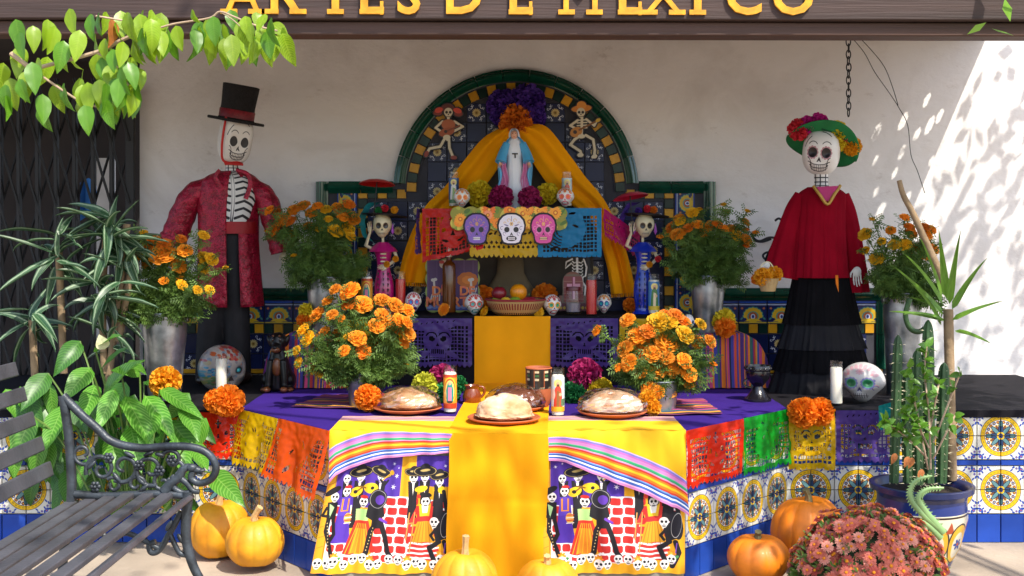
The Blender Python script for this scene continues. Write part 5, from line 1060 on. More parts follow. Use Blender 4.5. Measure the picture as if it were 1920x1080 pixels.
# --- skirted figure
D2 = 5.35; s2 = M(1, D2); F2 = P(1540, 735, D2); F2.z = .5
lady = thing('skeleton_lady', 'skeleton lady figure in a crimson blouse, long black skirt and green flowered hat', 'figure', F2)
def L2(px, py, dy=0.0): q = P(px, py, D2)-F2; return Vector((q.x, dy, q.z))
def S2(px, py, rx, ry, dy=0.0): q = L2(px, py, dy); return (q.x, q.y, q.z, rx*s2, ry*s2)
b = MB(); b.loft([S2(1540, 740, 60, 40), S2(1540, 600, 45, 32), S2(1540, 500, 40, 26), S2(1540, 420, 42, 24), S2(1541, 370, 44, 20), S2(1541, 352, 20, 12)], 20, caps=True)
b.tube(spline([L2(1500, 372), L2(1470, 430), L2(1436, 492)], 5), [v*s2 for v in np.linspace(12, 6, 11)], 10); b.tube(spline([L2(1582, 372), L2(1598, 430), L2(1600, 500)], 5), [v*s2 for v in np.linspace(12, 6, 11)], 10)
me = remesh(b, .010, 3); me.materials.append(G['black_cloth']); link('body', me, lady)
sk = mat('black_skirt', '0b0a0d', .85, var=.4, vs=12, spec=.1); sk2 = mat('charcoal_satin', '121116', .7, var=.3, vs=10, spec=.2)
tiers = [(512, 604, 52, 70, 0), (600, 650, 65, 79, 1), (646, 692, 75, 88, 0), (688, 738, 84, 99, 1)]
for y0, y1, r0, r1, al in tiers:
    b = MB(); b.loft([S2(1540, y1+3, r1+1.5, (r1+1.5)*.62), S2(1540, y1-3, r1, r1*.62), S2(1540, (y0+y1)/2, (r0+r1)/2, (r0+r1)*.31), S2(1540, y0, r0, r0*.62)], 160, steps=4, fold=lambda a, v: (.02*math.sin(a*31+2*math.sin(a*3))+.02*math.sin(a*47+1+v)+.025*math.sin(a*13+y0))*(1.1-v*.7)); b.obj('skirt_tier', sk2 if al else sk, lady)
bl = mat('crimson_chiffon', '8e0a20', .9, var=.2, vs=8, transl=.2, spec=.08)
b = MB(); b.loft([S2(1536, 520, 56, 44), S2(1536, 500, 54, 42), S2(1537, 450, 50, 36), S2(1539, 405, 47, 32), S2(1541, 376, 47, 28), S2(1541, 362, 43, 24), S2(1541, 351, 27, 17)], 120, steps=5, fold=lambda a, v: (1-v)*(.022*math.sin(a*27+2*math.sin(a*4))+.018*math.sin(a*43)+.03*math.sin(a*9+1))); b.obj('blouse', bl, lady)
for pts, rr_ in (([(1506, 368), (1492, 395), (1480, 435), (1471, 475), (1464, 520)], (17, 20, 23, 28, 34)), ([(1576, 368), (1588, 400), (1597, 450), (1603, 500), (1605, 548)], (17, 18, 19, 21, 25))):
    k = 6; path = spline([L2(*p) for p in pts], k); r_ = [x[0]*s2 for x in spline([(v, 0) for v in rr_], k)]; n = 40; bb = MB()
    bb.tube(path, r_, n, caps=False, sq=.7)
    for i in range(len(path)):
        for j in range(n):
            c0 = Vector(path[i]); v = Vector(bb.v[i*n+j]); f = i/len(path); bb.v[i*n+j] = tuple(c0+(v-c0)*(1+.12*f*math.sin(j*2*PI*8/n)))
    bb.obj('sleeve', bl, lady)
gb = mat('gold_trim', 'b08a3a', .5, met=.3); pk = mat('pink_lining', 'b02a6a', .7)
MB().prism([(p.x, p.z) for p in (L2(1521, 352), L2(1561, 350), L2(1545, 378), L2(1537, 378))], -.098, -.06).obj('neck_lining', pk, lady)
MB().tube(spline([L2(1516, 350, -.085), L2(1526, 366, -.1), L2(1540, 384, -.104), L2(1553, 366, -.1), L2(1566, 349, -.085)], 4), 3*s2, 6).obj('neck_trim', gb, lady)
MB().prism([(p.x, p.z) for p in (L2(1550, 514), L2(1555, 514), L2(1556, 545), L2(1551, 530))], -.145, -.142).obj('waist_ribbon', G['orange_paper'], lady)
MB().loft([S2(1540, 362, 20, 16), S2(1540, 345, 13, 12), S2(1540, 322, 14, 13)], 18, steps=3).obj('neck', G['neck_bones'], lady)
hd = skull_mb(68*s2, 84*s2, 78*s2, nu=48, nv=40, jaw=1.0, box=.78).obj('head', imat('lady_face', cv_skull('e2deda', lines='141216', eye='1c1014', ring='b08088', big=7), .45, coat=.15), lady, L2(1540, 285)); hd.rotation_euler = (R(2), R(5), R(-20))
def brim(u, v):
    a = 2*PI*u; r = (.48+.52*v); x = 68*r*math.cos(a); y = 58*r*math.sin(a); z = -9*v*v*(math.cos(a)**2)*1.6-4*v*math.sin(2*a)+(6*v if math.sin(a) > 0 else 10*v*max(0, -math.sin(a)))
    return Vector((x, y, z))*s2
gf = mat('green_felt', '14703c', .85, var=.2, vs=10, bump=.15, bs=120)
b = MB().grid(brim, 48, 8); b.lathe([(34*s2, 0), (33*s2, 16*s2), (30*s2, 30*s2), (18*s2, 36*s2), (0, 37*s2)], 36); ht = b.obj('hat', gf, lady, L2(1543, 270, .005)); ht.rotation_euler = (R(-34), R(19), 0); so = ht.modifiers.new('thickness', 'SOLIDIFY'); so.thickness = .004
MB().lathe([(34.6*s2, 2*s2), (34*s2, 13*s2)], 36).obj('hat_band', pk, ht)
MB().prism([(x*s2, z*s2) for x, z in ((-30, 8), (-2, 16), (8, 4), (-14, 0))], -37*s2, -34*s2).obj('hat_bow', mat('dark_green_ribbon', '0c4a2c', .6), ht)
for x, y, r, m, l in ((1495, 244, 20, 'red_paper', 'coral red flower'), (1512, 236, 18, 'hot_pink_paper', 'magenta flower'), (1532, 232, 19, 'hot_pink_paper', 'magenta flower'), (1564, 250, 23, 'yellow_paper', 'yellow flower'), (1568, 268, 17, 'yellow_paper', 'yellow flower'), (1595, 275, 18, 'gold_paper', 'amber flower'), (1580, 258, 14, 'red_paper', 'coral red flower')):
    o = pompom(0, 0, D2, r, m, None, parent=lady, loc=L2(x, y, -.02), name='hat_flower'); o['label'] = l
hand(lady, L2(1440, 494, -.03), L2(1418, 512, -.05)-L2(1440, 494, -.03), .085, 1, curl=.25, m='white_plaster'); hand(lady, L2(1600, 500, -.05), L2(1603, 545, -.05)-L2(1600, 500, -.05), .10, -1, spread=.08, m='white_plaster')
q = P(1440, 546, D2-.10); t = thing('hand_basket', 'small pale basket hanging from the skeleton lady hand', 'basket', q); MB().lathe([(0, 0), (13*s2, 0), (20*s2, 22*s2), (21*s2, 24*s2), (18*s2, 22*s2), (0, 6*s2)], 20).obj('weave', mat('pale_wicker', 'b89a68', .85, bump=.6, bs=150), t)
MB().tube(spline([(-19*s2, 0, 22*s2), (-12*s2, 0, 48*s2), (4*s2, 0, 52*s2), (19*s2, 0, 22*s2)], 5), 1.2*s2, 5).obj('handle', G['cream_bone'], t)
cluster('amber paper flowers in the basket held by the skeleton lady', [(1432, 520, 18, 'gold_paper', 0), (1452, 514, 15, 'gold_paper', .02), (1418, 524, 10, 'orange_paper', .03)], D2-.11)
# --- small figurines with parasols
def figurine(lab, plab, cx, d, dress, feather, hx, parc, par, tilt, accent, garment):
    k = M(1, d); o = P(cx, 590, d); o.z = TZ+.004; t = thing('skeleton_figurine', lab, 'figurine', o, group='skeleton lady figurines')
    def L(px, py, dy=0.0): q = P(px, py, d); return Vector((q.x-o.x, dy, q.z-P(0, 590, d).z))
    def S_(px, py, rx, ry=None, dy=0): q = L(px, py, dy); return (q.x, q.y, q.z, rx*k, (ry or rx*.8)*k)
    dm = mat(garment, dress, .22, coat=.5, var=.2); bn = G['cream_bone']
    b = MB(); b.loft([S_(cx+2, 590, 22), S_(cx+2, 580, 16), S_(cx+2, 555, 19), S_(cx+2, 532, 18), S_(cx+1, 505, 12), S_(cx+1, 485, 14), S_(cx, 470, 17), S_(cx, 458, 10)], 24, caps=True); b.obj('dress', dm, t)
    MB().loft([S_(cx, 474, 27, 20), S_(cx, 466, 22, 16), S_(cx, 456, 9, 8)], 28, steps=3, fold=lambda a, v: .06*(1-v)*math.sin(a*9)).obj('shoulder_frill', dm, t)
    b = MB()
    for i in range(7):
        for x in (-8, 2, 11): b.prism([(L(cx+x, 512+i*10).x-.001*2, L(0, 512+i*10).z), (L(cx+x+2, 0).x, L(0, 514+i*10).z), (L(cx+x, 0).x, L(0, 519+i*10).z)], -17*k-.002+(.003 if abs(x) > 5 else 0)-(.0 if i > 2 else -.012*(3-i)/3), -8*k)
    b.obj('painted_marks', G['dark_iron'], t)
    b = MB()
    for i in range(5): b.ell(L(cx+2, 478+i*7, -13*k), (6*k, 2.2*k, 1.6*k), 8, 5)
    b.obj('ribs', bn, t)
    MB().tube([L(cx, 458), L(cx, 442)], 2.6*k, 8).obj('neck', bn, t)
    for nm, pts in (('arm', [(cx-18, 470, 0), (cx-31, 462, -.02), (cx-22, 436, -.04)]), ('arm', [(cx+19, 468, 0), (cx+27, 486, -.015), (cx+8, 503, -.05)])):
        MB().tube([L(*p) for p in pts], [3.4*k, 3.8*k, 2.4*k], 8).obj(nm, bn, t)
    hand(t, L(cx-22, 438, -.04), Vector((0, -.1, 1)), .062, -1, m='cream_bone'); hand(t, L(cx+9, 503, -.05), Vector((-1, -.2, .1)), .05, 1, m='cream_bone')
    hd = skull_mb(37*k, 46*k, 36*k, jaw=.78).obj('head', imat(garment+'_face', cv_skull('d8cea8', eye='1a1614', teeth='e0d8b8', big=8, ring='c0b088'), .35, coat=.2), t, L(cx+hx, 424, -.01)); hd.rotation_euler = (0, 0, .1)
    for s in (-1, 1): MB().lathe([(0, -22*k), (3.2*k, -16*k), (0, 0)], 8).obj('earring', mat('lilac_bead', 'a04ab8', .4), t, L(cx+hx+s*20, 420, -.02))
    h = MB().lathe([(0, 0), (42*k, 0), (43*k, 1.5*k), (24*k, 4*k), (17*k, 12*k), (8*k, 16*k), (0, 16*k)], 32, sy=.9).obj('hat', mat(garment+'_hat', '18161a', .6, var=.3), t, L(cx+hx+4, 407)); h.rotation_euler = (R(-4), R(4), 0)
    def fe(u, v): a = R(95+150*u); r = (44+7*math.sin(a*9)*.2+15*v*math.sin(PI*min(1, u*1.05))); return Vector((r*math.cos(a)*.72+8, 3-9*v, r*math.sin(a)*.9-8))*k
    MB().grid(fe, 24, 4).obj('feather', mat(garment+'_plume', feather, .7, var=.3, bump=.5, bs=90), t, L(cx-10, 414))
    for i, (x, y, m) in enumerate(accent): o2 = pompom(0, 0, d, 7, m, None, parent=t, loc=L(cx+x, y, -.055), name='hat_flower')
    for y, x, m in ((487, 26, accent[0][2]), (497, 10, 'gold_paper')): pompom(0, 0, d, 6, m, None, parent=t, loc=L(cx+x, y, -.06), name='wrist_flower')
    pt = thing('parasol', plab, 'parasol', P(par[0], par[1], d-.05), group='parasols of the figurines'); pt.rotation_euler = (R(-6), tilt, 0)
    pb = MB().lathe([(34*k, -3*k), (30*k, .5*k), (18*k, 5*k), (0, 8*k)], 16); pb.obj('canopy', mat(garment+'_parasol', parc, .45, var=.2), pt)
    e = P(par[2], par[3], d-.05)-P(par[0], par[1], d-.05); e = Matrix.Rotation(-tilt, 3, 'Y') @ e
    MB().tube([(0, 0, 5*k), tuple(e)], 1.1*k, 6).obj('stick', G['dark_iron'], pt)
figurine('skeleton lady figurine in a glossy pink dress at the left of the altar tier', 'red parasol of the pink dressed figurine', 718, 5.66, 'b0186a', '0c7a80', -1, 'b01818', (707, 343, 698, 440), R(2), ((24, 396, 'gold_paper'), (6, 393, 'red_paper'), (-6, 397, 'green_paper')), 'pink_dress')
figurine('skeleton lady figurine in a glossy cobalt blue dress at the right of the altar tier', 'crimson parasol of the blue dressed figurine', 1205, 5.66, '1230a8', '3a1c7a', 3, 'b81c40', (1182, 368, 1186, 440), R(-9), ((6, 394, 'red_paper'), (18, 396, 'scarlet_paper'), (-10, 398, 'purple_paper')), 'blue_dress')
# --- robed statue
d = 5.70; k = M(1, d); o = P(966, 389, d); o.z = SZ+.001
t = thing('robed_statue', 'painted statue of a veiled woman in white gown and blue mantle with open hands', 'statue', o)
def L(px, py, dy=0.0): q = P(px, py, d)-P(966, 389, d); return Vector((q.x, dy, q.z))
def S_(px, py, rx, ry, dy=0): q = L(px, py, dy); return (q.x, q.y, q.z, rx*k, ry*k)
wg = mat('white_gown', 'e6eaf2', .4, coat=.2, var=.06); bm_ = mat('blue_mantle', '50a8d8', .4, coat=.2, var=.12); pm_ = mat('pink_lining_paint', 'd88ab8', .4, coat=.2, var=.12); skn = mat('painted_skin', 'd8a084', .45, var=.06)
MB().loft([S_(967, 389, 22, 17), S_(967, 375, 20, 15), S_(966, 330, 17, 13), S_(965, 296, 14, 11), S_(965, 280, 16, 11), S_(965, 265, 13, 9), S_(965, 257, 6, 5)], 48, steps=5, caps=True, fold=lambda a, v: .05*(1-v)*math.sin(a*13)).obj('gown', wg, t)
MB().loft([S_(966, 372, 26, 15, .012), S_(966, 340, 30, 15, .012), S_(966, 310, 32, 16, .012), S_(965, 300, 30, 17, .01), S_(965, 280, 25, 16, .006), S_(965, 264, 17, 12, .003), S_(965, 255, 8, 7)], 40, R(-50), R(230), steps=5, fold=lambda a, v: .05*(1-v)*math.sin(a*11)).obj('mantle', bm_, t)
for s in (-1, 1):
    MB().tube(spline([L(965+s*14, 268, -.01), L(965+s*22, 288, -.02), L(965+s*26, 304, -.035)], 5), [k*v for v in np.linspace(7, 11, 11)], 12).obj('sleeve', bm_, t)
    def drapefn(u, v): return L(965+s*(16+10*u+3*math.sin(v*9)*v-6*v*(1-u)), 302+60*v+6*u*math.sin(v*5), -.03-.008*math.sin(u*12+v*3))
    MB().grid(drapefn, 12, 14).obj('lining', pm_, t)
    MB().tube(spline([L(965+s*(27+2*math.sin(i*2)), 300+i*12, -.038) for i in range(6)], 4), 2.2*k, 6).obj('mantle_edge', bm_, t)
    hand(t, L(965+s*26, 304, -.04), Vector((s*.3, -.4, -1)), .036, -s, m='cream_bone').data.materials[0] = skn
MB().ell(L(964, 252, -.012), (6.5*k, 6.5*k, 8.5*k), 14, 10).obj('face', skn, t)
MB().loft([S_(965, 275, 13, 8, .008), S_(965, 260, 11, 8, .006), S_(964, 250, 10, 9, .003), S_(964, 242, 7, 7, .003), S_(964, 239, 2, 2, .003)], 24, R(-45), R(225), steps=4).obj('veil', wg, t)
MB().prism([(L(960, 0).x, L(0, 287).z), (L(971, 0).x, L(0, 287).z), (L(971, 0).x, L(0, 289).z), (L(966.5, 0).x, L(0, 289).z), (L(967, 0).x, L(0, 296).z), (L(965, 0).x, L(0, 296).z), (L(964.5, 0).x, L(0, 289).z), (L(960, 0).x, L(0, 289).z)], -12.5*k-.006, -.01).obj('sash', G['dark_iron'], t)
for s in (-1, 1): MB().ell(L(964+s*2.6, 250, -.026), (1*k, .6*k, .7*k), 6, 4).obj('eye', G['dark_iron'], t)
MB().ell(L(964, 256, -.026), (1.6*k, .7*k, .6*k), 6, 4).obj('mouth', G['hood_red'], t)
# --- dog figurine
d = 5.35; k = M(1, d); o = P(523, 724, d); o.z = .505
t = thing('dog_figurine', 'glossy black and tan sitting dog figurine before the left sarape', 'dog figurine', o)
def L(px, py, dy=0.0): q = P(px, py, d)-P(523, 724, d); return Vector((q.x, dy, q.z))
b = MB(); b.loft([S_2 for S_2 in [(0, .02, .0, 25*k, 30*k), (0, .02, 20*k, 27*k, 30*k), (0, .0, 45*k, 21*k, 22*k), (0, -.01, 68*k, 15*k, 16*k), (0, -.01, 80*k, 11*k, 12*k)]], 20, caps=True)
b.ell(L(523, 633, -.02), (17*k, 17*k, 17*k), 16, 12); b.ell(L(523, 644, -.055), (10*k, 14*k, 9*k), 14, 9)
for s in (-1, 1):
    b.tube(spline([L(523+s*11, 668, -.045), L(523+s*14, 695, -.055), L(523+s*15, 718, -.06)], 4), [k*v for v in np.linspace(8, 6, 9)], 10); b.ell(L(523+s*16, 720, -.075), (8*k, 12*k, 6*k), 10, 7); b.ell(L(523+s*22, 706, -.0), (10*k, 20*k, 16*k), 12, 8); b.ell(L(523+s*24, 721, -.03), (8*k, 14*k, 5*k), 10, 6)
    b.ell(L(523+s*17, 632, -.012), (4*k, 8*k, 12*k), 10, 7, rot=Matrix.Rotation(s*.25, 3, 'Y'))
me = remesh(b, .0045, 3); me.materials.append(mat('black_dog_glaze', '0c0909', .38, coat=.12, var=.3, spec=.3)); link('body', me, t)
tan = mat('tan_glaze', '6e3e1c', .35, coat=.15, var=.25)
for p, r in ((L(523, 647, -.078), (9, 9, 6)), (L(523, 680, -.052), (10, 6, 17)), (L(507, 720, -.087), (7.5, 9, 5.5)), (L(539, 720, -.087), (7.5, 9, 5.5)), (L(499, 722, -.045), (7, 11, 4.5)), (L(547, 722, -.045), (7, 11, 4.5)), (L(517, 622, -.058), (2.4, 2, 2)), (L(529, 622, -.058), (2.4, 2, 2))):
    MB().ell(p, [v*k for v in r], 12, 8).obj('tan_patch', tan, t)
MB().ell(L(523, 642, -.098), (4*k, 3*k, 3*k), 8, 6).obj('nose', G['dark_iron'], t)
for s in (-1, 1): MB().ell(L(523+s*7, 629, -.06), (2.2*k, 1.6*k, 2.2*k), 8, 6).obj('eye', mat('dog_eye', '3a1c0c', .1, coat=1), t)
# ---------------------------------------------------------------- printed boards
def outline_board(name, pts, d, cvm, parent, o, th=.004, edge='1a1418', uvb=None):
    q = [P(x, y, d)-o for x, y in pts]; xs = [v.x for v in q]; zs = [v.z for v in q]; b = MB(); b.prism([(v.x, v.z) for v in q], q[0].y, q[0].y+th, uvb=uvb or (min(xs), min(zs), max(xs), max(zs)))
    return b.obj(name, cvm, parent, smooth=False)
def scal(x0, y0, x1, y1, n, m, r):                      # a scalloped rectangle outline
    out = []
    for (xa, ya, xb, yb, k) in ((x0, y0, x1, y0, n), (x1, y0, x1, y1, m), (x1, y1, x0, y1, n), (x0, y1, x0, y0, m)):
        L = math.hypot(xb-xa, yb-ya); tx, ty = (xb-xa)/L, (yb-ya)/L; nx, ny = ty, -tx
        for i in range(k):
            for j in range(5): f = (i+j/5)/k; h = r*math.sin(PI*j/5); out.append((xa+(xb-xa)*f+nx*h, ya+(yb-ya)*f+ny*h))
    return out
# sugar skull banner over the shelf front
d = SY-.045; o = P(955, 412, d); t = thing('skull_banner', 'printed banner of three bright sugar skulls on a marigold garland across the top shelf', 'banner', o)
c = Cv(640, 128, '8a8a2c'); random.seed(4)
for i in range(70): c.ell(U(0, 640), U(0, 128), U(16, 34), U(6, 12), random.choice(('6a8a2c', 'a8a83c', '4a6a24', 'c8b84a')), U(0, 3))
for i in range(30):
    x, y, r = U(0, 640), U(20, 120), U(22, 36); col = random.choice(('f0881c', 'f0a028', 'f4b83a', 'e8701c', 'f0986a'))
    for j in range(14): a = 2*PI*j/14; c.ell(x+r*.6*math.cos(a), y+r*.6*math.sin(a), r*.46, r*.2, col, a)
    c.ell(x, y, r*.4, r*.4, 'c86414'); c.ell(x, y, r*.2, r*.2, 'f4c040')
outline_board('garland', scal(848, 391, 1060, 428, 9, 2, 4), d, imat('garland_print', c, .5, var=.03), t, o)
SK = [(0, .5), (.16, .49), (.31, .42), (.43, .29), (.48, .12), (.46, -.04), (.40, -.14), (.36, -.22), (.34, -.36), (.28, -.46), (.14, -.5), (-.14, -.5), (-.28, -.46), (-.34, -.36), (-.36, -.22), (-.40, -.14), (-.46, -.04), (-.48, .12), (-.43, .29), (-.31, .42), (-.16, .49)]
def skpts(cx, cy, w, h, g=0): return [(cx+x*(w+g), cy-y*(h+g)) for x, y in SK]
def skcv(base, ring, eye, mouth, l1, l2, teeth='f4f0f4'):
    c = cv_skull(base, ring=ring, eye=eye, mouth=mouth, nose='141218', teeth=teeth, brow=None, big=2)
    for s in (-1, 1):
        c.arc(128+s*30, 200, 22, 0, 5, 4, l1, 4); c.arc(128+s*96, 130, 22, 1, 5.5, 4, l2, 4); c.arc(128+s*70, 178, 16, 0, 4, 4, l1, 3); c.ell(128+s*52, 160, 24, 5, l2, s*.3); c.arc(128+s*70, 84, 14, 0, 5, 3.5, l2)
    c.flower(128, 172, 20, l1, 6, l2); c.line([(128, 240), (128, 196)], 5, l2); return c
for cx, w, lab, col in ((894, 47, 'purple sugar skull print', skcv('7a58b4', '7a58b4', '141218', '8a6ac4', 'c8a03a', 'c86aa0')), (959, 50, 'white sugar skull print', skcv('e8e4f0', 'e8e4f0', '141218', '2a2430', 'd8a83a', '6a5a8a')), (1019, 46, 'pink sugar skull print', skcv('d8489c', 'e070b0', '141218', 'd04890', 'f0c040', 'f0a0c8', 'f0d0a0'))):
    outline_board('skull_backing', skpts(cx, 429, w, 54, 7), d-.004, mat('dark_card', '1a1418', .6), t, o, .003)
    p = outline_board('skull_print', skpts(cx, 429, w, 54), d-.008, imat('skull_card', col, .4, var=.02), t, o, .003); p['label'] = lab
# die cut skeleton players on the tiles
def skel_card(lab, cx, cy, kind):
    W_, H_ = 200, 240; c = Cv(W_, H_, '141014'); kx = 2.2
    f = lambda x, y: (100+(x-cx)*kx, 120-(y-cy)*kx); bone = 'd0c4a8'
    msk = Cv(W_, H_, '000000')
    def E(x, y, rx, ry, col, rot=0): a, b2 = f(x, y); c.ell(a, b2, rx*kx, ry*kx, col, rot); msk.ell(a, b2, rx*kx+5, ry*kx+5, 'ffffff', rot)
    def Ln(p, w, col): q = [f(*v) for v in p]; msk.line(q, w*kx+9, 'ffffff'); c.line(q, w*kx, col)
    if kind == 'braid':
        legs = [[(833, 262), (826, 275), (806, 279), (799, 290)], [(842, 262), (843, 278), (849, 293)]]
        E(840, 203, 12, 8, '5a2018'); E(821, 212, 8, 5, '7a2a20'); E(860, 214, 8, 5, '7a2a20'); E(823, 207, 8, 5, 'c8402c', .3); E(858, 208, 8, 5, 'c8402c', -.3)
        for p in legs: Ln(p, 5, bone)
        Ln([(830, 228), (817, 240), (829, 248)], 4.5, bone); Ln([(852, 228), (868, 238), (852, 246)], 4.5, bone); Ln([(841, 222), (839, 262)], 5, bone)
        E(841, 234, 13, 10, 'a85a34'); E(838, 248, 15, 8, '9a4a24', .3); Ln([(838, 246), (862, 236)], 3, '7a3a1c'); E(836, 247, 3, 3, '2a140c'); E(838, 258, 7, 5, bone); E(800, 289, 6, 4, '8a3020', 1.2); E(851, 296, 6, 4, '8a3020')
        hx, hy = 841, 211
    else:
        for p in [[(1086, 256), (1077, 262), (1069, 272)], [(1098, 254), (1112, 262), (1115, 282), (1114, 292)], [(1070, 272), (1088, 284), (1090, 290)]]: Ln(p, 5, bone)
        Ln([(1083, 226), (1069, 236), (1084, 244)], 4.5, bone); Ln([(1099, 224), (1114, 236), (1118, 228)], 4.5, bone); Ln([(1091, 220), (1090, 255)], 5, bone)
        for i in range(4): Ln([(1082, 226+i*5), (1100, 225+i*5)], 2.4, bone)
        E(1080, 248, 12, 9, 'b8782c', .5); E(1078, 248, 3.5, 3.5, '2a140c'); Ln([(1086, 244), (1121, 226)], 3.5, '7a4a1c'); E(1121, 226, 5, 3.5, 'c8a030', .5); E(1090, 256, 7, 4, bone); E(1114, 294, 6, 4, bone, .4); E(1088, 291, 6, 4, bone)
        E(1090, 204, 19, 7, 'c87a24', .1); E(1090, 198, 9, 8, 'd88a30'); hx, hy = 1089, 211
    E(hx, hy, 8, 8.5, bone); E(hx, hy+6, 5, 4.5, bone)
    for s in (-1, 1): E(hx+s*3.4, hy, 2.5, 2.6, '1c1410')
    E(hx, hy+4, 1, 1.4, '1c1410'); Ln([(hx-4, hy+8), (hx+4, hy+8)], .9, '3a2c20')
    o = P(cx, cy, 5.95); w, h = M(W_/kx, 5.95), M(H_/kx, 5.95)
    ob = cutout('skeleton_card', None, msk, lambda u, v: (w*(u-.5), -.012, h*(v-.5)), 150, 180, imat('skeleton_card', c, .5, var=.03), None, .004); ob.location = o
    tag(ob, lab, 'cutout', 'die cut skeleton musicians on the tiles')
skel_card('cutout skeleton with braids and a small guitar on the tiles, left side', 838, 245, 'braid'); skel_card('cutout skeleton in an orange sombrero playing guitar on the tiles, right side', 1092, 243, 'hat')
# lettered sign
d = 5.76; o = P(848, 573, d); o.z = TZ+.002; t = thing('festival_sign', 'scalloped purple sign with orange lettering and a marigold behind the amber bottle', 'sign', o); oo = P(848, 574, d)
c = Cv(400, 400, '4a2a5c'); c.rect(0, 0, 400, 16, '8a9a4a'); c.rect(0, 0, 14, 400, '8a9a4a'); c.rect(386, 0, 400, 400, '8a9a4a'); c.rect(0, 386, 400, 400, '8a9a4a')
for i in range(6): c.line([(20+i*66, 20), (20+i*66, 390)], 3, '6a4a7c')
for i in range(9): a = 2*PI*i/9; c.ell(310+44*math.cos(a), 240+34*math.sin(a), 34, 26, 'b8641c'); 
for i in range(7): a = 2*PI*i/7; c.ell(310+22*math.cos(a), 240+17*math.sin(a), 20, 14, 'd07820')
c.ell(150, 355, 46, 34, 'c8b8a0'); c.ell(120, 372, 20, 12, 'b83a30')
for x, y in ((70, 180), (340, 180)): c.line([(x, 130), (x-6, 240)], 16, 'c8c0b8'); c.ell(x-14, 240, 14, 12, 'c8c0b8'); c.ell(x+4, 244, 14, 12, 'c8c0b8')
for k_ in range(5): c.line([(50+k_*14, 130), (40+k_*16, 90)], 10, 'c8c0b8'); c.line([(320+k_*12, 150), (310+k_*16, 180)], 9, 'c8c0b8')
c.rect(20, 18, 380, 50, '3a4a9a')
for i in range(9): c.ell(30+i*42, 42, 22, 14, '7a8ac0')
outline_board('panel', scal(801, 476, 896, 570, 4, 4, 4), d, imat('sign_print', c, .5, var=.04), t, oo, .006)
le = mat('sign_lettering', 'f0962c', .5, c2='d85a5a', var=.05, vs=40)
for tx, px, py, sz in (('DÍA  DE', 850, 541, .062), ('MUERTO', 848, 562, .066)):
    me = text_mesh(tx, sz, .0015, .0022); me.materials.append(le); q = P(px, py, d)-oo; link('lettering', me, t, (q.x, -.0045, q.z), (PI/2, 0, 0))
# tombstone board with a skeleton
d = 5.80; oo = P(1086, 576, d); t = thing('tombstone_board', 'cardboard tombstone with a pink cross and a paper skeleton behind it', 'cutout', Vector((oo.x, oo.y, TZ+.002)))
c = Cv(160, 200, '8a5a4a'); c.rect(0, 0, 160, 40, '6a3a44'); c.rect(14, 40, 146, 186, '7a6a5a'); c.rect(26, 46, 134, 176, '8c4a48')
for i in range(4): c.line([(26, 60+i*30), (134, 60+i*30)], 3, 'a87a6a')
c.rect(72, 60, 88, 172, 'd89ab0'); c.rect(44, 122, 116, 138, 'd89ab0'); c.rect(72, 60, 76, 172, '8a2a4a')
for i in range(8): c.ell(10+i*20, 16, 8, 8, 'c8a83a')
outline_board('stone', [(1048, 574), (1048, 545), (1055, 545)]+[(1074-19*math.cos(PI*i/12), 520-20*math.sin(PI*i/12)) for i in range(13)]+[(1093, 545), (1103, 545), (1103, 574)], d, imat('tomb_print', c, .6, var=.05), t, oo, .006)
def B2(pts, w, nm='bone'):
    q = [P(x, y, d+.02)-oo for x, y in pts]; MB().tube(q, w*M(1, d), 6, sq=.4).obj(nm, G['white_plaster'], t)
B2([(1082, 474), (1083, 530)], 2.2, 'spine')
for i in range(5): B2([(1073, 480+i*6), (1076, 484+i*6), (1083, 482+i*6), (1090, 484+i*6), (1093, 480+i*6)], 1.2, 'rib')
B2([(1074, 476), (1062, 482), (1060, 494), (1072, 484)], 1.6, 'arm'); B2([(1094, 476), (1100, 492), (1098, 508), (1086, 514)], 1.6, 'arm'); B2([(1078, 512), (1086, 508), (1092, 512), (1092, 538)], 1.8, 'leg'); B2([(1086, 512), (1098, 528), (1096, 545)], 1.8, 'leg')
# stone urn relief in the niche
q = P(957, 580, 5.93); q.z = TZ+.002; k = M(1, 5.93)
tag(MB().lathe([(0, 0), (50*k, 0), (52*k, 14*k), (48*k, 34*k), (34*k, 56*k), (26*k, 70*k), (24*k, 98*k), (28*k, 104*k), (24*k, 106*k), (0, 100*k)], 36, sy=.5).obj('stone_urn', mat('tan_stone', '6a5c44', .85, var=.35, vs=5, bump=.4, bs=20), None, q), 'worn tan stone urn in the dark niche behind the fruit basket', 'urn')
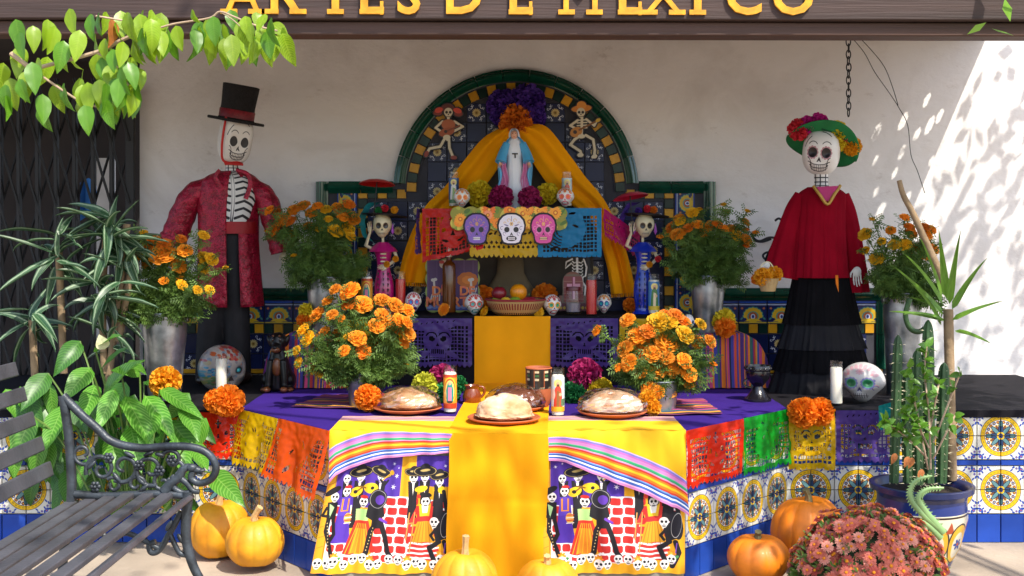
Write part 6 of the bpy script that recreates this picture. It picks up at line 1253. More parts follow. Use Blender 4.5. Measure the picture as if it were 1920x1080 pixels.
# ---------------------------------------------------------------- plants, pumpkins, bench
def leaf_mesh(name, m, L=1.0, w=.4, fold=.10, curl=.35, nu=4, nv=9, tipp=1.6, wav=.02, basep=.75):
    def fn(u, v):
        s = 2*u-1; ww = w/2*(math.sin(PI*min(1, v**basep))**.85)*(1-.25*v**tipp)+.004
        if v > .999: ww = .003
        a = curl*v
        y = L*(math.sin(a)/curl if curl else v); z = -L*((1-math.cos(a))/curl if curl else 0)
        return (s*ww, y, z+fold*abs(s)*w*.5*math.sin(PI*v)**.5+wav*math.sin(v*16+s*2)*abs(s))
    return MB().grid(fn, nu, nv).mesh(name, m)
def place_leaf(me, parent, base, tip, w=None, roll=0.0, name='leaf', face=Vector((0, -1, .3))):
    o_ = Vector(parent.location); d = tip-base; L = d.length; y = d.normalized(); z = face-(face.dot(y))*y; z = z.normalized(); z.rotate(Matrix.Rotation(roll, 3, y)); x = y.cross(z)
    mt = Matrix((x, y, z)).transposed().to_4x4(); mt.translation = base-o_
    sw = (w or L*.4)/.4; mt = mt @ Matrix.Diagonal((sw, L, min(sw, L), 1)); o = link(name, me, parent); o.matrix_basis = mt; return o
def cv_leaf(base, vein, rib, stripes_=False):
    c = Cv(128, 256, base)
    if stripes_:
        for x in (20, 108): c.rect(x-9, 0, x+9, 256, vein)
        c.rect(58, 0, 70, 256, rib); c.rect(36, 0, 42, 256, rib); c.rect(86, 0, 92, 256, rib); return c
    for k in range(13):
        for s in (-1, 1): c.line([(64, 6+k*19), (64+s*34, 26+k*19), (64+s*66, 62+k*19)], 3, vein); c.line([(64, 15+k*19), (64+s*36, 36+k*19), (64+s*66, 74+k*19)], 4, rib)
    c.line([(64, 0), (64, 256)], 5, vein); return c
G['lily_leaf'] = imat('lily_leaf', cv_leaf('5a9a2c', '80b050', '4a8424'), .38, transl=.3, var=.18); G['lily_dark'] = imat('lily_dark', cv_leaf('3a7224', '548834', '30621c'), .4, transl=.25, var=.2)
G['ficus_leaf'] = imat('ficus_leaf', cv_leaf('90b41c', 'b0cc40', '80a418'), .35, transl=.45, var=.22); G['ficus_dark'] = imat('ficus_dark', cv_leaf('5c921e', '7aa838', '508418'), .35, transl=.4, var=.22)
G['strap_leaf'] = imat('strap_leaf', cv_leaf('2e5232', '8aa080', '4c6c4a', True), .42, transl=.2, var=.2)
G['bark'] = mat('bark', '8a7458', .85, var=.3, vs=15, bump=.4, bs=50); G['yucca_leaf'] = mat('yucca_leaf', '6c9434', .4, var=.25, vs=6, transl=.3); G['shrub_leaf'] = mat('shrub_leaf', '5c8a28', .35, var=.3, vs=20, transl=.35); G['dry_leaf'] = mat('dry_leaf', 'a8642c', .7, var=.3, transl=.3)
LM = {k: [leaf_mesh('leaf', G[k], fold=f, curl=c, wav=w) for f, c, w in ((.25, .5, .015), (.35, .9, .02), (.15, .25, .012))] for k in ('lily_leaf', 'lily_dark', 'ficus_leaf', 'ficus_dark', 'shrub_leaf', 'dry_leaf')}
rr = random.Random(21)
# broad leaved plant at the left
t = thing('peace_lily', 'broad leaved green plant in the sun behind the iron bench', 'plant', P(250, 1000, 4.5)); t.location.z = GZ
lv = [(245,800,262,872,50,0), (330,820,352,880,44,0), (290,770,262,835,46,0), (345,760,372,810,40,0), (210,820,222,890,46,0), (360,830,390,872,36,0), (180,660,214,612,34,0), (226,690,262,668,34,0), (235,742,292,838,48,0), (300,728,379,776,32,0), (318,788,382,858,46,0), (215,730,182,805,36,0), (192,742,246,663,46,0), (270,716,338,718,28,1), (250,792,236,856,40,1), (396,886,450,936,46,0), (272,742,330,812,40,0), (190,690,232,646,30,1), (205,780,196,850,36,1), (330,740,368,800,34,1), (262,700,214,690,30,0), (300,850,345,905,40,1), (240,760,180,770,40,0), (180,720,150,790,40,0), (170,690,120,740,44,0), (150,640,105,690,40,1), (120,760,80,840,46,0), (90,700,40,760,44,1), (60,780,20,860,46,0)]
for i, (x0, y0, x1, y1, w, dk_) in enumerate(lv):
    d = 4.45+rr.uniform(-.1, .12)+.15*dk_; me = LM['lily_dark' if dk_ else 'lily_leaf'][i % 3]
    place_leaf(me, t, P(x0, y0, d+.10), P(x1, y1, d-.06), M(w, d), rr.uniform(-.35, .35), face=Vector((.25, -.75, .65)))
    b0 = P(255+(x0-255)*.35, 960, 4.58); MB().tube([Vector(p)-Vector(t.location) for p in spline([b0, b0.lerp(P(x0, y0, d+.10), .6)+Vector((0, .02, .05)), P(x0, y0, d+.10)], 4)], .004, 5).obj('stalk', G['stem_green'], t)
for i in range(90):
    x, y = rr.uniform(20, 372), rr.uniform(740, 925); d = 4.6+rr.uniform(0, .16); a = rr.uniform(-1, 1)
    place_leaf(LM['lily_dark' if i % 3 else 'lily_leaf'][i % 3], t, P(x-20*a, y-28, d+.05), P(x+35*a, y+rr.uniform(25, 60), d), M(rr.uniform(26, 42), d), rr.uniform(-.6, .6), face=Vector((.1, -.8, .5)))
tag(t, None)
def spathe():
    o = place_leaf(leaf_mesh('leaf', mat('spathe_cream', 'd8d4a8', .6, transl=.3), fold=.5, curl=.4), t, P(196, 655, 4.5), P(186, 628, 4.48), M(26, 4.5), .3, name='flower_spathe')
spathe()
# strap leaved cane plant
t = thing('cane_plant', 'dark strap leaved cane plant with pale stripes against the folding gate', 'plant', P(215, 1000, 4.85)); t.location.z = GZ
SM = [leaf_mesh('leaf', G['strap_leaf'], w=.4, fold=.6, curl=c, nu=2, nv=12, wav=.01, basep=.55) for c in (.5, 1.0, 1.5)]
for (cx, cy), n, r0, r1 in (((206, 432), 36, 70, 150), ((192, 560), 26, 60, 125), ((232, 500), 16, 50, 100), ((215, 640), 9, 50, 100), ((110, 470), 16, 70, 140), ((60, 600), 14, 70, 130)):
    for i in range(n):
        a = 2*PI*i/n+rr.uniform(-.2, .2); L_ = rr.uniform(r0, r1); d = 4.8+rr.uniform(-.05, .15); c0 = P(cx+rr.uniform(-8, 8), cy+rr.uniform(-30, 30), d)
        e = c0+Vector((M(L_, d)*math.cos(a), rr.uniform(-.16, .10), M(L_, d)*math.sin(a)*.8-.02)); place_leaf(SM[i % 3], t, c0, e, M(rr.uniform(14, 22), d), rr.uniform(-.3, .3), face=Vector((rr.uniform(-.3, .3), -.35, 1)))
for pts in ([(238, 420), (228, 520), (212, 640), (198, 760)], [(200, 430), (192, 560), (196, 700)], [(252, 470), (236, 560), (222, 640)], [(110, 470), (120, 700)], [(60, 600), (70, 800)]):
    MB().tube([P(x, y, 4.9)-Vector(t.location) for x, y in spline(pts, 5)], .016, 8).obj('cane', G['bark'], t)
# hanging branch at the upper left
t = thing('leafy_branch', 'sunlit leafy branch of bright green pointed leaves hanging in at the upper left', 'branch', P(100, 60, 3.6))
tl = Vector(t.location); tw = mat('twig_bark', 'a89078', .85, var=.25, bump=.3)
for pts, r in (([(60, 130), (180, 98), (226, 76), (262, 62), (300, 52)], 5), ([(180, 98), (214, 120), (240, 160)], 3), ([(300, 52), (330, 44), (392, 34), (412, 22), (440, 32), (480, 48), (520, 58)], 2.6), ([(412, 22), (440, 40), (470, 70)], 1.6), ([(60, 130), (150, 190), (190, 200)], 3), ([(20, 100), (60, 130)], 6), ([(180, 30), (240, 40), (300, 52)], 2.5)):
    MB().tube([P(x, y, 3.6)-tl for x, y in spline(pts, 5)], M(r*.75, 3.6), 7).obj('twig', tw, t)
hl = [(262,30,270,82,0),(283,38,290,92,0),(300,60,306,98,0),(252,62,258,115,0),(276,72,272,116,0),(318,66,330,108,1),(330,52,336,88,0),(212,40,214,82,2),(200,26,196,60,0),(234,30,238,56,0),
 (374,50,380,112,1),(366,58,372,92,1),(388,38,392,66,0),(402,56,404,104,0),(416,50,432,78,0),(424,64,420,102,1),(440,84,436,120,1),(456,76,458,104,0),(432,22,438,50,1),(460,34,462,62,0),(480,26,490,52,0),(478,72,472,116,1),(490,52,496,90,0),(500,62,506,104,1),(514,68,520,106,0),(530,66,546,118,0),(508,48,540,60,0),(470,50,468,78,0),(360,22,362,38,0),(498,30,480,52,0),
 (190,112,196,150,1),(204,120,210,170,1),(224,118,230,178,1),(240,120,256,158,1),(258,130,272,160,0),(184,150,186,196,1),(216,150,212,182,1),(234,160,240,206,1),(252,160,262,184,1),(196,190,206,236,1),(186,180,182,222,0),(228,176,236,208,0),(210,186,218,224,1),(250,84,250,118,0),(232,82,226,120,0),(212,96,208,128,1),(196,76,190,112,0),
 (150,60,140,110,0),(120,80,110,130,1),(90,110,80,160,0),(60,120,66,170,1),(150,150,146,200,0),(120,160,116,205,1),(40,90,30,140,0),(30,40,36,90,1),(90,40,96,86,0),(130,20,136,60,0),(170,30,166,70,1),(20,150,24,200,0),(80,180,84,226,1),(160,200,164,246,1)]
for _ in range(78):
    x, y = rr.choice(((rr.uniform(182, 345), rr.uniform(22, 74)), (rr.uniform(360, 530), rr.uniform(30, 78)), (rr.uniform(182, 262), rr.uniform(100, 190)), (rr.uniform(0, 180), rr.uniform(20, 200)))); hl.append((x, y, x+rr.uniform(-9, 9), y+rr.uniform(34, 52), rr.choice((0, 0, 1))))
for i, (x0, y0, x1, y1, dk_) in enumerate(hl):
    d = 3.6+rr.uniform(-.12, .12); L_ = math.hypot(x1-x0, y1-y0)
    o = place_leaf(LM['ficus_dark' if dk_ == 1 else 'ficus_leaf'][i % 3], t, P(x0, y0-4, d+.03), P(x1, y1+6, d), M(min(36, 15+L_*.36), d), rr.uniform(-1.2, 1.2), face=Vector((rr.uniform(-.6, .6), -.8, .3)))
    if dk_ == 2: o.data = LM['dry_leaf'][0]; o['label'] = 'yellowing leaf'
# cactus in a painted pot at the right
d = 4.42; q = P(1728, 1000, d); q.z = GZ; k = M(1, d)
def cv_potband():
    c = Cv(512, 200, 'd8d0b8'); c.rect(0, 160, 512, 200, '1e3478'); c.rect(0, 150, 512, 156, '2a1c14'); c.rect(0, 0, 512, 30, '1e3478')
    for i in range(9):
        x = i*57+28; c.ell(x, 80, 30, 52, '1c1c20'); c.ell(x, 80, 27, 48, 'e0a828'); c.ell(x, 76, 18, 34, 'd8d0b8'); c.flower(x, 80, 14, '2a4490', 6, 'c8502c'); c.poly([(x+28, 140), (x+18, 110), (x+38, 110)], 'a84a28')
    return c
H = CZ-(905-HZ)/F*d-GZ; r = 86*k
t = thing('painted_planter', 'large round talavera pot with blue rim holding the cactus at the right', 'planter', q)
MB().lathe([(r*.55, 0), (r*.8, H*.3), (r*.95, H*.62), (r*.93, H*.86)], 40).obj('body', imat('planter_glaze', cv_potband(), .3, coat=.3), t)
MB().lathe([(r*.93, H*.85), (r*.97, H*.9), (r*1.08, H*.93), (r*1.1, H*.99), (r*1.03, H), (r*.94, H*.97), (r*.9, H*.85)], 40).obj('rim', mat('rim_blue', '1e2c5c', .3, coat=.3, var=.3), t)
MB().lathe([(0, H*.9), (r*.93, H*.9)], 24).obj('soil', mat('potting_soil', '2a2018', .95, var=.4, vs=30, bump=.8), t)
cg = mat('cactus_skin', '2c4a24', .6, var=.3, vs=14, bump=.2); t = thing('column_cactus', 'group of ribbed column cactus stems growing from the painted pot', 'cactus', q+Vector((0, 0, H*.9))); tl = Vector(t.location)
for x0, y0, x1, y1, w in ((1676, 905, 1684, 628, 17), (1702, 905, 1700, 700, 18), (1722, 908, 1720, 655, 20), (1742, 905, 1740, 600, 20), (1765, 905, 1770, 680, 20)):
    a, e = P(x0, y0, d)-tl, P(x1, y1, d+.03)-tl; b = MB(); n = 14
    b.loft([(a.x+(e.x-a.x)*f, a.y+(e.y-a.y)*f, a.z+(e.z-a.z)*f, w*.5*k*s_, w*.5*k*s_) for f, s_ in ((0, .9), (.3, 1), (.8, 1), (.95, .8), (1, .15))], 42, steps=4, fold=lambda a_, v: .16*math.cos(a_*6)); b.obj('stem', cg, t)
    sp = MB()
    for i in range(16):
        for j in range(3):
            f = i/16; p = a.lerp(e, f); an = -PI/2+(j-1)*1.05; p2 = p+Vector((math.cos(an), math.sin(an), 0))*w*.56*k
            for _ in range(3): v = Vector((math.cos(an)+rr.uniform(-.6, .6), math.sin(an)+rr.uniform(-.6, .6), rr.uniform(-.4, .5)))*.014; s2_ = v.orthogonal().normalized()*.0008; sp.add([p2-s2_, p2+s2_, p2+v], [(0, 1, 2)])
    o = sp.obj('spines', G['cream_bone'], t, smooth=False); o['kind'] = 'stuff'
t = thing('bowed_stem', 'dark bowed stem crossing the far right metal pail', 'plant stem', P(1712, 560, 4.7)); tl = Vector(t.location)
MB().tube([P(x, y, 4.7)-tl for x, y in spline([(1706, 560), (1698, 590), (1706, 615), (1724, 622), (1740, 610)], 6)], .011, 8).obj('stem', cg, t)
t = thing('small_leaf_shrub', 'small leaved bright green shrub in front of the cactus at the right edge', 'shrub', P(1735, 900, 4.2)); tl = Vector(t.location)
for pts in ([(1740, 880), (1725, 800), (1712, 740), (1706, 690)], [(1745, 880), (1742, 780), (1734, 700), (1738, 650)], [(1740, 860), (1700, 820), (1672, 800), (1660, 790)], [(1742, 840), (1716, 790), (1694, 776)], [(1745, 800), (1760, 720)], [(1750, 860), (1790, 780)], [(1750, 830), (1800, 700)]):
    path = [P(x, y, 4.2+rr.uniform(-.03, .03)) for x, y in spline(pts, 4)]; MB().tube([p-tl for p in path], .0035, 5).obj('twig', tw, t)
    for p in path[3:]:
        for _ in range(4):
            v = Vector((rr.uniform(-1, 1), rr.uniform(-.8, .3), rr.uniform(-.5, .9))).normalized()*M(rr.uniform(16, 24), 4.2); place_leaf(LM['shrub_leaf'][rr.randrange(3)], t, p, p+v, M(rr.uniform(11, 15), 4.2), rr.uniform(-1, 1), face=Vector((rr.uniform(-.5, .5), -.6, .6)))
for x, y in ((1680, 850), (1704, 856), (1712, 858), (1730, 880)): place_leaf(LM['dry_leaf'][0], t, P(x, y, 4.15), P(x-8, y+20, 4.13), M(12, 4.15), .2)['label'] = 'rust brown leaf'
YM = [leaf_mesh('leaf', G['yucca_leaf'], w=.4, fold=.5, curl=c, nu=2, nv=10, wav=0, basep=.4) for c in (.3, .8)]
t = thing('yucca', 'sharp green yucca blades coming in from the right edge', 'plant', P(1775, 640, 4.45))
for i, (x0, y0, x1, y1) in enumerate([(1770, 590, 1676, 494), (1768, 570, 1700, 460), (1766, 560, 1728, 440), (1770, 600, 1692, 575), (1772, 600, 1668, 580), (1775, 560, 1760, 420), (1780, 570, 1800, 430), (1785, 580, 1850, 470), (1785, 600, 1880, 560), (1765, 610, 1716, 520), (1790, 620, 1860, 640), (1768, 590, 1710, 545)]):
    dd = 4.45+rr.uniform(-.06, .06); place_leaf(YM[i % 2], t, P(x0, y0, dd+.05), P(x1, y1, dd-.05), M(15, dd), rr.uniform(-.3, .3), face=Vector((-.2, -.6, .8)))
MB().tube([P(1778, 580, 4.5)-Vector(t.location), P(1785, 900, 4.5)-Vector(t.location)], .02, 8).obj('trunk', G['bark'], t)
t = thing('bare_branch', 'bare tan cut branch leaning before the sunlit wall at the right', 'branch', P(1712, 400, 4.75)); tl = Vector(t.location)
MB().tube([P(x, y, 4.75)-tl for x, y in spline([(1686, 338), (1694, 366), (1712, 400), (1728, 436), (1748, 480), (1775, 540)], 4)], [M(v, 4.75) for v in np.linspace(4.6, 8, 21)], 9).obj('wood', G['bark'], t)
t = thing('aloe', 'pale green aloe arms with toothed edges at the lower right edge', 'aloe', P(1745, 960, 4.0)); tl = Vector(t.location); am = mat('aloe_skin', '7a9a60', .45, var=.2, coat=.1)
for pts, w in (([(1760, 990), (1724, 958), (1706, 930), (1716, 902), (1748, 892)], 8), ([(1770, 1000), (1736, 960), (1722, 935), (1738, 918), (1770, 915)], 9), ([(1765, 1010), (1740, 985), (1722, 975)], 8)):
    path = spline(pts, 6); n = len(path); b = MB(); b.tube([P(x, y, 4.0)-tl for x, y in path], [M(.8*w*(1-.75*i/n), 4.0) for i in range(n)], 8, sq=.4)
    for i in range(2, n-2, 1):
        p, q_ = P(*path[i], 4.0)-tl, P(*path[i+1], 4.0)-tl; tt = (q_-p).normalized(); nn = tt.cross(Vector((0, 1, 0))); rr_ = M(w*(1-.75*i/n), 4.0)
        for s in (-1, 1): b.add([p+nn*s*rr_*.8, p+tt*.008+nn*s*rr_*.8, p+nn*s*(rr_+.006)], [(0, 1, 2)])
    b.obj('leaf', am, t)
# chrysanthemum mound
d = 4.0; c0 = P(1628, 1085, d); t = thing('chrysanthemum_mound', 'round mound of rusty pink chrysanthemums at the lower right corner', 'flowers', Vector((c0.x, c0.y, GZ))); tl = Vector(t.location); k = M(1, d)
def mum_mesh(m1, seed):
    r_ = random.Random(seed); b = MB()
    for e, n, L_ in ((.1, 16, 1.0), (.38, 14, .86), (.66, 11, .68), (.95, 8, .5)):
        for i in range(n):
            a = 2*PI*(i+r_.uniform(-.3, .3))/n+e*5; dr = Vector((math.cos(a)*math.cos(e), math.sin(a)*math.cos(e), math.sin(e)*.7)); s = Vector((-math.sin(a), math.cos(a), 0))*.13*L_**.5; l2 = L_*r_.uniform(.88, 1.08)
            b.add([dr*.12-s*.5, dr*.12+s*.5, dr*l2*.8+s, dr*l2+Vector((0, 0, r_.uniform(-.06, .06))), dr*l2*.8-s], [(0, 1, 2, 3, 4)])
    b.ell((0, 0, .26), (.24, .24, .14), 8, 5, mi=1); return b.mesh('flower_head', [G[m1], G['amber_petal']], False)
for n_, c_ in (('rust_pink', 'd87a66'), ('dusty_pink', 'e8a08a'), ('brick_pink', 'b85248')): mk(n_, c_, .7, var=.25, vs=80, transl=.25)
MM = [mum_mesh(m, s_) for s_, m in enumerate(('rust_pink', 'rust_pink', 'dusty_pink', 'brick_pink'))]
RX, RZ = 140*k, 128*k; cz = c0.z-GZ
MB().ell((0, 0, cz), (RX*.93, RX*.80, RZ*.93), 24, 16, fn=lambda p: p*(1+.05*noise.noise(p*9))).obj('foliage_core', mat('mum_green', '26381a', .8, var=.5, vs=40, bump=.8), t)
cnt = 0; N_ = 620
for i in range(N_):
    z = 1-1.15*(i+.5)/N_*1.0; a = i*2.39996+rr.uniform(-.3, .3); q_ = math.sqrt(max(0, 1-z*z)); n_ = Vector((q_*math.cos(a), q_*math.sin(a), z))
    if n_.y > .35 or z < -.12: continue
    f = 1+rr.uniform(-.07, .06)+.09*noise.noise(n_*3.3); p = Vector((n_.x*RX*f, n_.y*RX*.86*f, cz+n_.z*RZ*f))
    nn = Vector((n_.x, n_.y*1.1-.1, n_.z+.15))+Vector((rr.uniform(-.35, .35), rr.uniform(-.35, .35), rr.uniform(-.3, .3))); cnt += 1
    if cnt > 300: break
    link('flower_head', MM[rr.choice((0, 1, 0, 2, 3))], t, p, nn.normalized().to_track_quat('Z', 'Y').to_euler(), M(rr.uniform(10.5, 14), d))
b = MB()
for i in range(900):
    z = rr.uniform(-.3, 1); a = rr.uniform(PI*.9, 2.1*PI); q_ = math.sqrt(1-z*z); n_ = Vector((q_*math.cos(a), q_*math.sin(a), z)); p = Vector((n_.x*RX*.97, n_.y*RX*.83, cz+n_.z*RZ*.97)); v = (n_+Vector((rr.uniform(-1, 1), rr.uniform(-1, 1), rr.uniform(-1, 1)))*.8).normalized()*.03; s = v.orthogonal().normalized()*.006
    b.add([p, p+v*.5+s, p+v, p+v*.5-s], [(0, 1, 2, 3)])
o = b.obj('leaves', G['marigold_leaf'], t, smooth=False); o['kind'] = 'stuff'
# pumpkins
pk1 = mat('pumpkin_gold', 'e68f0c', .55, var=.24, vs=9, coat=.03, bump=.3, bs=22, c2='f0ac20'); pk2 = mat('pumpkin_orange', 'de7a10', .55, var=.3, vs=9, coat=.03, bump=.12, bs=14); stm = mat('pumpkin_stalk', 'b89a68', .8, var=.3, bump=.5, bs=40); stg = mat('pumpkin_stalk_green', '6a6440', .8, var=.3, bump=.5, bs=40)
def pumpkin(lab, cx, ctop, cbot, rx, d, m, st, sh=1.0, lean=.3, ribs=11, ds=1):
    k = M(1, d); H = (cbot-ctop)*k; q = P(cx, cbot, d); q.z = GZ if cbot > 1000 and d > 4 else GZ; zc = CZ-(cbot-HZ)/F*d; q.z = zc
    t = thing('pumpkin', lab, 'pumpkin', q, group='pumpkins on the ground'); R_ = rx*k; ph = rr.uniform(0, 6)
    def fn(p):
        a = math.atan2(p.y, p.x); q_ = math.hypot(p.x, p.y); rib = 1-.075*abs(math.sin(a*ribs/2+ph))**.5*0 + .05*abs(math.sin(a*ribs/2+ph))**.6 - .04
        z = p.z; dip = .22*math.exp(-(q_/.30)**2)*(1 if z > 0 else -.8)
        return Vector((p.x*R_*rib*(1.02+.03*math.sin(3*a+ph)), p.y*R_*rib, (z-dip)*H*.5*(1+.03*math.sin(2*a+ph))+H*.5*.97))
    MB().ell((0, 0, 0), 1, 132, 32, fn=fn).obj('body', m, t)
    b = MB(); path = spline([(0, 0, H*.80), (.0, 0, H*.94), (lean*14*k, -.004, H*.94+16*k*ds), (lean*34*k, -.008, H*.94+30*k*ds)], 5); n = 14; rs = [k*v for v in (13, 11, 9, 8, 7.4, 7, 6.6, 6.3, 6.1, 6, 6, 6.1, 6.4, 6.8, 7.2, 7.2)]
    b.tube(path, rs[:len(path)], n)
    for i in range(len(path)):
        for j in range(0, n, 2): v = Vector(b.v[i*n+j]); b.v[i*n+j] = tuple(Vector(path[i])+(v-Vector(path[i]))*.78)
    b.obj('stem', st, t); return t
pumpkin('golden pumpkin beside the iron bench, the rear one of the left pair', 411, 934, 1046, 55, 4.56, pk1, stm, lean=.35)
pumpkin('golden pumpkin at the left, in front of and right of the rear one', 477, 965, 1062, 53, 4.38, pk1, stm, lean=.35, ds=.7)
pumpkin('golden pumpkin before the golden runner, left of centre at the bottom', 872, 1026, 1150, 62, 3.98, pk1, stm, lean=.05)
pumpkin('golden pumpkin before the right printed cloth, only its top in view', 1026, 1044, 1160, 60, 3.98, pk1, stm, lean=.0, ds=.35)
pumpkin('orange pumpkin in dappled shade at the right, the smaller front one', 1421, 999, 1090, 57, 4.22, pk2, stg, lean=.0, ds=.3)
pumpkin('large orange pumpkin in dappled shade behind the chrysanthemums', 1516, 926, 1064, 68, 4.42, pk2, stg, lean=-.2, ds=.6)
# cast iron bench
d = 3.95; bx = P(260, 925, d); t = thing('iron_bench', 'dark cast iron bench with scrolled arm and slatted seat at the lower left', 'bench', Vector((bx.x, d, GZ))); tl = Vector(t.location)
bi = mat('bench_iron', '22272c', .42, met=.2, var=.4, vs=14, bump=.25, bs=70, c2='444c54'); bs_ = mat('bench_slat_paint', '4c4c52', .5, var=.3, vs=7, bump=.2, bs=60, met=.1)
def A(px, py, dy=0): return P(px, py, d)-tl+Vector((0, dy, 0))
def make_arm(dy, nm='arm_frame'):
    b = MB()
    def T(pts, r, steps=6, sq=1.0, taper=None):
        path = spline(pts, steps); n = len(path); b.tube([A(x, y, dy) for x, y in path], [M(1.32*(r if not taper else r+(taper-r)*i/(n-1)), d) for i in range(n)], 8, sq=sq)
    T([(118, 742), (150, 775), (179, 800), (211, 828), (263, 840), (318, 837), (363, 839), (392, 852), (405, 876), (396, 898), (374, 906), (359, 897), (362, 884)], 6.5, taper=5)
    T([(118, 742), (130, 830), (134, 930), (122, 1010), (112, 1130)], 7); T([(134, 926), (200, 930), (290, 926), (352, 930)], 6); T([(352, 922), (350, 960), (349, 1010), (362, 1060), (388, 1110), (398, 1138)], 8, taper=6)
    T([(340, 960), (318, 1000), (300, 1030), (284, 1036), (280, 1022), (292, 1016)], 4.5); T([(318, 1000), (336, 1036), (352, 1040)], 4); T([(134, 1000), (170, 990), (210, 1010), (240, 1000), (300, 1030)], 4)
    def spiral(cx, cy, r, a0, turns, w, s=1): T([(cx+r*(1-.8*i/16)*math.cos(a0+s*turns*2*PI*i/16), cy+r*(1-.8*i/16)*math.sin(a0+s*turns*2*PI*i/16)) for i in range(17)], w, 2, taper=w*.8)
    for cx, cy, r, a0, tn, w, s in ((282, 880, 32, 1.2, 1.2, 3.6, 1), (232, 876, 30, 2.2, 1.1, 3.4, -1), (190, 880, 30, 2.8, 1.2, 3.4, 1), (322, 862, 20, 3.4, 1.1, 3.2, 1), (255, 908, 18, .2, 1.0, 3, -1), (156, 850, 24, .4, 1.1, 3.2, 1), (305, 905, 18, 4.2, 1.0, 3, -1), (212, 910, 16, 4, 1, 3, 1)): spiral(cx, cy, r, a0, tn, w, s)
    for cx, cy in ((322, 862), (262, 872), (205, 858), (180, 912), (300, 882)):
        for i in range(6): a = 2*PI*i/6; b.ell(A(cx+6.5*math.cos(a), cy+6.5*math.sin(a), dy-.006), (M(4.5, d), M(4, d), M(4.5, d)), 7, 5)
        b.ell(A(cx, cy, dy-.012), M(3.6, d), 7, 5)
    for x, y, rx, ry, ro in ((244, 852, 12, 4, .5), (280, 850, 12, 4, -.4), (220, 895, 13, 4.5, .9), (270, 915, 13, 4.5, -.7), (330, 898, 12, 5, .4), (172, 872, 12, 4, -.8), (300, 852, 10, 4, .2), (340, 1010, 12, 5, 1), (318, 985, 12, 5, -1), (195, 930, 14, 5, .2)):
        b.ell(A(x, y, dy-.004), (M(rx, d), M(5, d), M(ry, d)), 10, 6, rot=Matrix.Rotation(ro, 3, 'Y'))
    T([(308, 922), (322, 905), (336, 894), (342, 882), (352, 876), (366, 880), (380, 884)], 8, taper=4.5)          # crouching beast on the arm
    T([(336, 894), (350, 906), (362, 920), (374, 922)], 5, taper=3.5); T([(322, 905), (330, 918), (344, 924), (356, 922)], 5, taper=3.5); T([(344, 874), (336, 866), (330, 872)], 3.5, taper=2)
    b.ell(A(360, 876, dy-.004), (M(11, d), M(8, d), M(7.5, d)), 10, 7); b.ell(A(378, 882, dy-.004), (M(8, d), M(5, d), M(3.6, d)), 8, 6, rot=Matrix.Rotation(-.15, 3, 'Y')); b.ell(A(374, 890, dy-.004), (M(7, d), M(4, d), M(2.4, d)), 8, 5, rot=Matrix.Rotation(.3, 3, 'Y'))
    for i in range(5): b.ell(A(316+i*8, 900-i*6, dy-.004), (M(3.4, d), M(3, d), M(6, d)), 6, 5, rot=Matrix.Rotation(.5, 3, 'Y'))
    return b.obj(nm, bi, t)
make_arm(0); make_arm(-1.55)
for i in range(7):
    x = -1.108-.066*i; z = .332-.010*max(0, i-3)-(.014 if i == 0 else 0)-GZ
    MB().box((x-tl.x, -.78, z), (.040, 1.60, .018), rot=Matrix.Rotation(-.5 if i == 0 else .0, 3, 'Y')).obj('seat_slat', bs_, t, bevel=.004)
for i in range(5): MB().box((-1.58-.03*i-tl.x, -.78, .42+.085*i-GZ), (.018, 1.58, .05), rot=Matrix.Rotation(-.25, 3, 'Y')).obj('back_slat', bs_, t, bevel=.004)
b = MB()
for i in range(10):
    y = -.15-.14*i
    for s in (-1, 1): b.tube([(-1.44-tl.x+.05*(math.cos(a)), y+.05*s*math.sin(a)*1.1, .24-GZ+.05*math.cos(a)) for a in np.linspace(0, 5, 12)], .006, 6)
b.obj('apron_scrollwork', bi, t)
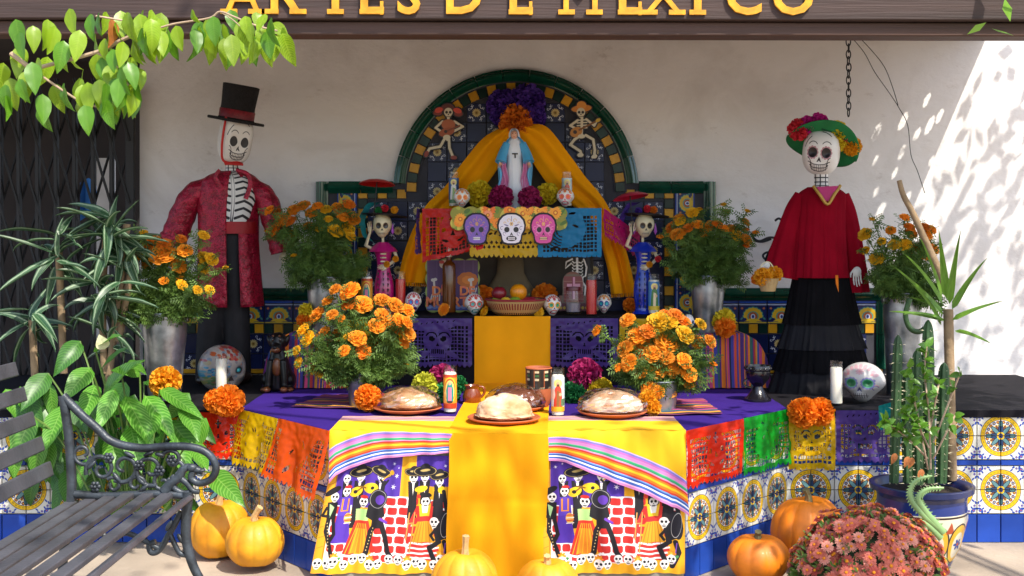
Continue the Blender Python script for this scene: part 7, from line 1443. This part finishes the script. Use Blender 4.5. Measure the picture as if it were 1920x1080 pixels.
# a shade tree beyond the frame at the front right, whose leaves dapple the light
t = thing('shade_tree', 'leafy shade tree beyond the right edge casting dappled shade on the altar', 'tree', (3.3, 1.2, GZ)); tl = Vector(t.location); SB = -SUN/abs(SUN.z)
MB().tube([Vector(p) for p in spline([(0, 0, 0), (.05, .03, 1.4), (-.05, .1, 2.8), (-.3, .3, 4.2), (-.7, .5, 5.2)], 5)], [.13-.004*i for i in range(21)], 10).obj('trunk', G['bark'], t)
cr = MB(); lb = MB()
for (tx, ty, tz), th, rad, n, ls in (((1.10, 4.62, .33), 1.9, .34, 120, .09), ((1.45, 4.75, .40), 1.7, .36, 150, .10), ((1.0, 4.45, .02), 2.1, .34, 150, .09), ((.85, 4.40, .25), 2.4, .26, 60, .07), ((-.02, 4.22, .05), 5.5, .22, 18, .12), ((-.14, 4.22, .30), 5.2, .16, 11, .10), ((-.55, 3.9, 0), 5.2, .45, 40, .10), ((-1.3, 3.7, .2), 5.0, .5, 46, .10), ((.45, 4.3, .5), 5.3, .5, 22, .10), ((-1.5, 4.9, .6), 5.0, .5, 50, .12), ((1.9, 5.1, .6), 2.0, .5, 110, .12), ((2.38, 5.95, .9), 2.2, .45, 130, .10), ((2.42, 5.95, 1.6), 1.6, .42, 120, .10), ((.5, 3.4, -.05), 5, .9, 130, .14), ((-.6, 2.8, -.05), 5, .9, 110, .14), ((.2, 2.9, -.05), 3, .6, 60, .13)):
    c_ = Vector((tx, ty, tz))+SB*th-tl
    lb.tube(spline([(-.3, .3, 4.2) if th > 3 else (-.02, .08, 2.0), tuple(c_.lerp(Vector((-.2, .2, 3.4)), .5)+Vector((0, 0, .15))), tuple(c_)], 5), .02, 6)
    for i in range(n):
        p = c_+Vector((rr.gauss(0, 1), rr.gauss(0, 1), rr.gauss(0, .6)))*rad*.55; v = Vector((rr.uniform(-1, 1), rr.uniform(-1, 1), rr.uniform(-.9, .3))).normalized()*ls*rr.uniform(.7, 1.2); s = v.cross(Vector((rr.uniform(-1, 1), rr.uniform(-1, 1), 1))).normalized()*ls*.24
        cr.add([p, p+v*.45+s, p+v, p+v*.45-s], [(0, 1, 2, 3)])
lb.obj('limbs', G['bark'], t); cr.obj('crown', G['ficus_dark'], t, smooth=False)
